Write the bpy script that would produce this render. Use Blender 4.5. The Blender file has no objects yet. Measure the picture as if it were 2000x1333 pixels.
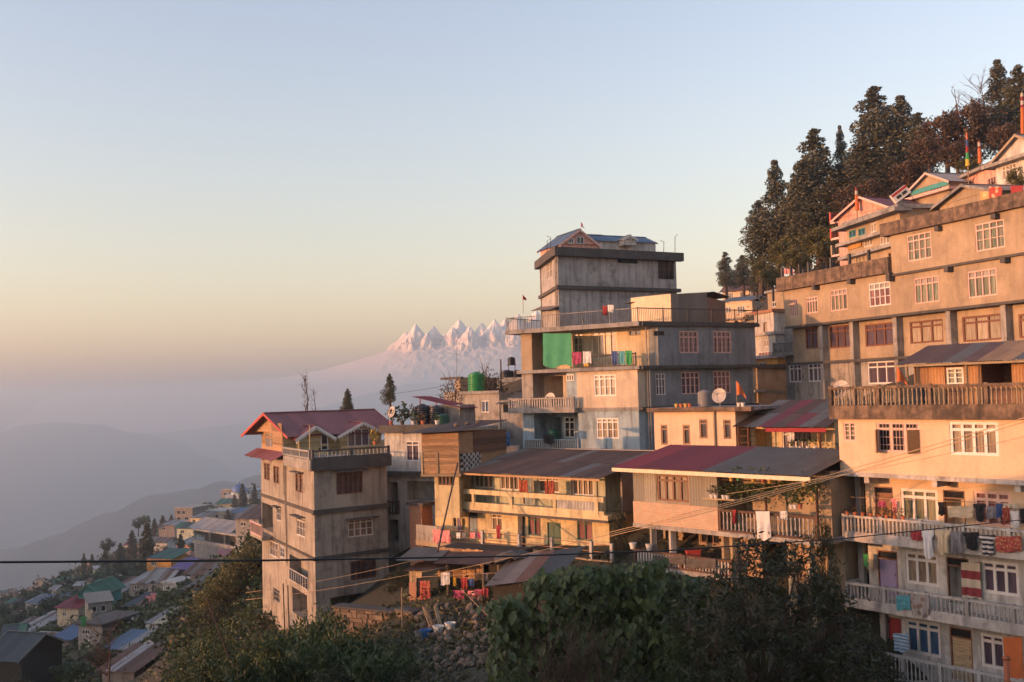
import bpy, bmesh, math, random
import numpy as np
from mathutils import Vector, Matrix, noise
R = math.radians
scene = bpy.context.scene
col = scene.collection

# ------------------------------------------------------------------ camera
PITCH, ROLL, FPX = 2.96, -1.5, 2000.0
cam_rot = Matrix.Rotation(R(90 + PITCH), 3, 'X') @ Matrix.Rotation(R(ROLL), 3, 'Z')
cd = bpy.data.cameras.new('camera'); cam = bpy.data.objects.new('camera', cd); col.objects.link(cam)
cam.matrix_world = cam_rot.to_4x4()
cd.sensor_width = 36.0; cd.lens = 36.0 * FPX / 2000.0
cd.clip_start = 0.1; cd.clip_end = 250000
scene.camera = cam
# ------------------------------------------------------------------ world, sun, exposure
SUN_AZ = Vector((-0.95, -0.32)).normalized(); SUN_EL = 4.5
w = bpy.data.worlds.new('World'); scene.world = w; w.use_nodes = True
nt = w.node_tree; nt.nodes.clear()
sky = nt.nodes.new('ShaderNodeTexSky'); sky.sky_type = 'NISHITA'; sky.sun_disc = False
sky.sun_elevation = R(SUN_EL); sky.sun_rotation = math.atan2(SUN_AZ.x, SUN_AZ.y)
sky.altitude = 2100; sky.air_density = 1.9; sky.dust_density = 9.0; sky.ozone_density = 0.9
bg = nt.nodes.new('ShaderNodeBackground'); bg.inputs[1].default_value = 0.15
wo = nt.nodes.new('ShaderNodeOutputWorld')
hs = nt.nodes.new('ShaderNodeHueSaturation'); hs.inputs['Saturation'].default_value = 0.78
nt.links.new(sky.outputs[0], hs.inputs['Color']); tn = nt.nodes.new('ShaderNodeMix'); tn.data_type = 'RGBA'; tn.blend_type = 'MULTIPLY'; tn.inputs[0].default_value = 1.0; tn.inputs[7].default_value = (0.96, 0.985, 1.36, 1)
nt.links.new(hs.outputs[0], tn.inputs[6]); nt.links.new(tn.outputs[2], bg.inputs[0]); nt.links.new(bg.outputs[0], wo.inputs[0])
sl = bpy.data.lights.new('sun', 'SUN'); sun = bpy.data.objects.new('sun', sl); col.objects.link(sun)
sl.energy = 2.25; sl.angle = R(0.5); sl.color = (1.0, 0.42, 0.16)
sdir = Vector((SUN_AZ.x * math.cos(R(SUN_EL)), SUN_AZ.y * math.cos(R(SUN_EL)), math.sin(R(SUN_EL))))
sun.rotation_euler = sdir.to_track_quat('Z', 'Y').to_euler()
scene.view_settings.view_transform = 'Standard'; scene.view_settings.look = 'None'
scene.view_settings.exposure = 1.7; scene.view_settings.gamma = 1.0
scene.render.engine = 'CYCLES'
cy = scene.cycles
cy.use_denoising = True; cy.max_bounces = 5; cy.diffuse_bounces = 3; cy.glossy_bounces = 2
cy.transmission_bounces = 2; cy.volume_bounces = 1; cy.transparent_max_bounces = 6
cy.use_adaptive_sampling = True; cy.adaptive_threshold = 0.02

# ------------------------------------------------------------------ photograph pixel -> place
def ray(px, py):
    return cam_rot @ Vector(((px - 1000.0) / FPX, (666.5 - py) / FPX, -1.0))
def P(px, py, Y):
    d = ray(px, py); return d * (Y / d.y)
def P2(px, py, Y):
    p = P(px, py, Y); return Vector((p.x, p.y))

rng = random.Random(7)
# ------------------------------------------------------------------ objects and properties
def tag(o, label=None, cat=None, group=None, kind=None):
    if label: o['label'] = label
    if cat: o['category'] = cat
    if group: o['group'] = group
    if kind: o['kind'] = kind
    return o
def thing(name, loc, label, cat, group=None):
    o = bpy.data.objects.new(name, None); col.objects.link(o); o.location = loc
    o.empty_display_size = 0.3
    return tag(o, label, cat, group)
def attach(o, parent):
    o.parent = parent
    if parent.type == 'EMPTY':
        o.matrix_parent_inverse = Matrix.Translation(-Vector(parent.location))
    return o
def place(name, me, parent=None, loc=(0, 0, 0), rot=None, scale=None):
    o = bpy.data.objects.new(name, me); col.objects.link(o); o.location = loc
    if rot is not None: o.rotation_euler = rot
    if scale is not None: o.scale = scale
    if parent is not None: attach(o, parent)
    return o

class MB:
    """collects faces of one mesh"""
    def __init__(s): s.v = []; s.f = []; s.mi = []; s.cur = 0
    def add(s, vs, fs):
        b = len(s.v); s.v += [tuple(x) for x in vs]
        for f in fs: s.f.append(tuple(b + i for i in f)); s.mi.append(s.cur)
        return s
    def quad(s, a, b, c, d): return s.add([a, b, c, d], [(0, 1, 2, 3)])
    def tri(s, a, b, c): return s.add([a, b, c], [(0, 1, 2)])
    def hexa(s, c):   # c: 4 bottom then 4 top, counter-clockwise from above
        return s.add(c, [(3, 2, 1, 0), (4, 5, 6, 7), (0, 1, 5, 4), (1, 2, 6, 5), (2, 3, 7, 6), (3, 0, 4, 7)])
    def box(s, x0, x1, y0, y1, z0, z1):
        return s.hexa([(x0, y0, z0), (x1, y0, z0), (x1, y1, z0), (x0, y1, z0),
                       (x0, y0, z1), (x1, y0, z1), (x1, y1, z1), (x0, y1, z1)])
    def obox(s, c, u, hu, v, hv, n, hn):
        c = Vector(c); u = Vector(u) * hu; v = Vector(v) * hv; n = Vector(n) * hn
        return s.hexa([c - u - v - n, c + u - v - n, c + u + v - n, c - u + v - n,
                       c - u - v + n, c + u - v + n, c + u + v + n, c - u + v + n])
    def bar(s, a, b, wx, wz=None, up=(0, 0, 1)):
        a = Vector(a); b = Vector(b); wz = wz or wx; d = (b - a); L = d.length
        if L < 1e-6: return s
        d /= L; up = Vector(up)
        if abs(d.dot(up)) > 0.98: up = Vector((1, 0.2, 0))
        sd = d.cross(up).normalized(); up = sd.cross(d).normalized()
        return s.obox((a + b) / 2, d, L / 2, sd, wx / 2, up, wz / 2)
    def prism(s, poly, z0, z1):
        n = len(poly); vs = [(p[0], p[1], z0) for p in poly] + [(p[0], p[1], z1) for p in poly]
        fs = [tuple(range(n - 1, -1, -1)), tuple(range(n, 2 * n))]
        fs += [(i, (i + 1) % n, n + (i + 1) % n, n + i) for i in range(n)]
        return s.add(vs, fs)
    def slab(s, pts, t):   # planar polygon given a thickness downwards
        n = len(pts); vs = [Vector(p) for p in pts]; dn = Vector((0, 0, -t))
        vs2 = [p + dn for p in vs]
        return s.add(vs + vs2, [tuple(range(n)), tuple(range(2 * n - 1, n - 1, -1))] +
                     [((i + 1) % n, i, n + i, n + (i + 1) % n) for i in range(n)])
    def tube(s, pts, rad, n=6, cap=True):
        pts = [Vector(p) for p in pts]; m = len(pts)
        rads = rad if isinstance(rad, (list, tuple)) else [rad] * m
        vs = []; fs = []
        for i, p in enumerate(pts):
            d = (pts[min(i + 1, m - 1)] - pts[max(i - 1, 0)]).normalized()
            up = Vector((0, 0, 1)) if abs(d.z) < 0.9 else Vector((1, 0, 0))
            a = d.cross(up).normalized(); b = d.cross(a)
            for k in range(n):
                t = 2 * math.pi * k / n
                vs.append(p + (a * math.cos(t) + b * math.sin(t)) * rads[i])
        for i in range(m - 1):
            for k in range(n):
                k2 = (k + 1) % n
                fs.append((i * n + k2, i * n + k, (i + 1) * n + k, (i + 1) * n + k2))
        if cap: fs.append(tuple(range(n))); fs.append(tuple(range(m * n - 1, (m - 1) * n - 1, -1)))
        return s.add(vs, fs)
    def lathe(s, c, prof, n=12):   # prof: (radius, z)
        c = Vector(c); vs = []; fs = []; m = len(prof)
        for r, z in prof:
            for k in range(n):
                t = 2 * math.pi * k / n; vs.append(c + Vector((r * math.cos(t), r * math.sin(t), z)))
        for i in range(m - 1):
            for k in range(n):
                k2 = (k + 1) % n; fs.append((i * n + k, i * n + k2, (i + 1) * n + k2, (i + 1) * n + k))
        fs.append(tuple(range(n - 1, -1, -1))); fs.append(tuple(range((m - 1) * n, m * n)))
        return s.add(vs, fs)
    def mesh(s, name, mats, smooth=False):
        me = bpy.data.meshes.new(name); me.from_pydata(s.v, [], s.f)
        for m in (mats if isinstance(mats, (list, tuple)) else [mats]): me.materials.append(M[m] if isinstance(m, str) else m)
        if any(s.mi): me.polygons.foreach_set('material_index', s.mi)
        if smooth: me.polygons.foreach_set('use_smooth', [True] * len(s.f))
        me.update(); return me
    def build(s, name, mats, parent=None, smooth=False):
        return place(name, s.mesh(name, mats, smooth), parent)

# ------------------------------------------------------------------ materials
M = {}
def nodes(name):
    m = bpy.data.materials.new(name); m.use_nodes = True; n = m.node_tree
    b = n.nodes['Principled BSDF']; M[name] = m
    return m, n, b
def lk(n, a, b): n.links.new(a, b)
def noise_node(n, scale, detail=4, vec=None, rough=0.6):
    t = n.nodes.new('ShaderNodeTexNoise'); t.inputs['Scale'].default_value = scale
    t.inputs['Detail'].default_value = detail; t.inputs['Roughness'].default_value = rough
    if vec is not None: lk(n, vec, t.inputs['Vector'])
    return t.outputs['Fac']
def ramp(n, fac, stops):
    r = n.nodes.new('ShaderNodeValToRGB'); lk(n, fac, r.inputs[0]); e = r.color_ramp.elements
    while len(e) < len(stops): e.new(0.5)
    for k, (p, c) in enumerate(stops):
        e[k].position = p; e[k].color = (c, c, c, 1) if isinstance(c, (int, float)) else (*c, 1)
    return r.outputs[0]
def mix(n, fac, a, b, mode='MIX'):
    x = n.nodes.new('ShaderNodeMix'); x.data_type = 'RGBA'; x.blend_type = mode
    for sock, val in ((x.inputs[0], fac), (x.inputs[6], a), (x.inputs[7], b)):
        if hasattr(val, 'is_linked'): lk(n, val, sock)
        elif isinstance(val, (int, float)): sock.default_value = val
        else: sock.default_value = (*val, 1)
    return x.outputs[2]
def objvec(n, sc=(1, 1, 1)):
    t = n.nodes.new('ShaderNodeTexCoord'); mp = n.nodes.new('ShaderNodeMapping')
    mp.inputs['Scale'].default_value = sc; lk(n, t.outputs['Object'], mp.inputs[0]); return mp.outputs[0]
def bump(n, b, h, strength=0.3, dist=0.02):
    x = n.nodes.new('ShaderNodeBump'); x.inputs['Strength'].default_value = strength
    x.inputs['Distance'].default_value = dist; lk(n, h, x.inputs['Height']); lk(n, x.outputs[0], b.inputs['Normal'])
def rnd(n):
    return n.nodes.new('ShaderNodeObjectInfo').outputs['Random']
def wallmat(name, c, dirt=(0.06, 0.05, 0.045), amount=0.6, streak=0.5, rough=0.9, var=(0.78, 1.14), vscale=0.5):
    """painted plaster or bare concrete with blotches, rain streaks and black mould"""
    m, n, b = nodes(name); b.inputs['Roughness'].default_value = rough
    big = noise_node(n, vscale, 6, objvec(n)); fine = noise_node(n, 6.0, 5, objvec(n))
    st = noise_node(n, 1.6, 5, objvec(n, (1.9, 1.9, 0.22)))
    c1 = mix(n, ramp(n, big, [(0.36, 0.0), (0.64, 1.0)]), tuple(x * var[0] for x in c), tuple(min(1, x * var[1]) for x in c))
    c2 = mix(n, ramp(n, fine, [(0.3, 0.0), (0.7, 0.35)]), c1, tuple(x * 0.72 for x in c))
    c3 = mix(n, ramp(n, st, [(0.47, 0.0), (0.68, min(1, streak * 1.05))]), c2, dirt)
    blot = noise_node(n, 0.9, 8, objvec(n), 0.7)
    c4 = mix(n, ramp(n, blot, [(0.52, 0.0), (0.66, min(1, amount * 1.25))]), c3, tuple(x * 0.5 + y * 0.25 for x, y in zip(dirt, c)))
    lk(n, c4, b.inputs['Base Color']); bump(n, b, fine, 0.35, 0.02)
    return m
def plain(name, c, rough=0.6, metal=0.0, var=0.15, bumps=0.0, coat=0.0, scale=4.0):
    m, n, b = nodes(name); b.inputs['Roughness'].default_value = rough; b.inputs['Metallic'].default_value = metal
    f = noise_node(n, scale, 5, objvec(n))
    c1 = mix(n, ramp(n, f, [(0.25, 0.0), (0.75, 1.0)]), tuple(x * (1 - var) for x in c), tuple(min(1, x * (1 + var)) for x in c))
    c2 = mix(n, ramp(n, rnd(n), [(0, 0.0), (1, 1.0)]), tuple([1 - var] * 3), tuple([1 + var * 0.5] * 3))
    lk(n, mix(n, 1.0, c1, c2, 'MULTIPLY'), b.inputs['Base Color'])
    if coat: b.inputs['Coat Weight'].default_value = coat
    if bumps: bump(n, b, f, bumps, 0.02)
    return m
def tinmat(name, c, rust=(0.16, 0.06, 0.03), amount=0.5, rough=0.55):
    m, n, b = nodes(name); b.inputs['Roughness'].default_value = rough
    f = noise_node(n, 1.1, 8, objvec(n), 0.7); g = noise_node(n, 9, 4, objvec(n))
    c0 = mix(n, rnd(n), tuple(x * 0.72 for x in c), tuple(min(1, x * 1.2) for x in c))
    c1 = mix(n, ramp(n, f, [(0.42, 0.0), (0.68, amount)]), c0, rust)
    c2 = mix(n, ramp(n, g, [(0.35, 0.0), (0.75, 0.4)]), c1, tuple(x * 0.5 for x in c))
    lk(n, c2, b.inputs['Base Color']); bump(n, b, g, 0.15, 0.01)
    return m
def woodmat(name, c, dark=(0.05, 0.03, 0.02)):
    m, n, b = nodes(name); b.inputs['Roughness'].default_value = 0.85
    f = noise_node(n, 3, 6, objvec(n, (0.6, 0.6, 9)), 0.65)
    c0 = mix(n, rnd(n), tuple(x * 0.6 for x in c), tuple(min(1, x * 1.25) for x in c))
    lk(n, mix(n, ramp(n, f, [(0.38, 0.0), (0.75, 0.75)]), c0, dark), b.inputs['Base Color']); bump(n, b, f, 0.4, 0.02)
    return m
def leafmat(name, c1, c2, trans=0.25):
    m, n, b = nodes(name); b.inputs['Roughness'].default_value = 0.55
    f = noise_node(n, 0.7, 3, objvec(n)); g = noise_node(n, 7.0, 2, objvec(n))
    s = n.nodes.new('ShaderNodeMath'); s.operation = 'ADD'; lk(n, f, s.inputs[0]); lk(n, g, s.inputs[1])
    h = n.nodes.new('ShaderNodeMath'); h.operation = 'MULTIPLY'; lk(n, s.outputs[0], h.inputs[0]); h.inputs[1].default_value = 0.5
    c = mix(n, ramp(n, h.outputs[0], [(0.36, 0.0), (0.62, 1.0)]), c1, c2); lk(n, c, b.inputs['Base Color'])
    tr = n.nodes.new('ShaderNodeBsdfTranslucent'); lk(n, c, tr.inputs[0])
    ms = n.nodes.new('ShaderNodeMixShader'); ms.inputs[0].default_value = trans
    lk(n, b.outputs[0], ms.inputs[1]); lk(n, tr.outputs[0], ms.inputs[2])
    lk(n, ms.outputs[0], n.nodes['Material Output'].inputs[0])
    return m
def glassmat(name, c, rough=0.08, stripe=None, freq=9.0):
    """window glass with whatever hangs right behind it"""
    m, n, b = nodes(name); b.inputs['Roughness'].default_value = rough
    if stripe:
        f = noise_node(n, freq, 2, objvec(n, (1, 1, 0.08)))
        cc = mix(n, ramp(n, f, [(0.38, 0.0), (0.62, 1.0)]), c, stripe)
    else:
        f = noise_node(n, 1.6, 2, objvec(n)); cc = mix(n, f, tuple(x * 0.5 for x in c), tuple(x * 1.5 for x in c))
    lk(n, mix(n, ramp(n, rnd(n), [(0, 0.0), (1, 1.0)]), mix(n, 1.0, cc, (0.6, 0.6, 0.6), 'MULTIPLY'), cc), b.inputs['Base Color'])
    b.inputs['IOR'].default_value = 1.45
    return m
def clothmat(name, c, c2=None, kind='plain', scale=6.0):
    m, n, b = nodes(name); b.inputs['Roughness'].default_value = 0.95
    if kind == 'stripe':
        wv = n.nodes.new('ShaderNodeTexWave'); wv.bands_direction = 'Z'; wv.inputs['Scale'].default_value = scale
        lk(n, objvec(n), wv.inputs[0]); f = ramp(n, wv.outputs['Fac'], [(0.45, 0.0), (0.55, 1.0)])
    elif kind == 'print':
        v = n.nodes.new('ShaderNodeTexVoronoi'); v.inputs['Scale'].default_value = scale
        lk(n, objvec(n), v.inputs[0]); f = ramp(n, v.outputs['Distance'], [(0.3, 1.0), (0.42, 0.0)])
    else:
        f = noise_node(n, 3.0, 3, objvec(n))
    cc = mix(n, f, c, c2 or tuple(x * 0.75 for x in c)); lk(n, cc, b.inputs['Base Color'])
    return m
# ------------------------------------------------------------------ terrain
CP = []
for px, py, Y in [(0, 1333, 120), (250, 1333, 95), (480, 1333, 74), (500, 1215, 84), (400, 1215, 118), (250, 1215, 150), (100, 1215, 205),
                  (0, 1225, 260), (0, 1262, 185), (150, 1140, 350), (250, 1095, 450), (300, 1062, 520), (400, 1062, 340), (450, 1015, 480),
                  (485, 965, 720), (350, 1025, 640), (320, 1150, 230), (430, 1120, 200), (60, 1180, 420),
                  (527, 1215, 79), (620, 1215, 67), (700, 1240, 60), (800, 1195, 58), (960, 1195, 55),
                  (800, 1333, 46), (960, 1333, 42), (1250, 1190, 53), (1100, 1333, 38), (1450, 1260, 46), (1600, 1290, 43), (1690, 1345, 42), (1750, 1400, 41), (1900, 1420, 39), (2050, 1440, 36), (1850, 1400, 47), (2000, 1400, 45), (1700, 1330, 48), (1300, 1150, 55), (1450, 1200, 51), (1580, 1235, 47), (1100, 1125, 58), (1000, 1110, 62),
                  (860, 1000, 80), (1010, 900, 84), (1250, 900, 76), (1420, 900, 66), (1610, 930, 56), (1800, 880, 56), (2000, 830, 56),
                  (1500, 870, 84), (1600, 835, 80), (1450, 800, 102), (1500, 800, 100), (1500, 765, 118), (1440, 690, 160), (1560, 800, 96), (1520, 570, 140), (1650, 500, 110), (1800, 430, 95), (1990, 370, 85),
                  (1700, 430, 130), (1850, 360, 120), (2000, 330, 110), (1420, 600, 190), (1100, 690, 110), (980, 760, 115), (870, 800, 110)]:
    p = P(px, py, Y); CP.append((p.x, p.y, p.z))
CP += [(-25, 115, -9), (-45, 200, -28), (-20, 320, -30), (40, 320, -12), (0, 700, -45), (90, 150, 34), (120, 80, 40), (60, 230, 22), (150, 400, 20),
       (-60, 320, -40), (-120, 720, -58), (-350, 620, -165), (-260, 900, -130), (-600, 300, -380), (-130, 100, -62), (-175, 190, -85), (-215, 270, -100), (-230, 50, -2), (-260, 110, -4), (-300, 190, -12), (-345, 285, -28), (-180, 20, -11), (-390, 370, -130), (-430, 100, -200),  # includes an unseen spur beyond the left border, raised to shade the town
       (0, 0, -7), (0, 12, -9), (0, 25, -12), (12, 30, -15), (25, 20, -13), (24, 34, -15), (45, 20, -6), (60, 30, 4), (30, 0, -4), (-10, 28, -14), (0, -30, -2),
       (-15, 10, -8), (-38, 25, 0.6), (-30, 12, 0.5), (-54, 42, -12), (-71, 52, -19), (-67, 38, -13), (-86, 31, -16), (-60, 22, -5), (-40, -10, -1), (-90, 30, -30), (-20, 48, -19), (-45, 60, -24),  # unseen shoulder left of the camera, shaped to shade the near slope
       (-1000, 0, -600), (-1500, 1500, -900), (0, 1500, -500), (800, 1500, -200), (1500, 0, 30), (0, -1500, 30), (-2500, -1500, -900),
       (-6000, 3000, -900), (0, 4000, -900), (5000, 4000, -900), (-6000, 9000, -900), (0, 9000, -900), (6000, 9000, -900), (6000, -2500, -200), (-7000, -2500, -900)]
CPA = np.array(CP)
def solve_rbf():
    n = len(CPA); d = np.linalg.norm(CPA[:, None, :2] - CPA[None, :, :2], axis=2)
    A = np.zeros((n + 3, n + 3)); A[:n, :n] = d + np.eye(n) * 0.4
    A[:n, n] = 1; A[:n, n + 1:n + 3] = CPA[:, :2] / 1000; A[n:, :n] = A[:n, n:].T
    return np.linalg.solve(A, np.concatenate([CPA[:, 2], np.zeros(3)]))
RB = solve_rbf()
def ground(x, y):
    x = np.asarray(x, float); y = np.asarray(y, float); n = len(CPA)
    d = np.sqrt((x[..., None] - CPA[:, 0]) ** 2 + (y[..., None] - CPA[:, 1]) ** 2)
    z = d @ RB[:n] + RB[n] + RB[n + 1] * x / 1000 + RB[n + 2] * y / 1000
    return np.maximum(z, -900.0)
def gz(x, y): return float(ground(np.array([x]), np.array([y]))[0])
def axis(lo, hi, c, n, k):
    t = np.linspace(-1, 1, n); a = np.sinh(k * t) / math.sinh(k)
    return np.where(a < 0, c + a * (c - lo), c + a * (hi - c))
xs = axis(-8000, 8000, -20, 230, 6.5); ys = axis(-2800, 8800, 70, 230, 6.0)
GX, GY = np.meshgrid(xs, ys); GZ = ground(GX, GY)
gv = [(float(GX[j, i]), float(GY[j, i]), float(GZ[j, i]) + 0.35 * noise.noise(Vector((GX[j, i] * .25, GY[j, i] * .25, 0))))
      for j in range(len(ys)) for i in range(len(xs))]
nx = len(xs)
gf = [(j * nx + i, j * nx + i + 1, (j + 1) * nx + i + 1, (j + 1) * nx + i) for j in range(len(ys) - 1) for i in range(nx - 1)]
m, n, b = nodes('earth'); b.inputs['Roughness'].default_value = 1.0
f1 = noise_node(n, 0.09, 8, objvec(n), 0.65); f2 = noise_node(n, 0.9, 6, objvec(n)); f3 = noise_node(n, 6, 4, objvec(n))
c1 = mix(n, ramp(n, f1, [(0.38, 0.0), (0.6, 1.0)]), (0.035, 0.045, 0.018), (0.085, 0.065, 0.04))
c2 = mix(n, ramp(n, f2, [(0.4, 0.0), (0.65, 1.0)]), c1, (0.05, 0.042, 0.025))
lk(n, mix(n, ramp(n, f3, [(0.4, 0.0), (0.7, 0.6)]), c2, (0.025, 0.022, 0.016)), b.inputs['Base Color']); bump(n, b, f3, 0.8, 0.15)
g = MB(); g.v = gv; g.f = gf; g.mi = [0] * len(gf)
tag(g.build('ground', 'earth', None, True), kind='structure')

def ridge(name, pts, Y, base, mat, half, amp, seed):
    """a long hill whose crest passes through the given photograph points at distance Y"""
    pts = sorted(pts); nI, nJ = 140, 26; vs = []; fs = []
    x0, x1 = pts[0][0], pts[-1][0]
    for i in range(nI):
        px = x0 + (x1 - x0) * i / (nI - 1)
        for k in range(len(pts) - 1):
            if pts[k][0] <= px <= pts[k + 1][0]: break
        t = (px - pts[k][0]) / (pts[k + 1][0] - pts[k][0]); t = t * t * (3 - 2 * t)
        c = P(px, pts[k][1] * (1 - t) + pts[k + 1][1] * t, Y)
        for j in range(nJ):
            u = -1 + 2 * j / (nJ - 1); q = Vector((c.x / half * 2.3, u * 3, seed))
            hh = base + (c.z - base) * (1 - abs(u) ** 0.85)
            if abs(u) > 0.03: hh += amp * (noise.fractal(q, 1.0, 2.0, 5)) * min(1, abs(u) * 3) * (1 - abs(u))
            else: hh += amp * 0.12 * noise.fractal(q * 2, 1.0, 2.0, 5)
            vs.append((c.x, c.y + u * half + amp * 0.8 * noise.noise(q * 1.7), hh))
    for i in range(nI - 1):
        for j in range(nJ - 1): a = i * nJ + j; fs.append((a, a + nJ, a + nJ + 1, a + 1))
    g = MB(); g.v = vs; g.f = fs; g.mi = [0] * len(fs)
    return tag(g.build(name, mat, None, True), kind='structure')
m, n, b = nodes('forest_slope'); b.inputs['Roughness'].default_value = 1.0
lk(n, mix(n, ramp(n, noise_node(n, 0.012, 8, objvec(n), 0.7), [(0.4, 0.0), (0.62, 1.0)]), (0.02, 0.03, 0.018), (0.05, 0.05, 0.035)), b.inputs['Base Color'])
ridge('hill', [(-900, 1250), (-400, 1150), (0, 1062), (100, 1030), (200, 988), (300, 948), (380, 932), (425, 916), (460, 921), (500, 906), (600, 868), (800, 830), (1000, 815)], 3400, -905, 'forest_slope', 1400, 160, 1)
ridge('hill', [(-1200, 900), (-500, 850), (0, 832), (60, 815), (110, 811), (180, 815), (260, 835), (330, 850), (400, 885), (480, 930), (600, 990)], 7500, -905, 'forest_slope', 1500, 160, 5)

# snow peaks far beyond the haze of the valley
m, n, b = nodes('snow_hazed_rock'); b.inputs['Roughness'].default_value = 0.9
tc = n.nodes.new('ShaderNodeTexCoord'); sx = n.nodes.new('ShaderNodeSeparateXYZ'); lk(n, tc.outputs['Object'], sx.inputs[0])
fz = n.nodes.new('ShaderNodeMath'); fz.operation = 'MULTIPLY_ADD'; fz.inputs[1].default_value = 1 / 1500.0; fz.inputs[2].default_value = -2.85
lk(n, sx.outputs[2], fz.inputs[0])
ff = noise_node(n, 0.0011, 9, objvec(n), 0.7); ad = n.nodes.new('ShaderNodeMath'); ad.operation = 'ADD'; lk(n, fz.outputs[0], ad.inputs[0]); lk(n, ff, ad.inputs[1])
lk(n, mix(n, ramp(n, ad.outputs[0], [(0.42, 0.0), (0.75, 1.0)]), (0.56, 0.485, 0.42), (0.70, 0.64, 0.58)), b.inputs['Base Color'])  # lower slopes coloured pale and warm so they melt into the horizon haze
def peaks():
    Y = 75000.0; tops = [(793, 647, 1500, 0.75), (812, 632, 0, 0.95), (834, 650, -900, 1.0), (847, 635, 400, 1.05), (870, 650, 1500, .9), (884, 637, -300, 1.0), (897, 623, 500, .9), (917, 636, -1200, 1.0), (941, 630, 900, .85), (966, 623, -200, .9), (986, 621, 800, .95), (1012, 613, 0, .8), (1048, 606, 1400, .8), (1100, 622, 300, .8), (1165, 632, 900, .8), (1260, 642, -500, .8), (1400, 655, 600, .8)]
    pk = []
    for px, py, dy, sl in tops: c = P(px, py, Y + dy); pk.append((c.x, c.y, c.z, sl))
    xl = np.concatenate([np.linspace(-34000, -8200, 60), np.linspace(-8100, 3200, 300), np.linspace(3400, 32000, 80)]); yl = np.linspace(Y - 9000, Y + 7000, 90); vs = []; fs = []
    bx = [P(q, 700, Y).x for q in (-100, 400, 560, 640, 700, 760, 820, 1000, 1300, 1700, 2200)]; bz = [P(500, y, Y).z for y in (770, 752, 738, 724, 708, 692, 680, 672, 684, 730, 780)]
    for x in xl:
        base = float(np.interp(x, bx, bz))
        for y in yl:
            q = Vector((x / 900, y / 900, 4.7)); rg = noise.ridged_multi_fractal(q, .9, 2.15, 6, 1.0, 2.0) - 1.0; f2 = noise.fractal(q * 2.6, .9, 2.0, 4)
            h = base - abs(y - Y) * .34
            for cx, cy, cz, sl in pk:
                dx, dy = x - cx, y - cy; u, v = abs(dx * .8 + dy * .6), abs(dx * -.6 + dy * .8); d = max(u, v) * .75 + (u + v) * .3
                if d < 5000: h = max(h, cz - 1.3 * sl * d * (1 + .22 * f2))
            far = min(1.0, min(math.hypot(x - c[0], y - c[1]) for c in pk) / 500)
            vs.append((x, y, h + 60 * rg * far * (1.0 if x > -9500 else .2)))
    ny = len(yl)
    for i in range(len(xl) - 1):
        for j in range(ny - 1): a = i * ny + j; fs.append((a, a + ny, a + ny + 1, a + 1))
    g = MB(); g.v = vs; g.f = fs; g.mi = [0] * len(fs)
    tag(g.build('snow_mountains', 'snow_hazed_rock', None, False), kind='structure')
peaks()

# haze of the valley: one closed box of even air
def haze():
    m = bpy.data.materials.new('haze_air'); m.use_nodes = True; n = m.node_tree; n.nodes.clear()
    v = n.nodes.new('ShaderNodeVolumePrincipled'); o = n.nodes.new('ShaderNodeOutputMaterial')
    v.inputs['Color'].default_value = HAZE_C; v.inputs['Density'].default_value = HAZE_D
    v.inputs['Anisotropy'].default_value = HAZE_G; lk(n, v.outputs[0], o.inputs['Volume']); M['haze_air'] = m
    g = MB(); g.box(-9000, 9000, -3200, 9300, -910, HAZE_TOP)
    tag(g.build('haze', 'haze_air'), kind='stuff')
HAZE_D, HAZE_TOP = 0.00031, 130.0
HAZE_C, HAZE_G = (0.70, 0.79, 0.88, 1), 0.6
haze()
# ------------------------------------------------------------------ building kit
class Fac:
    """one upright wall plane from A (left, seen from outside) to B (right)"""
    def __init__(s, A, B):
        s.A = Vector((A[0], A[1])); s.B = Vector((B[0], B[1])); d = s.B - s.A
        s.L = d.length; s.d = d / s.L; s.n = Vector((s.d.y, -s.d.x)); s.holes = []
        s.u3 = Vector((s.d.x, s.d.y, 0)); s.n3 = Vector((s.n.x, s.n.y, 0))
    def pt(s, a, z, out=0.0):
        p = s.A + s.d * a + s.n * out; return Vector((p.x, p.y, z))
    def px(s, x, y):
        r = ray(x, y); t = s.A.dot(s.n) / (r.x * s.n.x + r.y * s.n.y); p = r * t
        return (Vector((p.x, p.y)) - s.A).dot(s.d), p.z
    def rect(s, x0, y0, x1, y1):
        xm, ym = (x0 + x1) / 2, (y0 + y1) / 2
        return s.px(x0, ym)[0], s.px(x1, ym)[0], s.px(xm, y1)[1], s.px(xm, y0)[1]
    def off(s, out):   # a parallel plane further out
        return Fac(s.A + s.n * out, s.B + s.n * out)
    def box(s, g, a0, a1, z0, z1, o0, o1):
        p = lambda a, o, z: s.pt(a, z, o)
        return g.hexa([p(a0, o1, z0), p(a1, o1, z0), p(a1, o0, z0), p(a0, o0, z0), p(a0, o1, z1), p(a1, o1, z1), p(a1, o0, z1), p(a0, o0, z1)])

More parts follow.
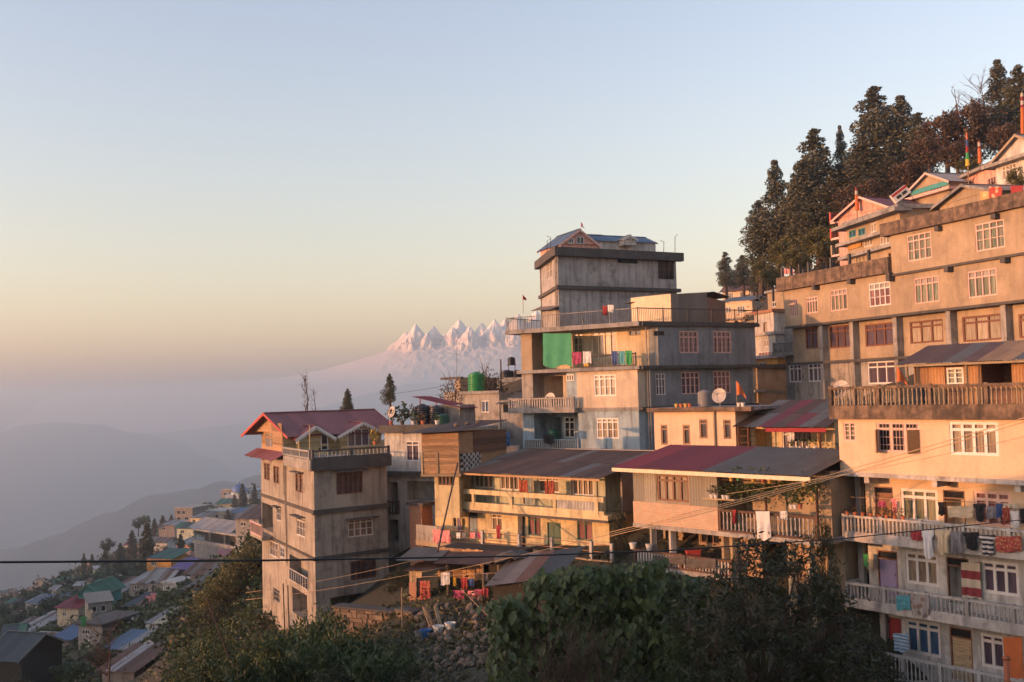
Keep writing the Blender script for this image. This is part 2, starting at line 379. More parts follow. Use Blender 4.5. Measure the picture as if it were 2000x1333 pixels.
class House:
    def __init__(s, name, base, label, cat='house', group=None):
        s.t = thing(name, base, label, cat, group); s.vols = []
    def vol(s, foot, z0, z1, mat, name='wall', cap=True):
        f = [Fac(foot[i], foot[(i + 1) % len(foot)]) for i in range(len(foot))]
        s.vols.append((f, foot, z0, z1, mat, name, cap)); return f
    def part(s, name, g, mat, smooth=False): return g.build(name, mat, s.t, smooth)
    def finish(s):
        for f, foot, z0, z1, mat, name, cap in s.vols:
            g = MB()
            for w in f:
                hs = [(max(0.02, a0), min(w.L - 0.02, a1), max(z0 + .01, b0), min(z1 - .01, b1), dp) for a0, a1, b0, b1, dp in w.holes]
                hs = [h for h in hs if h[1] > h[0] and h[3] > h[2]]
                A = sorted({0.0, w.L} | {h[0] for h in hs} | {h[1] for h in hs}); Z = sorted({z0, z1} | {h[2] for h in hs} | {h[3] for h in hs})
                for i in range(len(A) - 1):
                    for j in range(len(Z) - 1):
                        ca, cz = (A[i] + A[i + 1]) / 2, (Z[j] + Z[j + 1]) / 2
                        if any(h[0] < ca < h[1] and h[2] < cz < h[3] for h in hs): continue
                        g.quad(w.pt(A[i], Z[j]), w.pt(A[i + 1], Z[j]), w.pt(A[i + 1], Z[j + 1]), w.pt(A[i], Z[j + 1]))
                for a0, a1, b0, b1, dp in hs:
                    c = [(a0, b0), (a1, b0), (a1, b1), (a0, b1)]
                    for k in range(4):
                        p, q = c[k], c[(k + 1) % 4]
                        g.quad(w.pt(p[0], p[1]), w.pt(p[0], p[1], -dp), w.pt(q[0], q[1], -dp), w.pt(q[0], q[1]))
                    g.quad(w.pt(a0, b0, -dp), w.pt(a1, b0, -dp), w.pt(a1, b1, -dp), w.pt(a0, b1, -dp))
            if cap:
                g.add([(p[0], p[1], z1) for p in foot], [tuple(range(len(foot)))])
                g.add([(p[0], p[1], z0) for p in foot], [tuple(range(len(foot) - 1, -1, -1))])
            s.part(name, g, mat)
        return s

def window(h, w, x0, y0, x1, y1, cols=2, top=0.0, rows=1, frame='white_paint', pane='glass_dark', hood=None, sill=None,
           fw=0.07, cut=True, rect=None, panetop=None, name='window', grille=None):
    a0, a1, z0, z1 = rect or w.rect(x0, y0, x1, y1)
    if cut: w.holes.append((a0, a1, z0, z1, 0.22))
    g = MB(); o0, o1 = (-0.16, -0.03) if cut else (0.004, 0.06)
    W, H = a1 - a0, z1 - z0; fw = min(fw, W / (cols * 4), H / 5); zt = z1 - H * top
    w.box(g, a0 - .012, a1 + .012, z0, z0 + fw, o0, o1 + .01); w.box(g, a0 - .012, a1 + .012, z1 - fw, z1, o0, o1 + .01)
    w.box(g, a0, a0 + fw, z0 + fw, z1 - fw, o0, o1); w.box(g, a1 - fw, a1, z0 + fw, z1 - fw, o0, o1)
    cw = (W - fw) / cols
    for c in range(1, cols): w.box(g, a0 + cw * c, a0 + cw * c + fw, z0 + fw, z1 - fw, o0, o1)
    if top: w.box(g, a0 + fw, a1 - fw, zt - fw / 2, zt + fw / 2, o0, o1 - .006)
    zr = [z0 + fw + (zt - z0 - fw) * r / rows for r in range(rows + 1)]
    for r in range(1, rows): w.box(g, a0 + fw, a1 - fw, zr[r] - fw / 4, zr[r] + fw / 4, o0 + .02, o1 - .02)
    if sill: w.box(g, a0 - .08, a1 + .08, z0 - .07, z0 + .01, -.02, sill)
    fr = h.part(name, g, frame)
    for c in range(cols):
        b0, b1 = a0 + cw * c + fw, a0 + cw * (c + 1)
        for r in range(rows):
            q = MB(); w.box(q, b0, b1, zr[r] + (fw / 4 if r else 0), zr[r + 1] - fw / 4, o0 + .03, o0 + .045); q.build('pane', pane, fr)
        if top:
            q = MB(); w.box(q, b0, b1, zt + fw / 2, z1 - fw, o0 + .03, o0 + .045); q.build('pane', panetop or pane, fr)
    if grille:
        q = MB(); nb = max(4, int(W / 0.16))
        for k in range(nb + 1): w.box(q, a0 + W * k / nb - .009, a0 + W * k / nb + .009, z0, z1, o1, o1 + .02)
        for k in range(1, 4): w.box(q, a0, a1, z0 + H * k / 4 - .01, z0 + H * k / 4 + .01, o1 + .021, o1 + .035)
        q.build('grille', grille, fr)
    if hood:
        q = MB(); w.box(q, a0 - .2, a1 + .2, z1 + .05, z1 + .13, -.05, hood); h.part('window_hood', q, 'concrete_dark')
    return fr
def door(h, w, x0, y0, x1, y1, leaf='wood_brown', frame='wood_brown', transom=False, rect=None, open_=False, cols=1):
    a0, a1, z0, z1 = rect or w.rect(x0, y0, x1, y1)
    w.holes.append((a0, a1, z0, z1, 0.9 if open_ else 0.2)); g = MB(); f = 0.06
    w.box(g, a0, a0 + f, z0, z1, -.15, -.01); w.box(g, a1 - f, a1, z0, z1, -.15, -.01); w.box(g, a0 + f, a1 - f, z1 - f, z1, -.15, -.01)
    zt = z1 - f
    if transom: zt = z1 - (z1 - z0) * 0.17; w.box(g, a0 + f, a1 - f, zt - f, zt, -.15, -.01); zt -= f
    fr = h.part('door', g, frame)
    if not open_:
        cw = (a1 - a0 - 2 * f) / cols
        for c in range(cols):
            q = MB(); b0, b1 = a0 + f + cw * c + .005, a0 + f + cw * (c + 1) - .005
            w.box(q, b0, b1, z0, zt, -.11, -.07)
            for k in (0.08, 0.55): w.box(q, b0 + .08, b1 - .08, z0 + (zt - z0) * k, z0 + (zt - z0) * (k + .37), -.07, -.05)
            q.build('door_leaf', leaf, fr)
        q = MB(); w.box(q, a1 - f - .14, a1 - f - .1, z0 + 1.0, z0 + 1.12, -.07, -.02); q.build('handle', 'metal_grey', fr)
    if transom:
        q = MB(); w.box(q, a0 + f, a1 - f, zt + f, z1 - f, -.11, -.09); q.build('pane', 'glass_dark', fr)
    return fr
def opening(w, x0, y0, x1, y1, depth=1.5):
    a0, a1, z0, z1 = w.rect(x0, y0, x1, y1); w.holes.append((a0, a1, z0, z1, depth)); return a0, a1, z0, z1
def ledge(h, w, a0, a1, z0, z1, out, mat='concrete_dark', name='ledge'):
    g = MB(); w.box(g, a0, a1, z0, z1, -.06, out); return h.part(name, g, mat)

_bal = {}
def baluster_mesh(style, H, mat):
    k = (style, round(H, 2), mat)
    if k not in _bal:
        g = MB()
        if style == 'turned':
            g.lathe((0, 0, 0), [(r * 0.9, z * H) for r, z in [(.055, 0), (.055, .08), (.03, .14), (.05, .3), (.055, .38), (.03, .55), (.028, .8), (.05, .88), (.05, 1)]], 8)
        elif style == 'iron': g.box(-.011, .011, -.011, .011, 0, H)
        else: g.box(-.045, .045, -.03, .03, 0, H)
        _bal[k] = g.mesh('baluster', mat, style == 'turned')
    return _bal[k]
def balustrade(h, a, b, z, H, style='turned', mat='plaster_white', gap=0.24, post=None, bmat=None, rail=0.1, name='balustrade', z_b=None, bottom=0.1):
    """posts, rails and balusters from plan point a to b; z_b lets the far end stand higher or lower"""
    a, b = Vector(a), Vector(b); d = b - a; L = d.length; d /= L; sd = Vector((d.y, -d.x)); z_b = z if z_b is None else z_b
    zz = lambda s: z + (z_b - z) * s / L
    g = MB(); p3 = lambda s, dz: Vector((a.x + d.x * s, a.y + d.y * s, zz(s) + dz))
    g.bar(p3(0, H - rail / 2), p3(L, H - rail / 2), rail * 1.7, rail)
    g.bar(p3(0, bottom / 2), p3(L, bottom / 2), rail * 1.4, bottom)
    rl = h.part(name, g, mat)
    np_ = max(1, round(L / (post or L)))
    stops = [L * k / np_ for k in range(np_ + 1)]
    for s in stops:
        q = MB(); c = p3(s, 0); w = .16 if style != 'iron' else .06
        q.obox(c + Vector((0, 0, H / 2 + .015)), (d.x, d.y, 0), w / 2, (sd.x, sd.y, 0), w / 2 + .012, (0, 0, 1), H / 2 + .03); q.build('post', mat, rl)
    me = baluster_mesh(style, H - rail - bottom, bmat or mat); rot = math.atan2(d.y, d.x)
    for k in range(np_):
        n = max(1, int((stops[k + 1] - stops[k] - .2) / gap))
        for i in range(n):
            s = stops[k] + .1 + (stops[k + 1] - stops[k] - .2) * (i + .5) / n
            place('baluster', me, rl, p3(s, bottom), (0, 0, rot))
    return rl
def sheets(h, e0, e1, r1, r0, mat, width=0.85, waves=5, amp=0.022, rows=1, name='roof_sheet', parent=None):
    """corrugated sheets laid side by side from eave e0-e1 up to ridge r0-r1; mat may be a list"""
    e0, e1, r0, r1 = map(Vector, (e0, e1, r0, r1)); L = (e1 - e0).length; n = max(1, round(L / width))
    nrm = (e1 - e0).cross(r0 - e0).normalized()
    if nrm.z < 0: nrm = -nrm
    for rw in range(rows):
        for k in range(n):
            g = MB(); st = waves * 4; pv = []
            lift = rng.uniform(0, .02) + (rows - 1 - rw) * -.0 + rw * .012; ext = rng.uniform(-.05, .05)
            for i in range(st + 1):
                t = (k + i / st * 1.02) / n; t = min(t, 1.0)
                o = nrm * (amp * math.sin(2 * math.pi * i / 4) + lift)
                lo = e0.lerp(e1, t); hi = r0.lerp(r1, t); q0 = rw / rows; q1 = (rw + 1) / rows
                d = (lo - hi).normalized() * ((.06 if rw else 0) + (ext if rw == 0 else 0))
                pv.append((lo.lerp(hi, q0) + d + o, lo.lerp(hi, q1) + o))
            for i in range(st): g.quad(pv[i][0], pv[i + 1][0], pv[i + 1][1], pv[i][1])
            mm = mat if isinstance(mat, str) else mat[rng.randrange(len(mat))]
            g.build(name, mm, parent or h.t)
def planks(h, w, a0, a1, z0, z1, mat='wood_plank', size=0.22, vertical=False, out=0.0, name='plank'):
    span = (a1 - a0) if vertical else (z1 - z0); n = max(1, round(span / size))
    for k in range(n):
        g = MB(); j = rng.uniform(0, .025); e = rng.uniform(-.03, .03)
        if vertical: w.box(g, a0 + span * k / n + .006, a0 + span * (k + 1) / n - .006, z0, z1 + e, out, out + .03 + j)
        else: w.box(g, a0, a1 + e, z0 + span * k / n + .006, z0 + span * (k + 1) / n - .006, out, out + .03 + j)
        h.part(name, g, mat)
# ------------------------------------------------------------------ loose things
def tank(loc, r, H, mat, label, group='water tanks on the roofs'):
    prof = [(r * .96, 0)]; n = 7
    for k in range(n):
        z = H * .8 * k / n; prof += [(r, z + .01), (r, z + H * .075), (r * .95, z + H * .085), (r * .95, z + H * .105)]
    prof += [(r, H * .8), (r * .8, H * .9), (r * .4, H * .95), (r * .36, H * .955)]
    t = thing('water_tank', loc, label, 'water tank', group)
    MB().lathe(loc, prof, 20).build('body', mat, t, True)
    MB().lathe(Vector(loc) + Vector((0, 0, H * .94)), [(r * .38, 0), (r * .38, H * .04), (r * .2, H * .06)], 16).build('lid', mat, t, True)
def dish(loc, aim, r, label):
    aim = Vector(aim).normalized(); loc = Vector(loc); t = thing('satellite_dish', loc, label, 'satellite dish', 'satellite dishes')
    u = aim.cross(Vector((0, 0, 1))).normalized(); v = u.cross(aim); c = loc + Vector((0, 0, r * 1.5))
    g = MB(); n = 24; rings = [(0, 0), (.35, .03), (.7, .12), (1, .25), (1.02, .25), (.99, .22), (.68, .095), (.3, .01)]
    vs = []; fs = []
    for q, d in rings:
        for k in range(n):
            a = 2 * math.pi * k / n; vs.append(c + (u * math.cos(a) + v * math.sin(a)) * r * max(q, .01) + aim * r * d)
    for i in range(len(rings) - 1):
        for k in range(n): fs.append((i * n + k, i * n + (k + 1) % n, (i + 1) * n + (k + 1) % n, (i + 1) * n + k))
    g.add(vs, fs); g.build('reflector', 'dish_paint', t, True)
    f = c + aim * r * 0.95
    g = MB()
    for a in (0.5, 2.6, 4.7): g.tube([c + (u * math.cos(a) + v * math.sin(a)) * r * .95 + aim * r * .22, f], .012, 5)
    g.build('feed_arm', 'metal_grey', t)
    MB().tube([f - aim * .02, f + aim * .12], .05, 8).build('feed_horn', 'metal_grey', t)
    MB().tube([loc, c - aim * .03], .035, 8).build('mast', 'metal_grey', t)
def drape(name, a, b, drop, mat, label, cat='laundry', group='laundry hung out to dry', wave=0.05, taper=0.0, shape=None, seed=None):
    """cloth hanging from a line a-b"""
    r_ = random.Random(seed if seed is not None else rng.random()); a, b = Vector(a), Vector(b); d = b - a; L = d.length
    nrm = Vector((d.y, -d.x, 0)).normalized(); nU, nV = 12, 10; g = MB(); ph = r_.uniform(0, 6); fr = r_.uniform(1.5, 3.2)
    vs = []
    for th in (0.012, -0.012):
        for j in range(nV + 1):
            v = j / nV
            for i in range(nU + 1):
                u = i / nU; uu = .5 + (u - .5) * (1 - taper * v)
                if shape == 'shirt': uu = .5 + (u - .5) * (1.0 if v < .3 else .66)
                if shape == 'trousers' and v > .45: uu = uu + (-.03 if u < .5 else .03) * 0
                dd = drop * (1 + .06 * math.sin(u * 7 + ph))
                p = a + d * uu + Vector((0, 0, -dd * v - .04 * math.sin(math.pi * u) * L * .3))
                vs.append(p + nrm * (wave * (0.3 + v) * math.sin(u * fr * 2 * math.pi + ph + v * 1.3) + .05 * noise.noise(Vector((u * 4 + ph, v * 5, ph))) + .03 * noise.noise(Vector((u * 3, v * 14, ph * 2))) + th))
    W = nU + 1; o = W * (nV + 1); fs = []
    for j in range(nV):
        for i in range(nU):
            if shape == 'trousers' and j > 3 and i in (5, 6): continue
            if shape == 'shirt' and j > 3 and False: continue
            k = j * W + i; fs.append((k, k + W, k + W + 1, k + 1)); fs.append((o + k, o + k + 1, o + k + W + 1, o + k + W))
    g.add(vs, fs); return tag(g.build(name, mat, None, True), label, cat, group)
def flag(base, H, w, hgt, mat, label, lean=0.0, dirx=(1, .2), name='flag'):
    base = Vector(base); top = base + Vector((lean, 0, H)); t = thing(name, base, label, 'flag', 'flags on poles')
    MB().tube([base, top], .025, 6).build('pole', 'bamboo_pole', t)
    d = Vector((dirx[0], dirx[1], 0)).normalized(); g = MB(); n = 8; vs = []
    for i in range(n + 1):
        u = i / n; hh = hgt * (1 - u); sag = -u * u * w * .9
        wv = Vector((d.y, -d.x, 0)) * .12 * math.sin(u * 7)
        q = top - Vector((0, 0, hgt * .5)) + d * (w * u * .75) + Vector((0, 0, sag)) + wv
        vs += [q + Vector((0, 0, hh / 2)), q - Vector((0, 0, hh / 2 + .02))]
    g.add(vs, [(2 * i, 2 * i + 1, 2 * i + 3, 2 * i + 2) for i in range(n)]); g.build('cloth', mat, t, True)
def leafy(g, c, r, n, size, sq=(1, 1, 1), r_=rng, hollow=0.3):
    c = Vector(c)
    for _ in range(n):
        while True:
            p = Vector((r_.uniform(-1, 1), r_.uniform(-1, 1), r_.uniform(-1, 1)))
            if hollow < p.length < 1: break
        p = Vector((p.x * sq[0], p.y * sq[1], p.z * sq[2])) * r + c; leaf(g, p, size * r_.uniform(.6, 1.3), r_)
def leaf(g, p, s, r_=rng, droop=None, ratio=.55):
    d = Vector((r_.gauss(0, 1), r_.gauss(0, 1), r_.gauss(0, .8))) if droop is None else Vector((r_.gauss(0, .7), r_.gauss(0, .7), droop + r_.gauss(0, .4)))
    d.normalize(); q = Vector((r_.gauss(0, 1), r_.gauss(0, 1), r_.gauss(0, 1))); sd = d.cross(q)
    if sd.length < 1e-3: return
    sd.normalize(); d *= s; sd *= s * ratio
    g.add([p - d * .5, p + sd * .5 - d * .05, p + d * .5, p - sd * .5 - d * .05], [(0, 1, 2, 3)])
def pot(loc, r, mat, label, leafm='leaf_mid', n=40, hgt=.5, flower=None):
    t = thing('potted_plant', loc, label, 'potted plant', 'plants in pots')
    MB().lathe(loc, [(r * .7, 0), (r, r * 1.5), (r * 1.1, r * 1.5), (r * 1.1, r * 1.75), (r * .9, r * 1.75)], 10).build('pot', mat, t)
    g = MB(); leafy(g, Vector(loc) + Vector((0, 0, r * 1.8 + hgt * .5)), hgt * .6, n, hgt * .3, (.8, .8, 1), hollow=0); g.build('leaves', leafm, t)
    if flower:
        g = MB(); leafy(g, Vector(loc) + Vector((0, 0, r * 1.8 + hgt * .7)), hgt * .6, n // 3, hgt * .2, (.8, .8, .8)); g.build('flowers', flower, t)
def wire(pts, r, label, mat='cable_black', sag=0.0, name='cable', cat='cable'):
    out = []
    for k in range(len(pts) - 1):
        a, b = Vector(pts[k]), Vector(pts[k + 1])
        for i in range(12): t = i / 12; out.append(a.lerp(b, t) - Vector((0, 0, sag * 4 * t * (1 - t))))
    out.append(Vector(pts[-1])); tag(MB().tube(out, r, 6).build(name, mat, None, True), label, cat, 'cables and wires over the slope')

# ------------------------------------------------------------------ palette
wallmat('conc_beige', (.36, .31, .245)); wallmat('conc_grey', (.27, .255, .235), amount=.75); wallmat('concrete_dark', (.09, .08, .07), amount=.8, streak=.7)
wallmat('conc_mid', (.34, .31, .27), amount=.7); wallmat('paint_cream', (.62, .50, .32), amount=.35, streak=.3); wallmat('paint_yellow', (.64, .50, .27), amount=.45, streak=.4)
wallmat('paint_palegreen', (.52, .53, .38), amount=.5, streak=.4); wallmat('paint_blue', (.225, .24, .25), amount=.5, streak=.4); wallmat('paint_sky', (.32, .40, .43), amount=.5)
wallmat('paint_peach', (.66, .49, .32), amount=.15, streak=.1, var=(.9, 1.05)); wallmat('paint_pink', (.66, .36, .27), amount=.25); wallmat('paint_whitish', (.56, .53, .47), amount=.45)
wallmat('paint_green', (.10, .22, .16), amount=.3); wallmat('plaster_white', (.50, .455, .40), amount=.6, streak=.5); wallmat('moss_concrete', (.15, .10, .065), dirt=(.03, .025, .02), amount=.7, streak=.7, var=(.5, 1.7), vscale=2.2)
wallmat('conc_warm', (.37, .278, .178), amount=.28, streak=.2); wallmat('conc_tan', (.56, .455, .33), amount=.3, streak=.2); wallmat('conc_tower', (.40, .375, .345), amount=.6); wallmat('town_wall', (.24, .2, .17)); wallmat('paint_turquoise', (.09, .30, .27), amount=.35); wallmat('paint_orange', (.55, .27, .06), amount=.2)
plain('white_paint', (.62, .58, .53), .5, var=.1); plain('cream_paint', (.66, .54, .36), .5); plain('wood_brown', (.17, .065, .03), .5, var=.25); plain('wood_green', (.04, .09, .055), .6)
plain('metal_grey', (.22, .22, .22), .4, .6); plain('iron_dark', (.05, .045, .04), .6, .3); plain('dish_paint', (.50, .44, .38), .5, var=.2, scale=3); plain('bamboo_pole', (.28, .2, .11), .7)
plain('tank_black', (.02, .02, .022), .3); plain('tank_green', (.02, .20, .045), .3); plain('tank_darkgreen', (.02, .09, .06), .35); plain('barrel_blue', (.02, .12, .32), .35); plain('tank_grey', (.2, .19, .18), .5)
plain('pot_red', (.4, .12, .05), .8); plain('pot_white', (.6, .57, .52), .6); plain('pot_yellow', (.5, .33, .08), .6); plain('cable_black', (.01, .01, .01), .6); plain('cable_tan', (.45, .3, .16), .6)
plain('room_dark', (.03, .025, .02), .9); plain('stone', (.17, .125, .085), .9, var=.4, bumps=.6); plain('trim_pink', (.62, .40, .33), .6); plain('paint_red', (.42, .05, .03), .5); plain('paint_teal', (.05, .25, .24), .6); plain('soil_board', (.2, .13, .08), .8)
woodmat('wood_plank', (.45, .265, .13)); woodmat('wood_dark', (.16, .08, .045)); woodmat('wood_pale', (.5, .36, .2)); woodmat('board_yellow', (.52, .40, .20), (.3, .2, .1))
tinmat('tin_red', (.26, .085, .08), (.2, .07, .06), .4, .5); tinmat('tin_rust', (.17, .085, .05), (.10, .04, .025), .6); tinmat('tin_grey', (.20, .165, .135), (.16, .09, .055), .5); tinmat('tin_maroon', (.25, .035, .035), (.2, .05, .04), .3, .5)
tinmat('tin_wall', (.34, .31, .235), (.22, .15, .09), .3); tinmat('tin_orange', (.42, .23, .10), (.22, .10, .04), .5); tinmat('tin_blue', (.10, .16, .24), (.08, .1, .14), .2); tinmat('tin_green', (.05, .15, .09), (.04, .08, .05), .3); tinmat('tin_pale', (.33, .31, .29), (.2, .12, .08), .5)
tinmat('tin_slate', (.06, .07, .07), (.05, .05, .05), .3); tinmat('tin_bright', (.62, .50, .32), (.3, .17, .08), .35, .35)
glassmat('glass_dark', (.03, .03, .032)); glassmat('glass_curtain', (.36, .28, .19), .15, (.16, .11, .08)); glassmat('glass_pink', (.32, .16, .14), .15, (.2, .08, .08)); glassmat('glass_pale', (.46, .38, .28), .12, (.3, .23, .15))
glassmat('glass_green', (.12, .16, .11), .12, (.3, .26, .17)); glassmat('glass_blue', (.04, .1, .2), .15, (.08, .14, .22)); glassmat('glass_violet', (.1, .07, .1), .15, (.14, .11, .13))
leafmat('leaf_dark', (.016, .024, .010), (.055, .058, .022)); leafmat('leaf_mid', (.025, .05, .015), (.08, .11, .03)); leafmat('leaf_big', (.03, .052, .014), (.11, .14, .038)); leafmat('leaf_conifer', (.032, .042, .019), (.115, .10, .046), .12)
leafmat('leaf_brown', (.055, .035, .018), (.13, .075, .032)); leafmat('leaf_olive', (.06, .065, .015), (.16, .13, .03)); leafmat('leaf_bamboo', (.025, .05, .014), (.07, .10, .028)); leafmat('flower_red', (.4, .03, .04), (.5, .12, .1)); leafmat('leaf_yellow', (.25, .17, .02), (.38, .25, .04))
plain('bark', (.075, .05, .035), .9, var=.3, bumps=.6); plain('twig', (.10, .06, .04), .9)
def brickmat(name, c1, c2, mortar):
    m, n, b = nodes(name); b.inputs['Roughness'].default_value = .9; t = n.nodes.new('ShaderNodeTexBrick')
    tc = n.nodes.new('ShaderNodeTexCoord'); sp = n.nodes.new('ShaderNodeSeparateXYZ'); lk(n, tc.outputs['Object'], sp.inputs[0])
    ad = n.nodes.new('ShaderNodeMath'); lk(n, sp.outputs[0], ad.inputs[0]); lk(n, sp.outputs[1], ad.inputs[1]); ad.operation = 'SUBTRACT'
    cb = n.nodes.new('ShaderNodeCombineXYZ'); lk(n, ad.outputs[0], cb.inputs[0]); lk(n, sp.outputs[2], cb.inputs[1]); lk(n, cb.outputs[0], t.inputs[0])
    t.inputs['Color1'].default_value = (*c1, 1); t.inputs['Color2'].default_value = (*c2, 1); t.inputs['Mortar'].default_value = (*mortar, 1)
    t.inputs['Scale'].default_value = 1.0; t.inputs['Brick Width'].default_value = .3; t.inputs['Row Height'].default_value = .1; t.inputs['Mortar Size'].default_value = .014
    lk(n, mix(n, ramp(n, noise_node(n, 1.2, 5, objvec(n)), [(.4, 0.0), (.7, .5)]), t.outputs[0], tuple(x * .7 for x in mortar)), b.inputs['Base Color']); bump(n, b, t.outputs['Fac'], -.5, .02)
brickmat('brick_red', (.42, .15, .07), (.33, .11, .05), (.3, .22, .15)); brickmat('brick_whitewash', (.46, .24, .14), (.5, .34, .22), (.5, .4, .28))
for nm, c, c2, kd, sc in [('cloth_white', (.68, .66, .63), None, 'plain', 1), ('cloth_pink', (.62, .2, .2), (.7, .4, .36), 'print', 9), ('cloth_red', (.32, .04, .04), None, 'plain', 1), ('cloth_black', (.015, .015, .018), None, 'plain', 1), ('cloth_stripe', (.5, .46, .42), (.02, .02, .03), 'stripe', 1.6),
                          ('cloth_print', (.3, .05, .04), (.42, .22, .09), 'print', 9), ('cloth_teal', (.1, .33, .36), None, 'plain', 1), ('cloth_blue', (.06, .1, .25), None, 'plain', 1), ('cloth_grey', (.2, .19, .2), None, 'plain', 1), ('cloth_cream', (.58, .46, .3), None, 'plain', 1),
                          ('cloth_orange', (.58, .15, .04), None, 'plain', 1), ('cloth_yellow', (.7, .45, .05), None, 'plain', 1), ('cloth_magenta', (.3, .04, .1), (.42, .12, .16), 'print', 8), ('cloth_lilac', (.35, .28, .42), None, 'plain', 1), ('net_green', (.035, .20, .10), (.08, .32, .17), 'plain', 1),
                          ('cloth_green', (.05, .3, .1), None, 'plain', 1), ('cloth_redband', (.46, .40, .30), (.2, .03, .035), 'stripe', .42), ('cloth_bluestripe', (.45, .5, .55), (.12, .25, .35), 'stripe', 2.0), ('cloth_floral', (.3, .27, .24), (.2, .13, .1), 'print', 3.0), ('rug', (.5, .3, .12), (.62, .45, .22), 'print', 2.5), ('rug_red', (.35, .06, .04), (.5, .35, .22), 'print', 2.5), ('tarp_dark', (.06, .055, .05), (.12, .1, .085), 'plain', 1), ('tarp_blue', (.13, .18, .27), None, 'plain', 1), ('tarp_purple', (.2, .14, .29), None, 'plain', 1)]:
    clothmat(nm, c, c2, kd, sc)
def gable(h, a, b, hw, ze, zr, mat, over=0.5, fascia='trim_pink', wall=None, rows=1, width=0.9, hw2=None, gable_over=0.5, teeth=False, parent=None):
    """double-pitched roof: ridge runs over the plan axis a-b, eaves hw to both sides"""
    a, b = Vector(a), Vector(b); d = (b - a).normalized(); sd = Vector((d.y, -d.x)); hw2 = hw2 or hw
    A, B = a - d * gable_over, b + d * gable_over
    ends = []
    for sgn, w in ((1, hw), (-1, hw2)):
        k = (zr - ze) / w; zo = ze - k * over
        e0 = A + sd * sgn * (w + over); e1 = B + sd * sgn * (w + over)
        v = lambda p, z: Vector((p.x, p.y, z))
        sheets(h, v(e0, zo), v(e1, zo), v(B, zr), v(A, zr), mat, width, rows=rows, parent=parent)
        ends.append((v(e0, zo), v(e1, zo)))
        if fascia:
            for q, (rr, e) in enumerate(((A, e0), (B, e1))):
                g = MB(); up = Vector((0, 0, -.07)); g.bar(v(rr, zr) + up, v(e, zo) + up, .05, .2)
                if teeth and sgn:
                    n = 9
                    for i in range(n):
                        c = v(rr, zr).lerp(v(e, zo), (i + .5) / n); g.bar(c - Vector((0, 0, .15)), c - Vector((0, 0, .3)), .03, .16, up=(d.x, d.y, 0))
                h.part('bargeboard', g, fascia)
    g = MB(); g.bar((A.x, A.y, zr + .035), (B.x, B.y, zr + .035), .3, .05); h.part('ridge_cap', g, mat if isinstance(mat, str) else mat[0])
    if wall:
        for p in (a, b):
            g = MB(); q = [Vector((*(p + sd * hw), ze)), Vector((*(p - sd * hw2), ze)), Vector((p.x, p.y, zr - .02))]
            o = Vector((d.x, d.y, 0)) * .06
            g.add([x - o for x in q] + [x + o for x in q], [(0, 1, 2), (5, 4, 3), (0, 3, 4, 1), (1, 4, 5, 2), (2, 5, 3, 0)]); h.part('gable_wall', g, wall)
    return ends
v3 = lambda p, z: Vector((p[0], p[1], z))
def base_at(p, dz=0): return (p[0], p[1], gz(p[0], p[1]) + dz)

# ================================================================== tall concrete house with red roof, left
C, Rr, Lb = P2(614, 1000, 68), P2(757, 1000, 71.5), P2(511, 1000, 82); Bk = Rr + (Lb - C)
h = House('concrete_house', base_at(C), 'tall four-storey beige concrete house with red gabled attic, left of the row')
f0 = Fac(Lb, C); f1 = Fac(C, Rr); zc = lambda y: f1.px(614, y)[1]
zT = zc(904)
f = h.vol([Lb, C, Rr, Bk], -30, zT, 'conc_beige', cap=True); L, Rf = f[0], f[1]
window(h, L, 577, 925, 592, 962, 2, .25, 2, 'wood_brown', 'glass_curtain', hood=.4)
window(h, L, 516, 905, 527, 938, 2, .2, 3, 'wood_brown', 'glass_curtain'); window(h, L, 534, 911, 546, 945, 2, .2, 3, 'wood_brown', 'glass_curtain')
window(h, L, 579, 1011, 595, 1048, 3, .2, 2, 'white_paint', 'glass_curtain', hood=.45); window(h, L, 540, 992, 548, 1018, 2, 0, 2, hood=.4)
window(h, L, 527, 1053, 542, 1088, 3, .2, 2, pane='glass_curtain'); window(h, L, 547, 1066, 555, 1090, 2, .2, 2); window(h, L, 534, 1150, 546, 1176, 3, 0, 3, 'conc_mid', 'glass_dark')
a0, a1, z0, z1 = opening(L, 566, 1092, 602, 1140, .8)
window(h, L, 0, 0, 0, 0, 8, 0, 1, 'plaster_white', 'glass_dark', rect=(a0, a1, z0 - .1, z0 + .75), cut=False, name='pierced_parapet')
opening(L, 571, 1155, 600, 1205, 1.6)
window(h, Rf, 657, 922, 708, 965, 5, .2, 2, 'wood_brown', 'glass_violet', hood=.6, grille='iron_dark'); window(h, Rf, 680, 1014, 729, 1048, 4, .18, 2, 'white_paint', 'glass_curtain', hood=.55)
window(h, Rf, 685, 1094, 735, 1131, 5, 0, 2, 'wood_brown', 'glass_violet', grille='iron_dark'); opening(Rf, 645, 1160, 748, 1186, 1.5)
for ya, yb, o in ((997, 1006, .18), (1089, 1096, .14)):
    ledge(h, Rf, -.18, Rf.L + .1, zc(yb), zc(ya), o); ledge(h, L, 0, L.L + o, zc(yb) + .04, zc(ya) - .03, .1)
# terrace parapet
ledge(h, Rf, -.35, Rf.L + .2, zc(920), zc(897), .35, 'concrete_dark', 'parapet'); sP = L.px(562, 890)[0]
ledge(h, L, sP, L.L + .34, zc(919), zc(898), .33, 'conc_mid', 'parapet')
balustrade(h, Rf.pt(-.2, 0, .25).xy, Rf.pt(Rf.L, 0, .25).xy, zc(897), zc(880) - zc(897), 'flat', 'concrete_dark', .3, 2.6, bmat='plaster_white')
balustrade(h, L.pt(sP, 0, .25).xy, L.pt(L.L, 0, .25).xy, zc(897), zc(880) - zc(897), 'flat', 'conc_mid', .3, 2.6)
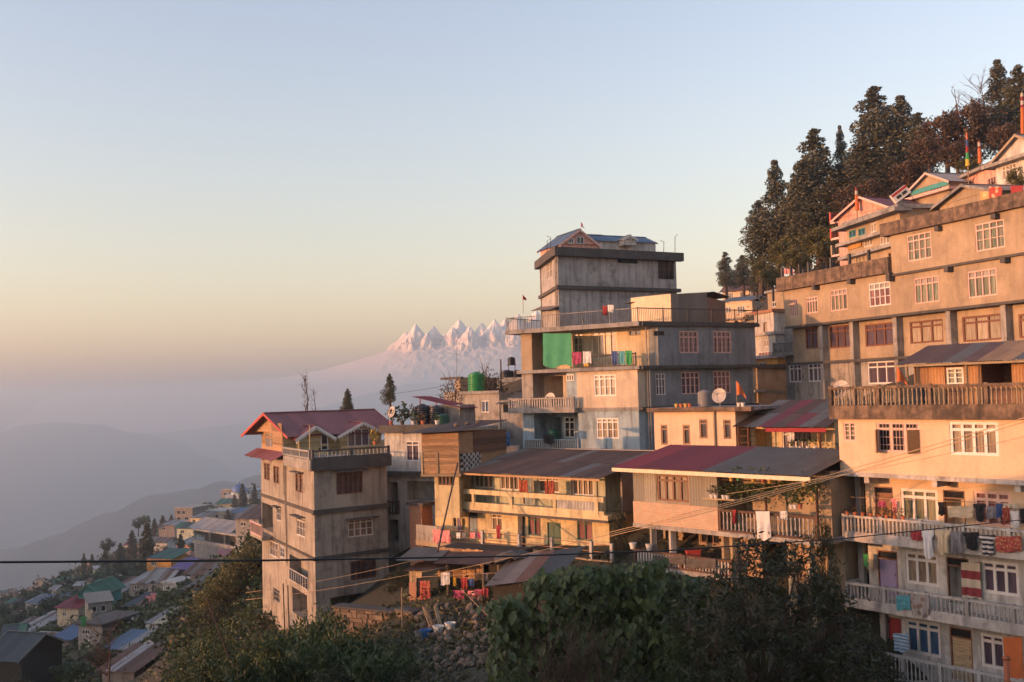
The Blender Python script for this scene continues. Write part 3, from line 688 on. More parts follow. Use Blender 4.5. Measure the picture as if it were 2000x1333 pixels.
# side balcony and drain pipe
sa, sb = L.px(511, 1030)[0], L.px(534, 1030)[0]; zb = L.px(520, 1042)[1]
g = MB(); L.box(g, sa, sb, zb - .25, zb, -.05, .9); h.part('balcony_slab', g, 'conc_beige'); opening(L, 512, 985, 533, 1036, 1.4)
balustrade(h, L.pt(sa, 0, .85).xy, L.pt(sb, 0, .85).xy, zb, .95, 'iron', 'trim_pink', .14)
g = MB(); s0 = L.px(560, 960)[0]
g.tube([L.pt(s0, zc(900), .09), L.pt(s0, zc(1130), .09)], .05, 8); h.part('drain_pipe', g, 'conc_beige'); g = MB(); g.tube([L.pt(s0 - .5, zc(985), .08), L.pt(s0 - .5, zc(915), .08)], .05, 8); h.part('drain_pipe', g, 'conc_beige')
# attic of boards under the red roof
sF = L.px(551, 870)[0]; sB = .3; pF, pB = L.pt(sF, 0, -.05).xy, L.pt(sB, 0, -.05).xy; a_ = Rf.d; LA = Fac(pF, pF + a_ * 10).px(744, 870)[0]
zE = L.px(551, 846)[1]; zR = P(512, 808, 76).z
up = h.vol([pB, pF, pF + a_ * LA, pB + a_ * LA], zT - .1, zE, 'board_yellow', 'attic_wall'); UL, UF = up[0], up[1]
planks(h, UL, 0, UL.L, zT, zE + .7, 'wood_plank', .2, out=.01); planks(h, UF, 0, UF.L, zT, zE, 'board_yellow', .2, out=.01)
window(h, UL, 520, 838, 533, 878, 2, .25, 1, 'wood_pale', 'glass_curtain', cut=False)
mid = (pF + pB) / 2; gable(h, mid, mid + a_ * LA, (pF - pB).length / 2, zE, zR, 'tin_red', .7, 'paint_red', 'wood_plank', gable_over=.7)
for x0, x1, yp, ye, wn in ((570, 642, 832, 853, None), (652, 744, 825, 846, (678, 838, 720, 872))):
    s0, s1 = UF.px(x0, 850)[0], UF.px(x1, 850)[0]; ze, zr = UF.px((x0 + x1) / 2, ye)[1] - .1, UF.px((x0 + x1) / 2, yp)[1]
    c = UF.pt((s0 + s1) / 2, 0, -1.6).xy; e = UF.pt((s0 + s1) / 2, 0, .55).xy
    gable(h, c, e, (s1 - s0) / 2, ze, zr, 'tin_red', .15, 'white_paint', None, gable_over=.35, teeth=True)
    q = h.vol([UF.pt(s0 + .3, 0, .5).xy, UF.pt(s1 - .3, 0, .5).xy, UF.pt(s1 - .3, 0, -.5).xy, UF.pt(s0 + .3, 0, -.5).xy], zT - .1, ze - .02, 'board_yellow', 'bay_wall')
    planks(h, q[0], .02, q[0].L, zT, ze - .03, 'board_yellow', .2, out=.005)
    g = MB(); A_, B_, Cc = UF.pt(s0 + .2, ze, .5), UF.pt(s1 - .2, ze, .5), UF.pt((s0 + s1) / 2, zr - .05, .5); o = UF.n3 * -.08
    g.add([A_, B_, Cc, A_ + o, B_ + o, Cc + o], [(0, 1, 2), (5, 4, 3), (0, 3, 4, 1), (1, 4, 5, 2), (2, 5, 3, 0)]); h.part('gable_wall', g, 'board_yellow')
    if wn: window(h, q[0], *wn, 3, .22, 1, 'white_paint', 'glass_violet', cut=False)
    else: window(h, q[0], 626, 848, 640, 880, 1, 0, 1, 'white_paint', 'glass_dark', cut=False, name='door')
g = MB(); k0, k1 = L.px(503, 890)[0], L.px(560, 895)[0]; za = L.px(530, 880)[1]
sheets(h, L.pt(k0, za - .55, 1.1), L.pt(k1, za - .55, 1.1), L.pt(k1, za, .0), L.pt(k0, za, .0), 'tin_red', .8, name='awning_sheet')
g = MB(); g.tube([Rf.pt(-.1, zT, -.3), Rf.pt(-.1, zT + 2.5, -.3)], .04, 6); h.part('pipe', g, 'wood_pale')
h.finish()
pot(Rf.pt(.35, zc(880), .2), .09, 'iron_dark', 'small dark pot standing on the corner of the terrace parapet', n=14, hgt=.25)
pot(Rf.pt(Rf.L - .6, zT + .9, -.5), .15, 'pot_red', 'yellow-leaved plant behind the terrace parapet of the red-roofed house', 'leaf_yellow', 50, .8)

# ================================================================== cream block behind it with planted roof
p0, p1 = P2(752, 900, 76.5), P2(862, 900, 74.5)
h = House('concrete_house', base_at(p0), 'weathered cream block with planted roof terrace, between red-roofed house and plank shack')
f = h.vol([p0, p1, p1 + Vector((4, 11)), p0 + Vector((4, 11))], -26, Fac(p0, p1).px(800, 843)[1], 'paint_whitish'); W = f[0]; zt = Fac(p0, p1).px(800, 843)[1]
window(h, W, 793, 862, 818, 901, 2, .2, 1, 'white_paint', 'glass_violet'); opening(W, 757, 942, 777, 990, 1.5); opening(W, 795, 940, 848, 978, 1.2); opening(W, 757, 1015, 778, 1060, 1.5)
ledge(h, W, -.2, W.L + .2, W.px(800, 845)[1], W.px(800, 830)[1], .5, 'concrete_dark', 'roof_slab'); ledge(h, W, -.1, W.L, W.px(800, 930)[1], W.px(800, 921)[1], .35)
zr = W.px(800, 1000)[1]; balustrade(h, W.pt(.2, 0, .1).xy, W.pt(1.1, 0, .1).xy, W.px(765, 1003)[1], .9, 'flat', 'concrete_dark', .2)
h.finish(); TZ = W.px(800, 830)[1]
for i, (x, dpt, r_, hh) in enumerate([(758, 1.0, .5, .9), (772, 1.5, .6, 1.3), (783, .8, .5, .8), (795, 1.6, .5, 1.1), (806, .7, .4, .6), (816, .6, .35, .5), (826, .6, .4, .6), (852, .7, .35, .5)]):
    s = W.px(x, 820)[0]; pot(W.pt(s, TZ, -dpt + .6), .16, ['pot_red', 'pot_white', 'iron_dark'][i % 3],
        'potted plant on the planted roof terrace, %s from its left end' % ['first', 'second', 'third', 'fourth', 'fifth', 'sixth', 'seventh', 'eighth'][i], ['leaf_brown', 'leaf_mid', 'leaf_dark'][i % 3], 70, hh)
dish(W.pt(W.px(762, 800)[0], TZ + .3, -.3), (-.7, -.7, .3), .42, 'round satellite dish beside the small conifer on the planted roof')
tank(W.pt(W.px(806, 800)[0], TZ, -1.4), .62, 1.5, 'tank_black', 'black ribbed water tank under the red lean-to on the planted roof'); tank(W.pt(W.px(830, 800)[0], TZ, -1.7), .6, 1.35, 'tank_black', 'second black water tank, right of the sunlit black one')
tank(W.pt(W.px(851, 800)[0], TZ, -1.0), .5, .75, 'tank_darkgreen', 'low dark green water tank at the right of the planted roof')
hs = House('rooftop_shed', W.pt(3, TZ, -4), 'small rooftop shed with red sloping sheet roof beside black tanks', 'shed')
a, b = W.pt(W.px(789, 800)[0], 0, -2.4).xy, W.pt(W.px(868, 800)[0], 0, -2.4).xy; nb = Vector((-W.n.x, -W.n.y)) * 2.5
hs.vol([a, b, b + nb, a + nb], TZ, TZ + 1.35, 'conc_mid')
zq = TZ + 2.05; sheets(hs, v3(a - W.d * .5 + W.n * .5, zq), v3(a - W.d * .5 + nb, zq), v3(b + W.d * .3 + nb, zq - .95), v3(b + W.d * .3 + W.n * .5, zq - .95), 'tin_maroon', .8)
for q in (a, a + nb): hs.part('post', MB().bar(v3(q, TZ), v3(q, zq - .1), .08), 'paint_red')
hs.finish()

# ================================================================== yellow two-storey house under rusty roof, with deck
pA, pB_ = P2(896, 960, 67.5), P2(1178, 960, 59.5); W = Fac(pA, pB_); zx = lambda x, y, w_=W: w_.px(x, y)[1]
h = House('hillside_house', base_at(pA), 'yellow two-storey house with long rusty roof, railed balcony and deck')
zFl = W.px(1030, 996)[1]; zEv = W.px(1030, 926)[1]
LW = W.off(-.9); UW_ = W.off(-1.5)
bk = Vector((-W.n.x, -W.n.y))
sl0 = LW.px(850, 1000)[0]; sl1 = LW.px(1190, 1040)[0]; A1, B1 = LW.pt(sl0, 0).xy, LW.pt(sl1, 0).xy
f = h.vol([A1, B1, B1 + bk * 6, A1 + bk * 6], -22, zFl - .25, 'paint_yellow'); lo = f[0]
A2, B2 = UW_.pt(UW_.px(899, 940)[0], 0).xy, UW_.pt(UW_.px(1182, 950)[0], 0).xy
f = h.vol([A2, B2, B2 + bk * 5.4, A2 + bk * 5.4], zFl - .02, zEv + .35, 'paint_palegreen', 'upper_wall'); upw = f[0]
for r in ((926, 928, 962, 953), (977, 930, 1013, 957), (1118, 936, 1159, 968)): window(h, upw, *r, 4, .0, 1, 'white_paint', 'glass_curtain')
window(h, upw, 1052, 932, 1092, 962, 3, .25, 1, 'white_paint', 'glass_curtain'); door(h, upw, 1021, 930, 1041, 985, 'paint_sky', 'wood_brown')
window(h, lo, 883, 996, 900, 1031, 2, .22, 1, 'cream_paint', 'glass_dark'); door(h, lo, 915, 999, 933, 1050, 'paint_sky', 'wood_brown', True); window(h, lo, 960, 1004, 981, 1037, 2, .24, 1, 'cream_paint', 'glass_curtain')
window(h, lo, 1031, 1006, 1056, 1046, 2, .24, 1, 'wood_green', 'glass_pink'); door(h, lo, 1069, 1021, 1096, 1085, 'wood_green', 'wood_green', cols=2); window(h, lo, 1127, 1015, 1157, 1056, 2, .2, 1, 'wood_green', 'glass_pink')
g = MB(); W.box(g, -.1, W.L + .3, zFl - .28, zFl, -1.7, .02); h.part('balcony_slab', g, 'paint_yellow'); g = MB(); W.box(g, -.15, W.L + .35, zFl - .42, zFl - .283, -1.6, .1); h.part('slab_edge', g, 'concrete_dark')
# balcony parapet with open panels
zr0, zr1 = zFl, W.px(1030, 963)[1]
g = MB(); W.box(g, 0, W.L, zr1 - .3, zr1, -.14, 0); W.box(g, 0, W.L, zr0, zr0 + .22, -.13, -.01); par = h.part('balcony_parapet', g, 'paint_yellow')
for x in (897, 924, 998, 1083, 1165): s = W.px(x, 975)[0]; g = MB(); W.box(g, s - .11, s + .11, zr0, zr1 + .02, -.16, .02); g.build('post', 'paint_yellow', par)
s0, s1 = W.px(1084, 978)[0], W.px(1164, 985)[0]
for k in range(26): g = MB(); s = s0 + .15 + (s1 - s0 - .3) * k / 25; W.box(g, s - .035, s + .035, zr0 + .2, zr1 - .28, -.1, -.05); g.build('baluster', 'paint_whitish', par)
for x in (1000, 1068, 1115, 1165, 955): g = MB(); s = W.px(x, 950)[0]; g.bar(W.pt(s, zr1, -.07), W.pt(s, zEv + .05, -.07), .06); h.part('roof_post', g, 'wood_dark')
g = MB(); sd_ = lo.px(1020, 1040)[0]; lo.box(g, sd_ - .2, sd_ + .2, -22, zFl - .3, -.02, .18); h.part('pier', g, 'concrete_dark')
# roof
e0 = W.pt(W.px(888, 917)[0] - .1, W.px(892, 917)[1], .55); e1 = W.pt(W.L + .2, W.px(1170, 937)[1], .55); eL = min(e0.z, e1.z); e0.z = e1.z = (e0.z + e1.z) / 2
rz = P(1090, 879, 68.5).z; r0 = e0 - W.n3 * 6.3 + W.u3 * 1.3; r1 = e1 - W.n3 * 6.3 + W.u3 * .6; r0.z = r1.z = rz
sheets(h, e0, e1, r1, r0, ['tin_rust', 'tin_rust', 'tin_rust', 'tin_grey'], .8, rows=2)
sheets(h, r0 - W.n3 * 3.5 - Vector((0, 0, 1.6)), r1 - W.n3 * 3.5 - Vector((0, 0, 1.6)), r1, r0, 'tin_rust', .8)
h.part('ridge_cap', MB().bar(r0 + Vector((0, 0, .05)), r1 + Vector((0, 0, .05)), .35, .05), 'tin_pale'); h.part('fascia', MB().bar(e0 - Vector((0, 0, .1)), e1 - Vector((0, 0, .1)), .04, .12), 'tin_orange')
# right-hand shaded side wall up to the roof
g = MB(); q0 = UW_.pt(UW_.L - 0.0, zEv + .3, -.02); q = [W.pt(W.L + .25, zFl, -1.5), W.pt(W.L + .25, zFl, -6.2), W.pt(W.L + .25, rz - .15, -6.0), W.pt(W.L + .25, zEv + .25, -1.5)]
o = W.u3 * -.12; g.add(q + [x + o for x in q], [(0, 1, 2, 3), (7, 6, 5, 4), (0, 4, 5, 1), (1, 5, 6, 2), (2, 6, 7, 3), (3, 7, 4, 0)]); h.part('side_wall', g, 'tin_grey')
# deck
DK = W.off(.75); zd = DK.px(1040, 1080)[1]; d0, d1 = DK.px(812, 1055)[0], DK.px(1195, 1095)[0]
g = MB(); DK.box(g, d0, d1, zd - .35, zd, -1.7, 0); h.part('deck', g, 'conc_warm')
for x0, x1 in ((868, 940), (940, 1011), (1011, 1075), (1075, 1152), (1152, 1192)):
    s0, s1 = DK.px(x0, 1060)[0], DK.px(x1, 1060)[0]; g = MB(); DK.box(g, s1 - .09, s1 + .09, zd, zd + 1.0, -.22, -.04); rp = h.part('deck_post', g, 'plaster_white')
    for hz in (.45, .88): MB().bar(DK.pt(s0, zd + hz, -.13), DK.pt(s1 - .09, zd + hz, -.13), .04).build('rail', 'wood_brown', rp)
g = MB(); DK.box(g, d0, d0 + .0 + (DK.px(862, 1060)[0] - d0), zd, zd + 1.0, -.2, -.05); h.part('deck_wall', g, 'conc_mid')
# brick pier and side door at the left end
BP = W.off(-.2); s0, s1 = BP.px(800, 1020)[0], BP.px(824, 1020)[0]; g = MB(); BP.box(g, s0, s1, -22, BP.px(812, 988)[1], -1.0, 0); h.part('brick_pier', g, 'brick_red')
g = MB(); BP.box(g, s0 - .2, s1 + .3, BP.px(812, 988)[1], BP.px(812, 982)[1], -1.1, .15); h.part('pier_cap', g, 'concrete_dark')
s2 = BP.px(852, 1020)[0]; g = MB(); BP.box(g, s1, s2, zd - 3, BP.px(840, 985)[1], -1.5, -1.3); h.part('side_panel', g, 'conc_warm')
h.finish()
# the glazed corner room with the plank shack on it
cA, cB = P2(849, 960, 67.2), P2(897, 960, 66.6)
h = House('plank_shack', base_at(cA), 'unpainted plank shack with tin roof, raised on a cream glazed corner room')
w0 = Fac(cA, cB); zt = w0.px(870, 924)[1]; bk2 = Vector((.35, 1)).normalized()
f = h.vol([cA, cB, cB + bk2 * 4, cA + bk2 * 4], w0.px(870, 1012)[1], zt, 'paint_yellow'); window(h, f[0], 856, 918 + 2, 887, 948, 4, .0, 1, 'wood_brown', 'glass_curtain')
sA, sB = P2(824, 880, 66.9), P2(897, 880, 66.3); w1 = Fac(sA, sB); zb_ = w1.px(860, 928)[1]; ztp = w1.px(860, 846)[1]
f = h.vol([sA, sB, sB + Vector((3.0, 4.4)), sA + Vector((2.4, 5))], zb_, ztp, 'wood_plank'); planks(h, f[0], 0, f[0].L, zb_ + .1, ztp, 'wood_plank', .2, out=.01); planks(h, f[1], 1.5, f[1].L, zb_ + 1.3, ztp, 'wood_dark', .22, out=.01)
g = MB(); f[0].box(g, -.08, f[0].L + .1, zb_ - .1, zb_ + .08, -.1, .12); h.part('beam', g, 'wood_pale')
for s in (.02, f[0].L * .42, f[0].L - .06): g = MB(); f[0].box(g, s - .05, s + .05, zb_, zb_ + 1.5, .06, .1); h.part('stud', g, 'wood_pale')
window(h, f[0], 826, 880, 852, 908, 2, 0, 1, 'wood_pale', 'glass_dark', cut=False)
# pierced block screen on the shaded side
g = MB(); W2 = f[1]; s0, s1, q0, q1 = .05, min(W2.L * .42, 3.2), zb_ + .25, zb_ + 1.35; nI, nJ = 9, 6
for i in range(nI):
    for j in range(nJ):
        if (i + j) % 2 == 0: W2.box(g, s0 + (s1 - s0) * i / nI, s0 + (s1 - s0) * (i + 1) / nI, q0 + (q1 - q0) * j / nJ, q0 + (q1 - q0) * (j + 1) / nJ, .03, .12)
sc = h.part('pierced_screen', g, 'plaster_white'); g = MB(); W2.box(g, s0, s1, q0, q1, .005, .02); h.part('screen_dark', g, 'room_dark')  # dark sheet stands in for the unlit room behind the blocks
sheets(h, v3(sA + Vector((-1.2, -.5)), ztp + .0), v3(sB + Vector((.2, -.6)), ztp + .12), v3(sB + Vector((3.2, 4.6)), ztp + .62), v3(sA + Vector((2.2, 5.2)), ztp + .6), 'tin_rust', .8)
h.finish()
ST = w1
for i, x in enumerate((888, 897, 906)): tag(place('roof_stone', MB().lathe((0, 0, 0), [(.16, 0), (.22, .08), (.15, .2), (.05, .24)], 7).mesh('roof_stone', 'stone'), None, v3(sB + Vector((-.2 + i * .7, 1.2 + i * .5)), ztp + .36 + i * .06)), 'stone weighing down the tin roof of the plank shack, %s of three' % ['left', 'middle', 'right'][i], 'stone', 'stones on the shack roof')

# ================================================================== patched shack below the deck
cA, cB = P2(824, 1150, 60.5), P2(975, 1150, 57.5); w0 = Fac(cA, cB); bk = Vector((-w0.n.x, -w0.n.y))
h = House('patched_shack', base_at(cA), 'patched plank and tin shack below the yellow house, laundry hung in front', 'shed')
zt = w0.px(900, 1082)[1]; zm = w0.px(900, 1128)[1]; zg = w0.px(900, 1195)[1]
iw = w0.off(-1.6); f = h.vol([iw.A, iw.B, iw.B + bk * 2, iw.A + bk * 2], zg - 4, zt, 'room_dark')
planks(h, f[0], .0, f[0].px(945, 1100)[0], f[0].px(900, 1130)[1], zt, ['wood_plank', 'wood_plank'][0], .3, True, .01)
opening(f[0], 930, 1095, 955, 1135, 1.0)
for (x0, y0, x1, y1, o, mt) in ((802, 1088, 880, 1062, 1.4, 'tin_grey'), (878, 1094, 985, 1074, 1.6, 'tin_rust')):
    A_, B_ = f[0].pt(f[0].px(x0, y0)[0], f[0].px(x0, y0)[1], o), f[0].pt(f[0].px(x1, y0)[0], f[0].px(x1, y0)[1] - .05, o); U = Vector((0, 0, .55))
    sheets(h, A_, B_, B_ - f[0].n3 * 1.7 + U, A_ - f[0].n3 * 1.7 + U, mt, .8)
s0, s1 = w0.px(799, 1150)[0], w0.px(823, 1150)[0]; g = MB(); w0.box(g, s0, s1, zg - 5, w0.px(810, 1138)[1], -.8, 0); h.part('brick_pier', g, 'brick_red')
planks(h, w0, s0, s1, w0.px(810, 1138)[1], w0.px(810, 1116)[1], 'wood_pale', .22, True, -.1)
A_, B_ = w0.pt(s0 - .3, w0.px(800, 1116)[1], .2), w0.pt(w0.px(878, 1100)[0], w0.px(860, 1108)[1], .2); U = Vector((0, 0, .3)); sheets(h, A_, B_, B_ - w0.n3 * 1.6 + U, A_ - w0.n3 * 1.6 + U, 'tin_rust', .8)
for x in (870, 940, 970): g = MB(); s = w0.px(x, 1150)[0]; g.bar(w0.pt(s, zg - 1, -.2), w0.pt(s, w0.px(x, 1105)[1], -.2), .09); h.part('post', g, 'wood_pale')
h.finish()
cA2, cB2 = P2(962, 1140, 54.5), P2(1100, 1140, 52.5); w2 = Fac(cA2, cB2)
h = House('tin_shed', base_at(cA2), 'low shed with sagging rusty and grey tin roof, behind the big-leaved bush', 'shed')
f = h.vol([cA2, cB2, cB2 + bk * 3, cA2 + bk * 3], zg - 5, w2.px(1000, 1135)[1], 'room_dark')
A_, B_ = w2.pt(-.2, w2.px(962, 1143)[1], .5), w2.pt(w2.L, w2.px(1090, 1135)[1] + .2, .5); U = Vector((0, 0, 1.15)); sheets(h, A_, B_, B_ - w2.n3 * 3.2 + U, A_ - w2.n3 * 3.2 + U, ['tin_rust', 'tin_grey', 'tin_slate'], .8)
h.finish()
g = MB(); c = P(1005, 1092, 56.5); nU = 12; vs = []
for j in range(nU + 1):
    for i in range(nU + 1):
        u, v = i / nU - .5, j / nU - .5; vs.append(c + Vector((u * 2.2, v * 1.4, .45 - 1.2 * (u * u + v * v) + .16 * noise.noise(Vector((u * 7, v * 7, 2))))))
g.add(vs, [(j * 13 + i, j * 13 + i + 1, (j + 1) * 13 + i + 1, (j + 1) * 13 + i) for j in range(nU) for i in range(nU)]); tag(g.build('tarpaulin', 'tarp_dark', None, True), 'crumpled dark tarpaulin bunched over the shed roof under the deck', 'tarpaulin')
# laundry by the shack and on the yellow house
def hang(w_, out, x0, x1, y0, y1, mat, label, name='garment', **k):
    a = w_.pt(w_.px(x0, y0)[0], w_.px(x0, y0)[1], out); b = w_.pt(w_.px(x1, y0)[0], w_.px(x1, y0)[1], out)
    return drape(name, a, b, abs(w_.px(x0, y0)[1] - w_.px(x0, y1)[1]), mat, label, **k)
hang(DK, .05, 846, 861, 1034, 1060, 'cloth_pink', 'pink printed cloth on the deck rail, left one of the pair', 'cloth'); hang(DK, .06, 862, 880, 1036, 1059, 'cloth_pink', 'pink printed cloth on the deck rail, right one of the pair', 'cloth')
hang(DK, .02, 969, 978, 1026, 1051, 'cloth_red', 'dark red towel hung on the deck rail below the middle window', 'towel')
for i, (x0, x1, mt, lb) in enumerate([(889, 897, 'cloth_white', 'small white garment'), (900, 908, 'cloth_grey', 'small grey garment'), (916, 926, 'cloth_pink', 'small pink garment'), (930, 940, 'cloth_magenta', 'small magenta garment')]):
    hang(DK, -.1, x0, x1, 1041, 1052, mt, lb + ' on the deck line, left of the first post', wave=.03)
hang(lo, .25, 900, 905, 1012, 1040, 'cloth_lilac', 'lilac towel hanging beside the left lower window of the yellow house', 'towel')
hang(upw, .9, 1031, 1049, 936, 962, 'cloth_print', 'patterned red and white cloth hung in front of the balcony door', 'cloth')
for i, (x0, x1, y0, y1, mt, lb, o) in enumerate([(826, 846, 1133, 1172, 'cloth_print', 'red printed sari cloth hung beside the brick pier of the shack', .3), (818, 828, 1128, 1165, 'cloth_black', 'black garment at the left end of the shack line', .2),
        (864, 880, 1118, 1142, 'cloth_white', 'white cloth hung high in the shack doorway', .1), (887, 893, 1128, 1144, 'cloth_yellow', 'narrow pale yellow cloth on the shack line', .1), (904, 916, 1128, 1150, 'cloth_red', 'bright red garment hanging over the printed dress', .15),
        (918, 928, 1130, 1145, 'cloth_blue', 'dark blue garment on the shack line', .1), (896, 917, 1150, 1190, 'cloth_magenta', 'long magenta and orange printed dress hung lowest below the shack', .5), (922, 935, 1152, 1172, 'cloth_pink', 'salmon cloth left of the maroon cloths', .4),
        (936, 949, 1149, 1168, 'cloth_magenta', 'maroon cloth in the middle of the low line', .4), (950, 962, 1146, 1168, 'cloth_red', 'dark red cloth at the right end of the low line', .4), (940, 948, 1122, 1138, 'cloth_grey', 'grey garment inside the shack opening', -.3), (964, 971, 1120, 1134, 'cloth_white', 'small white cloth at the right of the shack opening', -.2)]):
    hang(w0, o, x0, x1, y0, y1, mt, lb)
wire([w0.pt(w0.px(815, 1128)[0], w0.px(815, 1127)[1], .2), w0.pt(w0.px(975, 1140)[0], w0.px(975, 1118)[1], .2)], .012, 'washing line strung across the front of the patched shack', 'cable_tan', name='washing_line')
# woman on the balcony is a bundle of cloth over the rail: brown and dark red
hang(W, -.3, 1058, 1075, 940, 968, 'cloth_print', 'dark red and brown bundle of cloth over the balcony rail', 'cloth')
# rubble slope
t = thing('rubble_heap', base_at(P2(870, 1240, 56)), 'heap of broken stones and concrete spilling below the patched shack', 'rubble')
stones = []
for k in range(6):
    g = MB(); r_ = random.Random(k + 40); bm = bmesh.new(); bmesh.ops.create_icosphere(bm, subdivisions=1, radius=1)
    for v in bm.verts: v.co *= r_.uniform(.65, 1.1); v.co.z *= .7
    me = bpy.data.meshes.new('stone'); bm.to_mesh(me); bm.free(); me.materials.append(M['stone']); stones.append(me)
r_ = random.Random(3)
for k in range(260):
    px = r_.uniform(800, 975); py = r_.uniform(1185, 1300); Y = 57.5 - (py - 1185) * .1; q = P2(px, py, Y); s = r_.uniform(.07, .3) * (1.2 if k < 60 else 1)
    place('stone', stones[k % 6], t, (q.x, q.y, gz(q.x, q.y) + s * .3), (r_.uniform(0, 3), r_.uniform(0, 3), r_.uniform(0, 6)), (s, s, s))
for i, (x, y, mt, lb) in enumerate([(845, 1225, 'wood_pale', 'broken pale board sticking out of the rubble, upper one'), (862, 1228, 'wood_pale', 'broken pale board in the rubble, right one'), (852, 1240, 'wood_plank', 'brown board lying in the rubble, lower one'), (838, 1252, 'wood_dark', 'dark board at the foot of the rubble')]):
    q = P2(x, y, 54); z = gz(q.x, q.y); tag(MB().bar((q.x, q.y, z), (q.x + r_.uniform(-.8, .8), q.y + .4, z + r_.uniform(.7, 1.3)), .2, .05).build('board', mt), lb, 'board', 'boards in the rubble')
for i, (x, y, mt, lb) in enumerate([(820, 1232, 'tank_grey', 'grey bucket tipped over in the rubble'), (857, 1258, 'pot_white', 'white plastic bag-like tub among the rubble'), (832, 1262, 'barrel_blue', 'blue tub at the bottom of the rubble'), (880, 1252, 'pot_white', 'pale tub at the right of the rubble')]):
    q = P2(x, y, 53.5); t2 = thing('bucket', (q.x, q.y, gz(q.x, q.y)), lb, 'bucket', 'tubs in the rubble'); g = MB(); g.lathe((q.x, q.y, gz(q.x, q.y) - .02), [(.2, 0), (.28, .4), (.31, .4), (.31, .44), (.26, .43), (.19, .06)], 12); g.build('tub', mt, t2)

# masonry walls holding the bank between the tower house and the shack
def bank_wall(x0, x1, yt, yb, Y0, Y1, label, seed):
    a, b = P2(x0, yt, Y0), P2(x1, yt, Y1); w_ = Fac(a, b); zt, zb = w_.px((x0 + x1) / 2, yt)[1], w_.px((x0 + x1) / 2, yb)[1]; r_ = random.Random(seed); t = thing('retaining_wall', v3(a, zb), label, 'wall', 'retaining walls on the bank'); g = MB(); w_.box(g, 0, w_.L, zb - 2, zt - .05, -.8, -.1); g.build('core', 'conc_grey', t); z = zb
    while z < zt - .1:
        hh = r_.uniform(.22, .36); s = 0
        while s < w_.L - .1: ww = min(r_.uniform(.3, .7), w_.L - s); g = MB(); w_.box(g, s + .015, s + ww - .015, z + .012, min(z + hh, zt) - .012, -.15, r_.uniform(-.03, .06)); g.build('stone', 'stone', t); s += ww
        z += hh
    g = MB(); w_.box(g, -.05, w_.L + .05, zt - .04, zt + .1, -.85, .1); g.build('coping', 'concrete_dark', t)
bank_wall(650, 772, 1192, 1275, 61, 59, 'rough stone retaining wall under the shaded side of the tower house', 1)
bank_wall(774, 806, 1195, 1280, 58, 57, 'short stone retaining wall left of the brick pier', 2)
# ================================================================== central grey-blue house with two railed terraces
K, Rt, Lt = P2(1246, 760, 75), P2(1466, 760, 80.5), P2(1021, 760, 81)
h = House('apartment_house', base_at(K), 'tall grey-blue house with green net, laundry balconies and railed terrace, centre', 'house')
FL = Fac(Lt, K); FR = Fac(K, Rt); zk = lambda y: FR.px(1246, y)[1]
Bk = Rt + (Lt - K)
sM = FL.px(1127, 760)[0]; M0 = FL.pt(sM, 0).xy                      # solid part right of the recessed balconies
ib = FL.off(-1.6); I0, I1 = ib.pt(FL.px(1040, 760)[0], 0).xy, ib.pt(sM, 0).xy
zA, zB, zC = zk(801), zk(718), zk(634)
lit = h.vol([I0, I1, M0, K, Rt, Bk], -22, zA, 'paint_sky')
mid_ = h.vol([I0, I1, M0, K, Rt, Bk], zA + .2, zB - .12, 'conc_tan'); tIn = FL.off(-1.7)
T0, T1 = tIn.pt(FL.px(1040, 700)[0], 0).xy, tIn.pt(FL.L - .02, 0).xy
top_ = h.vol([T0, T1, FR.pt(1.9, 0).xy, Rt, Bk], zB + .1, zC - .1, 'paint_cream')
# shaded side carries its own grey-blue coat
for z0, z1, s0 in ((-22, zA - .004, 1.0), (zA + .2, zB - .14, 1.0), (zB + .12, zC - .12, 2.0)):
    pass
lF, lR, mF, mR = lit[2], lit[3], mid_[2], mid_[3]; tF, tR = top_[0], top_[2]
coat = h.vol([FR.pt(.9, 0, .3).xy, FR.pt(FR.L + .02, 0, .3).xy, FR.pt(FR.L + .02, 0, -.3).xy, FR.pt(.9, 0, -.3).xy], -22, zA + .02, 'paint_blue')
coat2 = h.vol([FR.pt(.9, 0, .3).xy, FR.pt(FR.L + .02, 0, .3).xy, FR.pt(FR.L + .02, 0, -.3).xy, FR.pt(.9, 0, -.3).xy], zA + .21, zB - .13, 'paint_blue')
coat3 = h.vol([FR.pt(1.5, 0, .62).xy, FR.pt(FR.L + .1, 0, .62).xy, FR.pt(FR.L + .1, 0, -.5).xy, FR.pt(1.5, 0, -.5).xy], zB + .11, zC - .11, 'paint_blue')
cR, cR2, cR3 = coat[0], coat2[0], coat3[0]
for r in ((1327, 647, 1364, 690), (1393, 647, 1428, 690)): window(h, cR3, *r, 4, .28, 1, 'trim_pink', 'glass_violet', fw=.09, grille='trim_pink')
window(h, cR3, 1278, 647, 1298, 656, 3, 0, 1, 'concrete_dark', 'glass_dark')
window(h, cR2, 1281, 730, 1300, 772, 3, .25, 2, 'white_paint', 'glass_violet'); window(h, cR2, 1331, 727, 1367, 770, 4, .26, 2, 'trim_pink', 'glass_violet'); window(h, cR2, 1394, 725, 1427, 768, 4, .26, 2, 'trim_pink', 'glass_pink')
window(h, mF, 1160, 732, 1203, 774, 4, .2, 2, 'white_paint', 'glass_pale', fw=.1); window(h, lF, 1165, 817, 1208, 857, 4, .2, 2, 'white_paint', 'glass_pale', fw=.1)
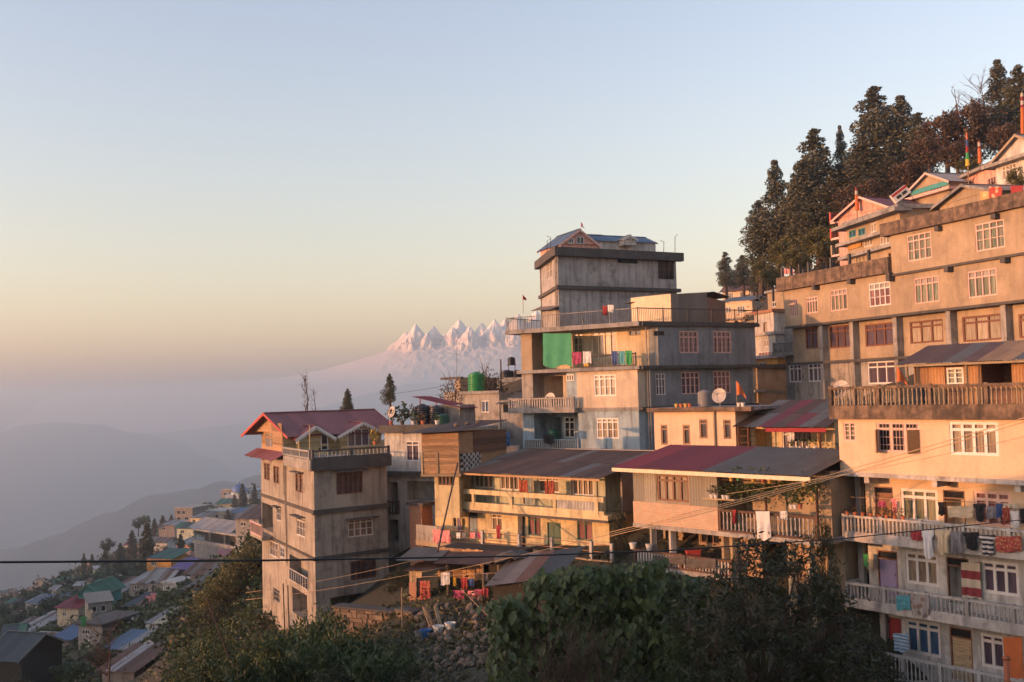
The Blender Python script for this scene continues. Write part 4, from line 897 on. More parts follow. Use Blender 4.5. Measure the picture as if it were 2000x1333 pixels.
# floor slabs
def rim(z0, z1, out, mat, s0=-.3, nm='floor_slab'):
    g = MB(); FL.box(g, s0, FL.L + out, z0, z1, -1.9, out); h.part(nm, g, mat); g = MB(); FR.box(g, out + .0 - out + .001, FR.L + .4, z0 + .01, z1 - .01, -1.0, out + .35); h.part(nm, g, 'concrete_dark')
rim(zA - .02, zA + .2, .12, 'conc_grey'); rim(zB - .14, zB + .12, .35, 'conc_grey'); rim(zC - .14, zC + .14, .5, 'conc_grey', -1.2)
# left column and partition walls
for z0, z1, m_ in ((-22, zA, 'paint_sky'), (zA + .2, zB - .14, 'conc_mid'), (zB + .12, zC - .14, 'conc_warm')):
    g = MB(); FL.box(g, -.1, .95, z0, z1, -2.2, -.05); h.part('column', g, m_)
g = MB(); FL.box(g, FL.px(1105, 750)[0], sM, zA + .2, zB - .14, -.35, -.12); h.part('partition', g, 'paint_sky')
window(h, Fac(FL.pt(0, 0, -.12).xy, FL.pt(FL.L, 0, -.12).xy), 1107, 732, 1122, 744, 3, 0, 1, 'white_paint', 'glass_dark', cut=False)
I_m, I_l = mid_[0], lit[0]
opening(I_m, 1040, 735, 1100, 790, 2.0); window(h, I_l, 1102, 815, 1122, 855, 2, .25, 2, 'white_paint', 'glass_dark'); opening(I_l, 1065, 815, 1098, 868, 1.4); opening(I_l, 1045, 820, 1062, 868, 1.4)
# balcony rails
za2 = FL.px(1060, 802)[1]; s0 = FL.px(1003, 785)[0]
balustrade(h, FL.pt(s0, 0, .55).xy, FL.pt(sM, 0, .55).xy, zA + .2, zk(773) - zA - .2, 'flat', 'conc_mid', .2, 2.2, bmat='plaster_white', rail=.12)
g = MB(); FL.box(g, s0 - .1, sM + .1, zA - .12, zA + .2, -.2, .65); h.part('balcony_slab', g, 'conc_mid')
zl = FL.px(1070, 882)[1]; balustrade(h, FL.pt(.1, 0, .1).xy, FL.pt(sM, 0, .1).xy, zl, .95, 'flat', 'paint_sky', .2, 2.2, bmat='plaster_white'); g = MB(); FL.box(g, -.1, sM, zl - .2, zl, -1.6, .2); h.part('balcony_slab', g, 'paint_sky')
balustrade(h, FL.pt(FL.px(1117, 700)[0], 0, .2).xy, FL.pt(FL.L, 0, .2).xy, zB + .12, .95, 'iron', 'concrete_dark', .22, 2.2)
window(h, tF, 1156, 648, 1205, 700, 4, .12, 1, 'cream_paint', 'glass_pale'); window(h, tF, 1228, 645, 1252, 656, 2, 0, 1, 'conc_warm', 'glass_dark'); window(h, tF, 1120, 652, 1138, 690, 2, .2, 2, 'cream_paint', 'glass_green')
# terrace railing and gate posts
zt = zC + .14; qa = FL.pt(-1.1, 0, .4).xy; qb = FL.pt(FL.L + .4, 0, .4).xy; qc = FR.pt(FR.L + .3, 0, .75).xy; qd = qa + (Vector((-FL.n.x, -FL.n.y)) * 5)
balustrade(h, qa, qb, zt, 1.05, 'iron', 'conc_grey', .16, 2.4, bmat='iron_dark', rail=.06, bottom=.06); balustrade(h, qb, qc, zt, 1.05, 'iron', 'concrete_dark', .16, 2.4, bmat='iron_dark', rail=.06, bottom=.06); balustrade(h, qd, qa, zt, 1.05, 'iron', 'conc_grey', .16, 2.4, bmat='iron_dark', rail=.06, bottom=.06)
g = MB(); g.slab([v3(qd, zt - .02), v3(qa, zt - .02), v3(qb, zt - .02), v3(qc, zt - .02), v3(Bk, zt - .02)], .2); h.part('terrace', g, 'conc_grey')
g = MB(); g.tube([FR.pt(.8, -22, .14), FR.pt(.8, zC, .14)], .05, 8); h.part('drain_pipe', g, 'conc_mid')
h.finish()
# green net, laundry, dish, barrels on the central house
NT = Fac(FL.pt(0, 0, .3).xy, FL.pt(FL.L, 0, .3).xy)
hang(NT, 0, 1060, 1116, 651, 715, 'net_green', 'bright green shade net screening the top balcony of the central house', 'shade_net', cat='shade net', group='green shade net', wave=.07)
for x0, x1, y0, y1, mt, lb in ((1117, 1135, 688, 711, 'cloth_magenta', 'crimson cloth on the top balcony rail, nearest the green net'), (1139, 1154, 687, 710, 'cloth_white', 'white cloth on the top balcony rail'), (1140, 1150, 711, 716, 'cloth_yellow', 'yellow cloth edge under the white cloth'),
        (1194, 1206, 686, 712, 'cloth_blue', 'blue trousers on the top balcony rail'), (1208, 1220, 686, 712, 'cloth_teal', 'teal striped cloth on the top balcony rail, left one'), (1221, 1234, 685, 712, 'cloth_green', 'green cloth on the top balcony rail, beside the teal one')):
    hang(NT, 0, x0, x1, y0, y1, mt, lb)
for x0, x1, y0, y1, mt, lb in ((1178, 1187, 598, 616, 'cloth_red', 'red cloth on the terrace railing'), (1188, 1200, 596, 610, 'cloth_white', 'white cloth on the terrace railing beside the red one')): hang(Fac(qa, qb), .1, x0, x1, y0, y1, mt, lb)
hang(FL, .5, 1068, 1088, 849, 866, 'cloth_black', 'black cloth over the lowest balcony rail of the central house')
dish(FL.pt(FL.px(1078, 770)[0], zA + .2, .2), (-.6, -.8, .3), .48, 'satellite dish standing on the middle balcony of the central house')
tank(ib.pt(ib.px(1088, 840)[0], zl, .5), .5, 1.7, 'tank_darkgreen', 'dark green barrel tank on the lowest balcony of the central house')
# tin shed on the terrace
s = Fac(qb, qc); a = P2(1233, 600, 82.5); b = P2(1311, 600, 78.2); c = P2(1381, 600, 80.3)
h = House('rooftop_shed', v3(a, zt), 'corrugated tin shed with sloping roof on the central terrace', 'shed'); bk = Vector((2.5, 5))
f = h.vol([a, b, c, c + bk, a + bk], zt, Fac(a, b).px(1300, 576)[1] - .1, 'tin_grey')
sheets(h, f[0].pt(0, zt, .03), f[0].pt(f[0].L, zt, .03), f[0].pt(f[0].L, f[0].px(1311, 574)[1], .03), f[0].pt(0, f[0].px(1235, 582)[1], .03), 'tin_bright', .8, name='wall_sheet'); sheets(h, f[1].pt(0, zt, .03), f[1].pt(f[1].L, zt, .03), f[1].pt(f[1].L, f[1].px(1380, 571)[1], .03), f[1].pt(0, f[1].px(1312, 575)[1], .03), 'tin_grey', .8, name='wall_sheet')  # sunlit wall coloured brighter and warmer than the shaded wall
z1 = f[0].px(1311, 574)[1] + .06; sheets(h, v3(a - Vector((.6, .3)), z1 - .35), v3(a + bk - Vector((.6, 0)), z1 - .3), v3(c + bk + Vector((.5, 0)), z1 + .18), v3(c + Vector((.5, -.3)), z1 + .18), 'tin_grey', .8)
h.finish()
flag(P(1022, 612, 86), 1.6, .5, .5, 'cloth_red', 'small dark red pennant at the left corner of the central terrace', dirx=(.3, -.2))

# ================================================================== grey tower block behind
K, Rt, Lt = P2(1090, 540, 90), P2(1321, 540, 96), P2(1056, 540, 99); Bk = Rt + (Lt - K)
h = House('tower_block', base_at(K, -3), 'plain grey tower block with dark parapet, behind the central terrace', 'building')
FL = Fac(Lt, K); FR = Fac(K, Rt); zk = lambda y: FR.px(1090, y)[1]
f = h.vol([Lt, K, Rt, Bk], -10, zk(492), 'conc_tower'); window(h, f[1], 1285, 507, 1316, 546, 3, 0, 2, 'concrete_dark', 'glass_dark', grille='iron_dark'); window(h, f[1], 1206, 504, 1246, 515, 2, 0, 1, 'concrete_dark', 'glass_dark')
window(h, f[0], 1068, 505, 1078, 545, 2, .2, 2, 'white_paint', 'glass_pale')
for y0, y1, o in ((501, 484, .55), (565, 558, .3)):
    ledge(h, FR, -o, FR.L + o, zk(y0), zk(y1), o); ledge(h, FL, -o, FL.L, zk(y0) + .01, zk(y1) - .01, o - .05)
g = MB()
for q, x in ((FL, .3), (FL, FL.L - .3), (FL, FL.L - .9)): g.tube([q.pt(x, -10, .08), q.pt(x, zk(490), .08)], .06, 8)
h.part('drain_pipes', g, 'conc_mid')
s1 = FR.px(1170, 540)[0]; g = MB(); FR.box(g, s1 - .02, s1 + .16, -10, zk(500), -.02, .04); h.part('pilaster', g, 'conc_mid'); g = MB(); FR.box(g, FR.L * .78, FR.L * .79, -10, zk(500), -.02, .05); h.part('drain_pipe', g, 'conc_mid')
g = MB(); g.add([FL.pt(-.5, zk(590), .4), FL.pt(FL.L + .5, zk(605) , 1.6), FL.pt(FL.L + .5, zk(602), .1), FL.pt(-.5, zk(585), -.1)], [(0, 1, 2, 3)]); sheets(h, FL.pt(-.3, zk(590), 1.0), FL.pt(FL.L + 1.5, zk(607), 1.0), FL.pt(FL.L + 1.5, zk(600), .1), FL.pt(-.3, zk(582), .1), 'tin_grey', .8, name='awning_sheet')
h.finish()
for i, (x, dy) in enumerate(((1068, 12), (1075, 18), (1318, 20), (1296, 10))):
    p = P(x, 482, 92); tag(MB().tube([p - Vector((0, 0, .5)), p + Vector((.05, 0, dy * .045)), p + Vector((.3 * (-1) ** i, 0, dy * .055))], .03, 5).build('reinforcing_bar', 'iron_dark'), 'bent reinforcing bar on the tower block parapet, %s' % ['first from left', 'second from left', 'at the right corner', 'just left of the right corner'][i], 'steel bar', 'bars on the parapet')
# ================================================================== chalet with blue roof peeking over the tower block
p0 = P2(1130, 470, 112); q0 = P2(1282, 470, 116); d = (q0 - p0).normalized(); n_ = Vector((d.y, -d.x)); zE = P(1100, 478, 112).z; zR = P(1130, 449, 112).z
h = House('chalet', (p0.x, p0.y, 5), 'pink-gabled chalet with blue roof peeking over the grey tower block')
gw = 2.3; f = h.vol([p0 - d * gw, p0 + d * gw, p0 + d * gw - n_ * 5, p0 - d * gw - n_ * 5], 4, zE, 'paint_pink')
gable(h, p0 - n_ * 5, p0 + n_ * .1, gw, zE, zR, 'tin_blue', .3, 'trim_pink', 'paint_pink', gable_over=.3, teeth=True)
w_ = f[0]; window(h, Fac(w_.pt(0, 0, .18).xy, w_.pt(w_.L, 0, .18).xy), 1126, 463, 1140, 477, 2, 0, 1, 'white_paint', 'glass_dark', cut=False); window(h, Fac(w_.pt(0, 0, .18).xy, w_.pt(w_.L, 0, .18).xy), 1110, 466, 1120, 477, 2, 0, 1, 'white_paint', 'glass_dark', cut=False)
a, b = p0 + d * 2 - n_ * 2.5, q0 - n_ * 2.5; zr = P(1250, 464, 118).z; h.vol([a + n_ * 2.3, b + n_ * 2.3, b - n_ * 2, a - n_ * 2], 4, zr - .9, 'paint_whitish'); gable(h, a, b, 2.3, zr - .9, zr, 'tin_blue', .3, 'white_paint', 'paint_whitish', gable_over=.1)
zr2 = P(1160, 459, 116).z; a2 = p0 + d * 1.5 - n_ * 3; gable(h, a2, a2 + d * 2.6, 2, zr2 - 1, zr2, 'tin_blue', .2, 'white_paint', None)
c = P2(1230, 468, 113.5); zt_ = P(1230, 460, 113.5).z; gable(h, c - n_ * 1.5, c, .85, zt_ - .42, zt_, 'tin_pale', .15, 'white_paint', 'paint_whitish', gable_over=.15, width=.5)
h.vol([c - d * .8, c + d * .8, c + d * .8 - n_ * 1.4, c - d * .8 - n_ * 1.4], zt_ - 1.1, zt_ - .43, 'paint_whitish'); window(h, Fac(c - d * .8, c + d * .8), 1224, 466, 1237, 472, 3, 0, 1, 'white_paint', 'glass_dark', cut=False)
h.finish(); flag(v3(p0 + d * .9 - n_ * 1, zR - .5), 1.5, .5, .5, 'cloth_red', 'tiny red pennant on the ridge of the blue-roofed chalet')

# ================================================================== small blocks between: green tank block, white flat roofs
a, b = P2(905, 820, 92), P2(976, 820, 89); h = House('concrete_house', base_at(a), 'small stained concrete block carrying the green water tank'); w_ = Fac(a, b); bk = Vector((3, 7))
f = h.vol([a, b, b + bk, a + bk], -14, w_.px(940, 768)[1], 'conc_mid'); window(h, f[0], 940, 783, 955, 806, 2, 0, 1, 'white_paint', 'glass_blue'); ledge(h, w_, -.2, w_.L + .2, w_.px(940, 770)[1], w_.px(940, 764)[1], .25, 'conc_grey', 'roof_slab'); h.finish()
tank(w_.pt(w_.px(922, 765)[0], w_.px(922, 765)[1], -.6), .78, 1.75, 'tank_green', 'large glossy green water tank on the stained concrete block')
gt = w_.pt(w_.px(945, 765)[0], w_.px(945, 765)[1], -1.5)
for i, (x, y, r, mt, lb) in enumerate(((885, 772, 1.5, 'leaf_brown', 'dry brown creeper bush left of the green tank'), (950, 748, 1.6, 'leaf_brown', 'reddish dry bush right behind the green tank'), (968, 765, 1.2, 'leaf_brown', 'low dry bush on the parapet right of the green tank'))):
    c = P(x, y, 93); t = thing('bush', (c.x, c.y, c.z - r), lb, 'bush', 'dry bushes around the green tank'); g = MB(); leafy(g, c, r, 420, .22, (1, 1, .9), hollow=0); g.build('foliage', mt, t)
    g = MB()
    for k in range(7): g.tube([c - Vector((0, 0, r)), c + Vector((rng.uniform(-.6, .6), 0, rng.uniform(0, .5))), c + Vector((rng.uniform(-1.2, 1.2), 0, rng.uniform(r, r * 1.7)))], [.04, .03, .01], 4)
    g.build('twigs', 'twig', t)
a, b = P2(868, 830, 96), P2(906, 830, 94); h = House('concrete_house', base_at(a), 'brown two-storey block behind the dry creeper, left of the green tank'); w_ = Fac(a, b); h.vol([a, b, b + bk, a + bk], -14, w_.px(880, 765)[1], 'conc_mid'); h.vol([a + Vector((1, 1)), b + Vector((-.3, 1)), b + bk, a + bk], w_.px(880, 765)[1], w_.px(880, 738)[1], 'conc_warm'); ledge(h, w_, -.2, w_.L, w_.px(880, 742)[1], w_.px(880, 737)[1], .2); h.finish()
a, b = P2(960, 745, 108), P2(1025, 745, 108); h = House('flat_roof_house', base_at(a), 'pale flat-roofed house with black tanks, far behind the green tank'); w_ = Fac(a, b); h.vol([a, b, b + bk, a + bk], -12, w_.px(990, 742)[1], 'paint_whitish'); ledge(h, w_, -.2, w_.L, w_.px(990, 747)[1], w_.px(990, 738)[1], .3, 'plaster_white', 'parapet'); h.finish()
for i, (x, y, r) in enumerate(((990, 735, .75), (1010, 736, .65))): tank(w_.pt(w_.px(x, 740)[0], w_.px(x, 741)[1], -.8), r, 1.0, 'tank_black', 'low black tank on the pale flat roof, %s one' % ['left', 'right'][i])
c = w_.pt(w_.px(1000, 740)[0], w_.px(1000, 741)[1], -1.5); t = thing('tank_stand', c, 'tall thin steel stand carrying a black tank on the pale flat roof', 'tank stand')
for dx in (-.35, .35): MB().bar(c + Vector((dx, 0, 0)), c + Vector((dx, 0, 1.5)), .06).build('leg', 'iron_dark', t)
MB().box(c.x - .5, c.x + .5, c.y - .5, c.y + .5, c.z + 1.5, c.z + 1.56).build('platform', 'iron_dark', t); tank(c + Vector((0, 0, 1.56)), .42, .85, 'tank_black', 'small black tank raised on the steel stand')
p = P(978, 765, 100); tag(MB().tube([p - Vector((0, 0, 3)), P(978, 702, 100)], .08, 6).build('utility_pole', 'bark'), 'dark utility pole beside the pale flat roof', 'pole')
a, b = P2(978, 800, 86), P2(1022, 800, 84); h = House('lean_to', base_at(a), 'dark shaded lean-to wall left of the central house', 'shed'); w_ = Fac(a, b); f = h.vol([a, b, b + bk, a + bk], -14, w_.px(1000, 782)[1], 'conc_grey'); opening(f[0], 983, 790, 1005, 806, 1); sheets(h, w_.pt(-.3, w_.px(980, 790)[1], .4), w_.pt(w_.L, w_.px(1018, 784)[1], .4), w_.pt(w_.L, w_.px(1018, 772)[1], -3), w_.pt(-.3, w_.px(980, 765)[1], -3), 'tin_grey'); h.finish()
c = P(988, 872, 74); t = thing('barrel', c, 'blue plastic barrel standing above the rusty roof', 'barrel'); MB().lathe(c, [(.27, 0), (.31, .05), (.31, .3), (.33, .32), (.31, .35), (.31, .62), (.33, .65), (.31, .68), (.31, .9), (.25, .95)], 16).build('drum', 'barrel_blue', t, True); MB().lathe(c + Vector((0, 0, .951)), [(.27, 0), (.27, .04)], 16).build('lid', 'barrel_blue', t); MB().box(c.x - 1, c.x + 1, c.y - .8, c.y + .8, c.z - 8, c.z).build('plinth', 'conc_grey', t)

# ================================================================== small cream house with flat roof and tank
a, b = P2(1278, 840, 64.5), P2(1437, 840, 61); w_ = Fac(a, b); bk = -w_.n * 5; zt = w_.px(1350, 803)[1]
h = House('cream_house', base_at(a), 'low cream house with four narrow windows and flat roof, before the central house')
f = h.vol([a, b, b + bk, a + bk], -16, zt, 'paint_peach')
for r in ((1291, 830, 1304, 869), (1334, 830, 1348, 869), (1366, 819, 1382, 857), (1413, 820, 1428, 858)): window(h, f[0], *r, 1, .22, 1, 'wood_brown', 'glass_dark', fw=.1)
ledge(h, w_, -.3, w_.L + 1.2, zt - .04, zt + .22, .35, 'moss_concrete', 'roof_slab'); g = MB(); s = w_.px(1397, 840)[0]; g.tube([w_.pt(s, -16, .07), w_.pt(s, zt, .07)], .07, 8); h.part('drain_pipe', g, 'conc_warm')
g = MB(); g.slab([v3(a - w_.d * .25, zt + .21), v3(b + w_.d * 1.1, zt + .21), v3(b + w_.d * 1.1 + bk, zt + .21), v3(a - w_.d * .25 + bk, zt + .21)], .2); h.part('roof', g, 'conc_grey'); h.finish()
tank(w_.pt(w_.px(1361, 795)[0], zt + .22, -1.0), .42, 1.05, 'tank_grey', 'grey-brown water tank on the cream flat roof'); dish(w_.pt(w_.px(1399, 800)[0], zt + .2, -.5), (-.55, -.8, .25), .45, 'large satellite dish on the cream flat roof beside the tank')
for i, (x, mt) in enumerate(((1320, 'pot_yellow'), (1329, 'pot_red'), (1338, 'pot_yellow'), (1346, 'pot_red'), (1442, 'pot_white'), (1450, 'pot_white'))):
    pot(w_.pt(w_.px(x, 800)[0], zt + .22, -.1), .13, mt, 'pot on the edge of the cream flat roof, %s from the left' % ['first', 'second', 'third', 'fourth', 'fifth', 'sixth'][i], 'leaf_mid', 10, .15)
flag(w_.pt(w_.px(1434, 800)[0], zt + .2, -.4), 1.55, .75, .85, 'cloth_orange', 'orange triangular flag on the cream flat roof', dirx=(1, -.3))
# annex with rusty red roof and porch
a2, b2 = P2(1440, 850, 60.5), P2(1606, 850, 57); w2 = Fac(a2, b2); bk = -w2.n * 5; ze = w2.px(1520, 834)[1]
h = House('porch_house', base_at(a2), 'yellow porch house with rusty red roof and laundry, right of the cream flat roof')
inn = w2.off(-1.6); f = h.vol([inn.A, inn.B, inn.B + bk, inn.A + bk], -16, ze + .3, 'paint_yellow'); opening(f[0], 1475, 838, 1508, 880, 1.2); window(h, f[0], 1528, 842, 1580, 878, 4, .2, 1, 'white_paint', 'glass_violet')
e0, e1 = w2.pt(-.2, w2.px(1440, 836)[1], .3), w2.pt(w2.L + .4, w2.px(1610, 836)[1], .3); e0.z = e1.z = ze; r0, r1 = e0 - w2.n3 * 6, e1 - w2.n3 * 6; r0.z = r1.z = P(1520, 783, 64).z
sheets(h, e0, e1, r1, r0, ['tin_rust', 'tin_maroon', 'tin_grey'], .85, rows=2)
g = MB(); sA, sB = w2.px(1500, 835)[0], w2.px(1618, 836)[0]; w2.box(g, sA, sB, ze - .28, ze - .06, .28, .31); h.part('red_valance', g, 'cloth_red')
for x in (1443, 1462, 1602): s = w2.px(x, 860)[0]; h.part('post', MB().bar(w2.pt(s, -16, 0), w2.pt(s, ze, 0), .09), 'wood_brown')
for y in (838, 852, 864): g = MB(); s0, s1 = w2.px(1443, y)[0], w2.px(1462, y)[0]; w2.box(g, s0, s1, w2.px(1450, y)[1] - .03, w2.px(1450, y)[1], -.6, -.05); h.part('shelf', g, 'wood_dark')
h.finish()
for x0, x1, mt, lb in ((1533, 1546, 'cloth_white', 'white cloth on the porch line under the red valance'), (1548, 1562, 'cloth_black', 'black garment on the porch line'), (1563, 1578, 'cloth_black', 'second black garment on the porch line, at right')): hang(w2, -.3, x0, x1, 842, 862, mt, lb)
for i, x in enumerate((1552, 1566, 1582, 1596)): pot(w2.pt(w2.px(x, 880)[0], w2.px(x, 880)[1], .2), .13, 'pot_white', 'potted plant before the yellow porch, %s from left' % ['first', 'second', 'third', 'fourth'][i], 'leaf_mid', 30, .45)

# ================================================================== house with maroon and grey corrugated roof
pA, pB_ = P2(1238, 960, 57.5), P2(1592, 970, 49); W = Fac(pA, pB_); bk = -W.n
h = House('corrugated_house', base_at(pA), 'house with half maroon, half grey corrugated roof, brick band and balustrades')
zF = W.px(1330, 1022)[1]; ze = W.px(1400, 926)[1] ; sS = W.px(1402, 960)[0]
I = W.off(-1.4); f = h.vol([W.A, W.pt(sS, 0).xy, I.pt(sS, 0).xy, I.B, I.B + bk * 4, W.A + bk * 5.4], zF - .2, ze + .25, 'conc_warm'); FR_, IN = f[0], f[2]
window(h, FR_, 1284, 928, 1345, 980, 4, .22, 1, 'wood_brown', 'glass_pale', fw=.11); opening(IN, 1425, 955, 1470, 1010, 1.0)
zb1 = W.px(1320, 985)[1]; a0, a1, z0, z1 = FR_.rect(1284, 928, 1345, 980)
for s0, s1, q0, q1 in ((0, a0 - .06, zb1, ze + .2), (a1 + .06, sS, zb1, ze + .2), (a0 - .06, a1 + .06, zb1, z0 - .02), (a0 - .06, a1 + .06, z1 + .02, ze + .2)):
    sheets(h, FR_.pt(s0, q0, .03), FR_.pt(s1, q0, .03), FR_.pt(s1, q1, .03), FR_.pt(s0, q1, .03), 'tin_wall', .8, name='wall_sheet')
g = MB(); FR_.box(g, -.02, sS, zF - .22, zb1, -.05, .08); h.part('brick_band', g, 'brick_whitewash')
g = MB(); W.box(g, -.05, W.L + .3, zF - .45, zF - .22, -6, .12); h.part('floor_slab', g, 'conc_mid')
balustrade(h, W.pt(sS + .05, 0, -.05).xy, W.pt(W.L, 0, -.05).xy, zF - .22, W.px(1490, 990)[1] - W.px(1490, 1035)[1], 'turned', 'wood_dark', .23, 2.4, bmat='plaster_white', rail=.12)
h.part('shelf_board', MB().bar(W.pt(sS - .8, W.px(1400, 975)[1], .1), W.pt(sS + 1.2, W.px(1420, 975)[1], .1), .35, .06), 'wood_pale')
for s in (sS, W.L - .1, sS + 2.7): h.part('post', MB().bar(W.pt(s, zF - .2, -.3), W.pt(s, ze, -.3), .1), 'wood_dark')
e0, e1 = W.pt(W.px(1213, 914)[0], 0, .75), W.pt(W.L + .25, 0, .75); e0.z = e1.z = (W.off(.75).px(1213, 911)[1] + W.off(.75).px(1590, 935)[1]) / 2
rz = P(1420, 874, 56.5).z; r0, r1 = e0 - W.n3 * 4.6 + W.u3 * .5, e1 - W.n3 * 4.6 + W.u3 * .1; r0.z = r1.z = rz
em, rm = e0.lerp(e1, .5), r0.lerp(r1, .5); sheets(h, e0, em, rm, r0, 'tin_maroon', .85, 4, .03); sheets(h, em, e1, r1, rm, 'tin_grey', .6, 3, .045)
for p_, q_, m_ in ((r0, rm, 'tin_maroon'), (rm, r1, 'tin_grey')): sheets(h, p_ - W.n3 * 3 - Vector((0, 0, 1.4)), q_ - W.n3 * 3 - Vector((0, 0, 1.4)), q_, p_, m_)
for p_, q_ in ((e0, em), (em, e1)): h.part('fascia', MB().bar(p_ - Vector((0, 0, .13)), q_ - Vector((0, 0, .13)), .05, .2), 'cream_paint')
# lower storey: open porch with railing
LW = W.off(-2.4); zg = W.px(1330, 1112)[1]
f = h.vol([LW.A, LW.B, LW.B + bk * 3, LW.A + bk * 3], -22, zF - .42, 'conc_warm', 'lower_wall'); w_ = f[0]
opening(w_, 1300, 1015, 1325, 1095, 1.2); window(h, w_, 1368, 1035, 1405, 1062, 3, 0, 1, 'wood_brown', 'glass_dark'); opening(w_, 1335, 1020, 1365, 1090, .8); opening(w_, 1475, 1030, 1530, 1110, 1.2)
for x, m_ in ((1268, 'conc_mid'), (1305, 'plaster_white'), (1408, 'wood_pale'), (1425, 'wood_pale'), (1537, 'wood_pale'), (1575, 'wood_pale')):
    s = W.px(x, 1050)[0]; h.part('pillar', MB().bar(W.pt(s, -20, -.35), W.pt(s, zF - .44, -.35), .3), m_)
planks(h, W, W.px(1426, 1050)[0], W.px(1474, 1050)[0], zg, zF - .5, 'tin_orange', .35, True, -.6); planks(h, W, W.px(1545, 1060)[0], W.px(1570, 1060)[0], zg, zF - .5, 'tin_orange', .35, True, -.6)
g = MB(); W.box(g, -.1, W.px(1440, 1100)[0], zg - .25, zg, -2.4, .25); h.part('porch_slab', g, 'conc_mid')
balustrade(h, W.pt(.1, 0, .15).xy, W.pt(W.px(1432, 1090)[0], 0, .15).xy, zg, W.px(1330, 1082)[1] - zg, 'flat', 'wood_dark', .2, 2.6, bmat='plaster_white')
h.finish()
hang(W, .3, 1285, 1345, 1084, 1100, 'tarp_dark', 'brown sacking over the lower porch rail, left half', 'sacking', cat='sacking', group='sacking on the rail'); hang(W, .3, 1347, 1405, 1090, 1108, 'tarp_dark', 'brown sacking over the lower porch rail, right half', 'sacking', cat='sacking', group='sacking on the rail')
hang(W, .25, 1482, 1509, 998, 1052, 'cloth_white', 'long white sheet hanging over the balcony balustrade', 'sheet', cat='sheet'); hang(W, .15, 1434, 1441, 995, 1022, 'cloth_red', 'narrow red towel on the balcony balustrade', 'towel'); hang(W, .15, 1527, 1540, 998, 1014, 'cloth_white', 'small pale cloth on the balustrade right of the white sheet')
zs = W.px(1400, 975)[1] + .03
for i, x in enumerate((1393, 1401, 1416, 1424)): pot(W.pt(W.px(x, 975)[0], zs, .1), .12, 'pot_white', 'white pot on the shelf board left of the balcony, %s of four' % ['first', 'second', 'third', 'fourth'][i], 'leaf_dark', 30, .5)
for i, (x, y, mt) in enumerate(((1433, 936, 'pot_yellow'), (1447, 935, 'cloth_green'), (1476, 937, 'pot_yellow'), (1495, 939, 'pot_red'), (1508, 940, 'pot_yellow'), (1575, 945, 'pot_yellow'), (1591, 975, 'pot_yellow'))):
    p = W.pt(W.px(x, y)[0], W.px(x, y)[1] - .1, .2); pot(p, .12, mt, 'hanging pot under the corrugated eave, %s from the left' % ['first', 'second', 'third', 'fourth', 'fifth', 'sixth', 'seventh'][i], 'leaf_mid', 40, .5)
for i, (x, mt) in enumerate(((1548, 'pot_white'), (1556, 'pot_white'), (1565, 'pot_red'))): pot(W.pt(W.px(x, 990)[0], W.px(x, 990)[1] - .1, .1), .12, mt, 'pot on the balustrade corner, %s' % ['left white one', 'right white one', 'red one'][i], 'leaf_mid', 40, .6)
g = MB()
for k in range(1500):
    x = rng.uniform(1405, 1600); y = 940 + abs(rng.gauss(0, 16)) + (6 if x < 1500 else 0); s, z = W.px(x, y); leaf(g, W.pt(s, z, rng.uniform(-.6, .25)), rng.uniform(.1, .22))
t = thing('hanging_creeper', W.pt(sS + 2, zF, -.2), 'mass of green creepers hanging along the balcony under the corrugated eave', 'creeper'); g.build('foliage', 'leaf_mid', t); MB().bar(W.pt(sS, ze - .3, -.2), W.pt(W.L, ze - .3, -.2), .04).build('stem', 'twig', t)
for i, (x, y, mt) in enumerate(((1240, 1072, 'pot_white'), (1272, 1075, 'pot_white'))): pot(W.pt(W.px(x, y)[0], W.px(x, y)[1], .15), .2, mt, 'white tub on the lower porch rail, %s' % ['at the left end', 'second from left'][i], 'leaf_dark', 14, .3)
p = W.pt(W.px(1339, 1070)[0], zg, -.6); tag(MB().box(p.x - .35, p.x + .35, p.y - .3, p.y + .3, p.z, p.z + .95).box(p.x - .4, p.x + .4, p.y - .35, p.y + .35, p.z + .951, p.z + 1.0).build('cabinet', 'paint_red'), 'red and white cabinet standing in the lower porch', 'cabinet')
# ================================================================== peach house with three laundry balconies, right edge
W = Fac(P2(1640, 900, 50.2), P2(2060, 900, 42.2)); bk = -W.n; zx = lambda x, y: W.px(x, y)[1]
h = House('balcony_house', base_at(W.A, -2), 'four-storey peach house with laundry on its balconies, at the right edge')
IN = W.off(-1.15); sI = IN.px(1692, 1000)[0]
zS0, zS1 = zx(1800, 819), zx(1800, 795)        # mossy roof slab
zU = zx(1830, 934)                             # underside of the overhanging upper floor
z1b, z1t = zx(1820, 1074), zx(1820, 1058)      # balcony slabs
z2b, z2t = zx(1820, 1212), zx(1820, 1196)
z3t = zx(1820, 1345)
up_ = h.vol([W.A, W.B, W.B + bk * 8, W.A + bk * 8], zU, zS0 + .02, 'paint_peach', 'upper_wall'); U = up_[0]
A1 = IN.pt(sI, 0).xy
md = h.vol([A1, IN.B, IN.B + bk * 7, A1 + bk * 7], z1b, zU, 'paint_peach', 'middle_wall')[0]
lw = h.vol([A1, IN.B, IN.B + bk * 7, A1 + bk * 7], z2b, z1b, 'paint_whitish', 'lower_wall')[0]
gw = h.vol([IN.pt(IN.px(1722, 1260)[0], 0).xy, IN.B, IN.B + bk * 7, IN.pt(IN.px(1722, 1260)[0], 0).xy + bk * 7], -26, z2b, 'paint_whitish', 'ground_wall')[0]
window(h, U, 1648, 825, 1671, 862, 2, 0, 4, 'trim_pink', 'glass_green'); window(h, U, 1855, 824, 1950, 890, 4, .24, 1, 'white_paint', 'glass_curtain', fw=.13)
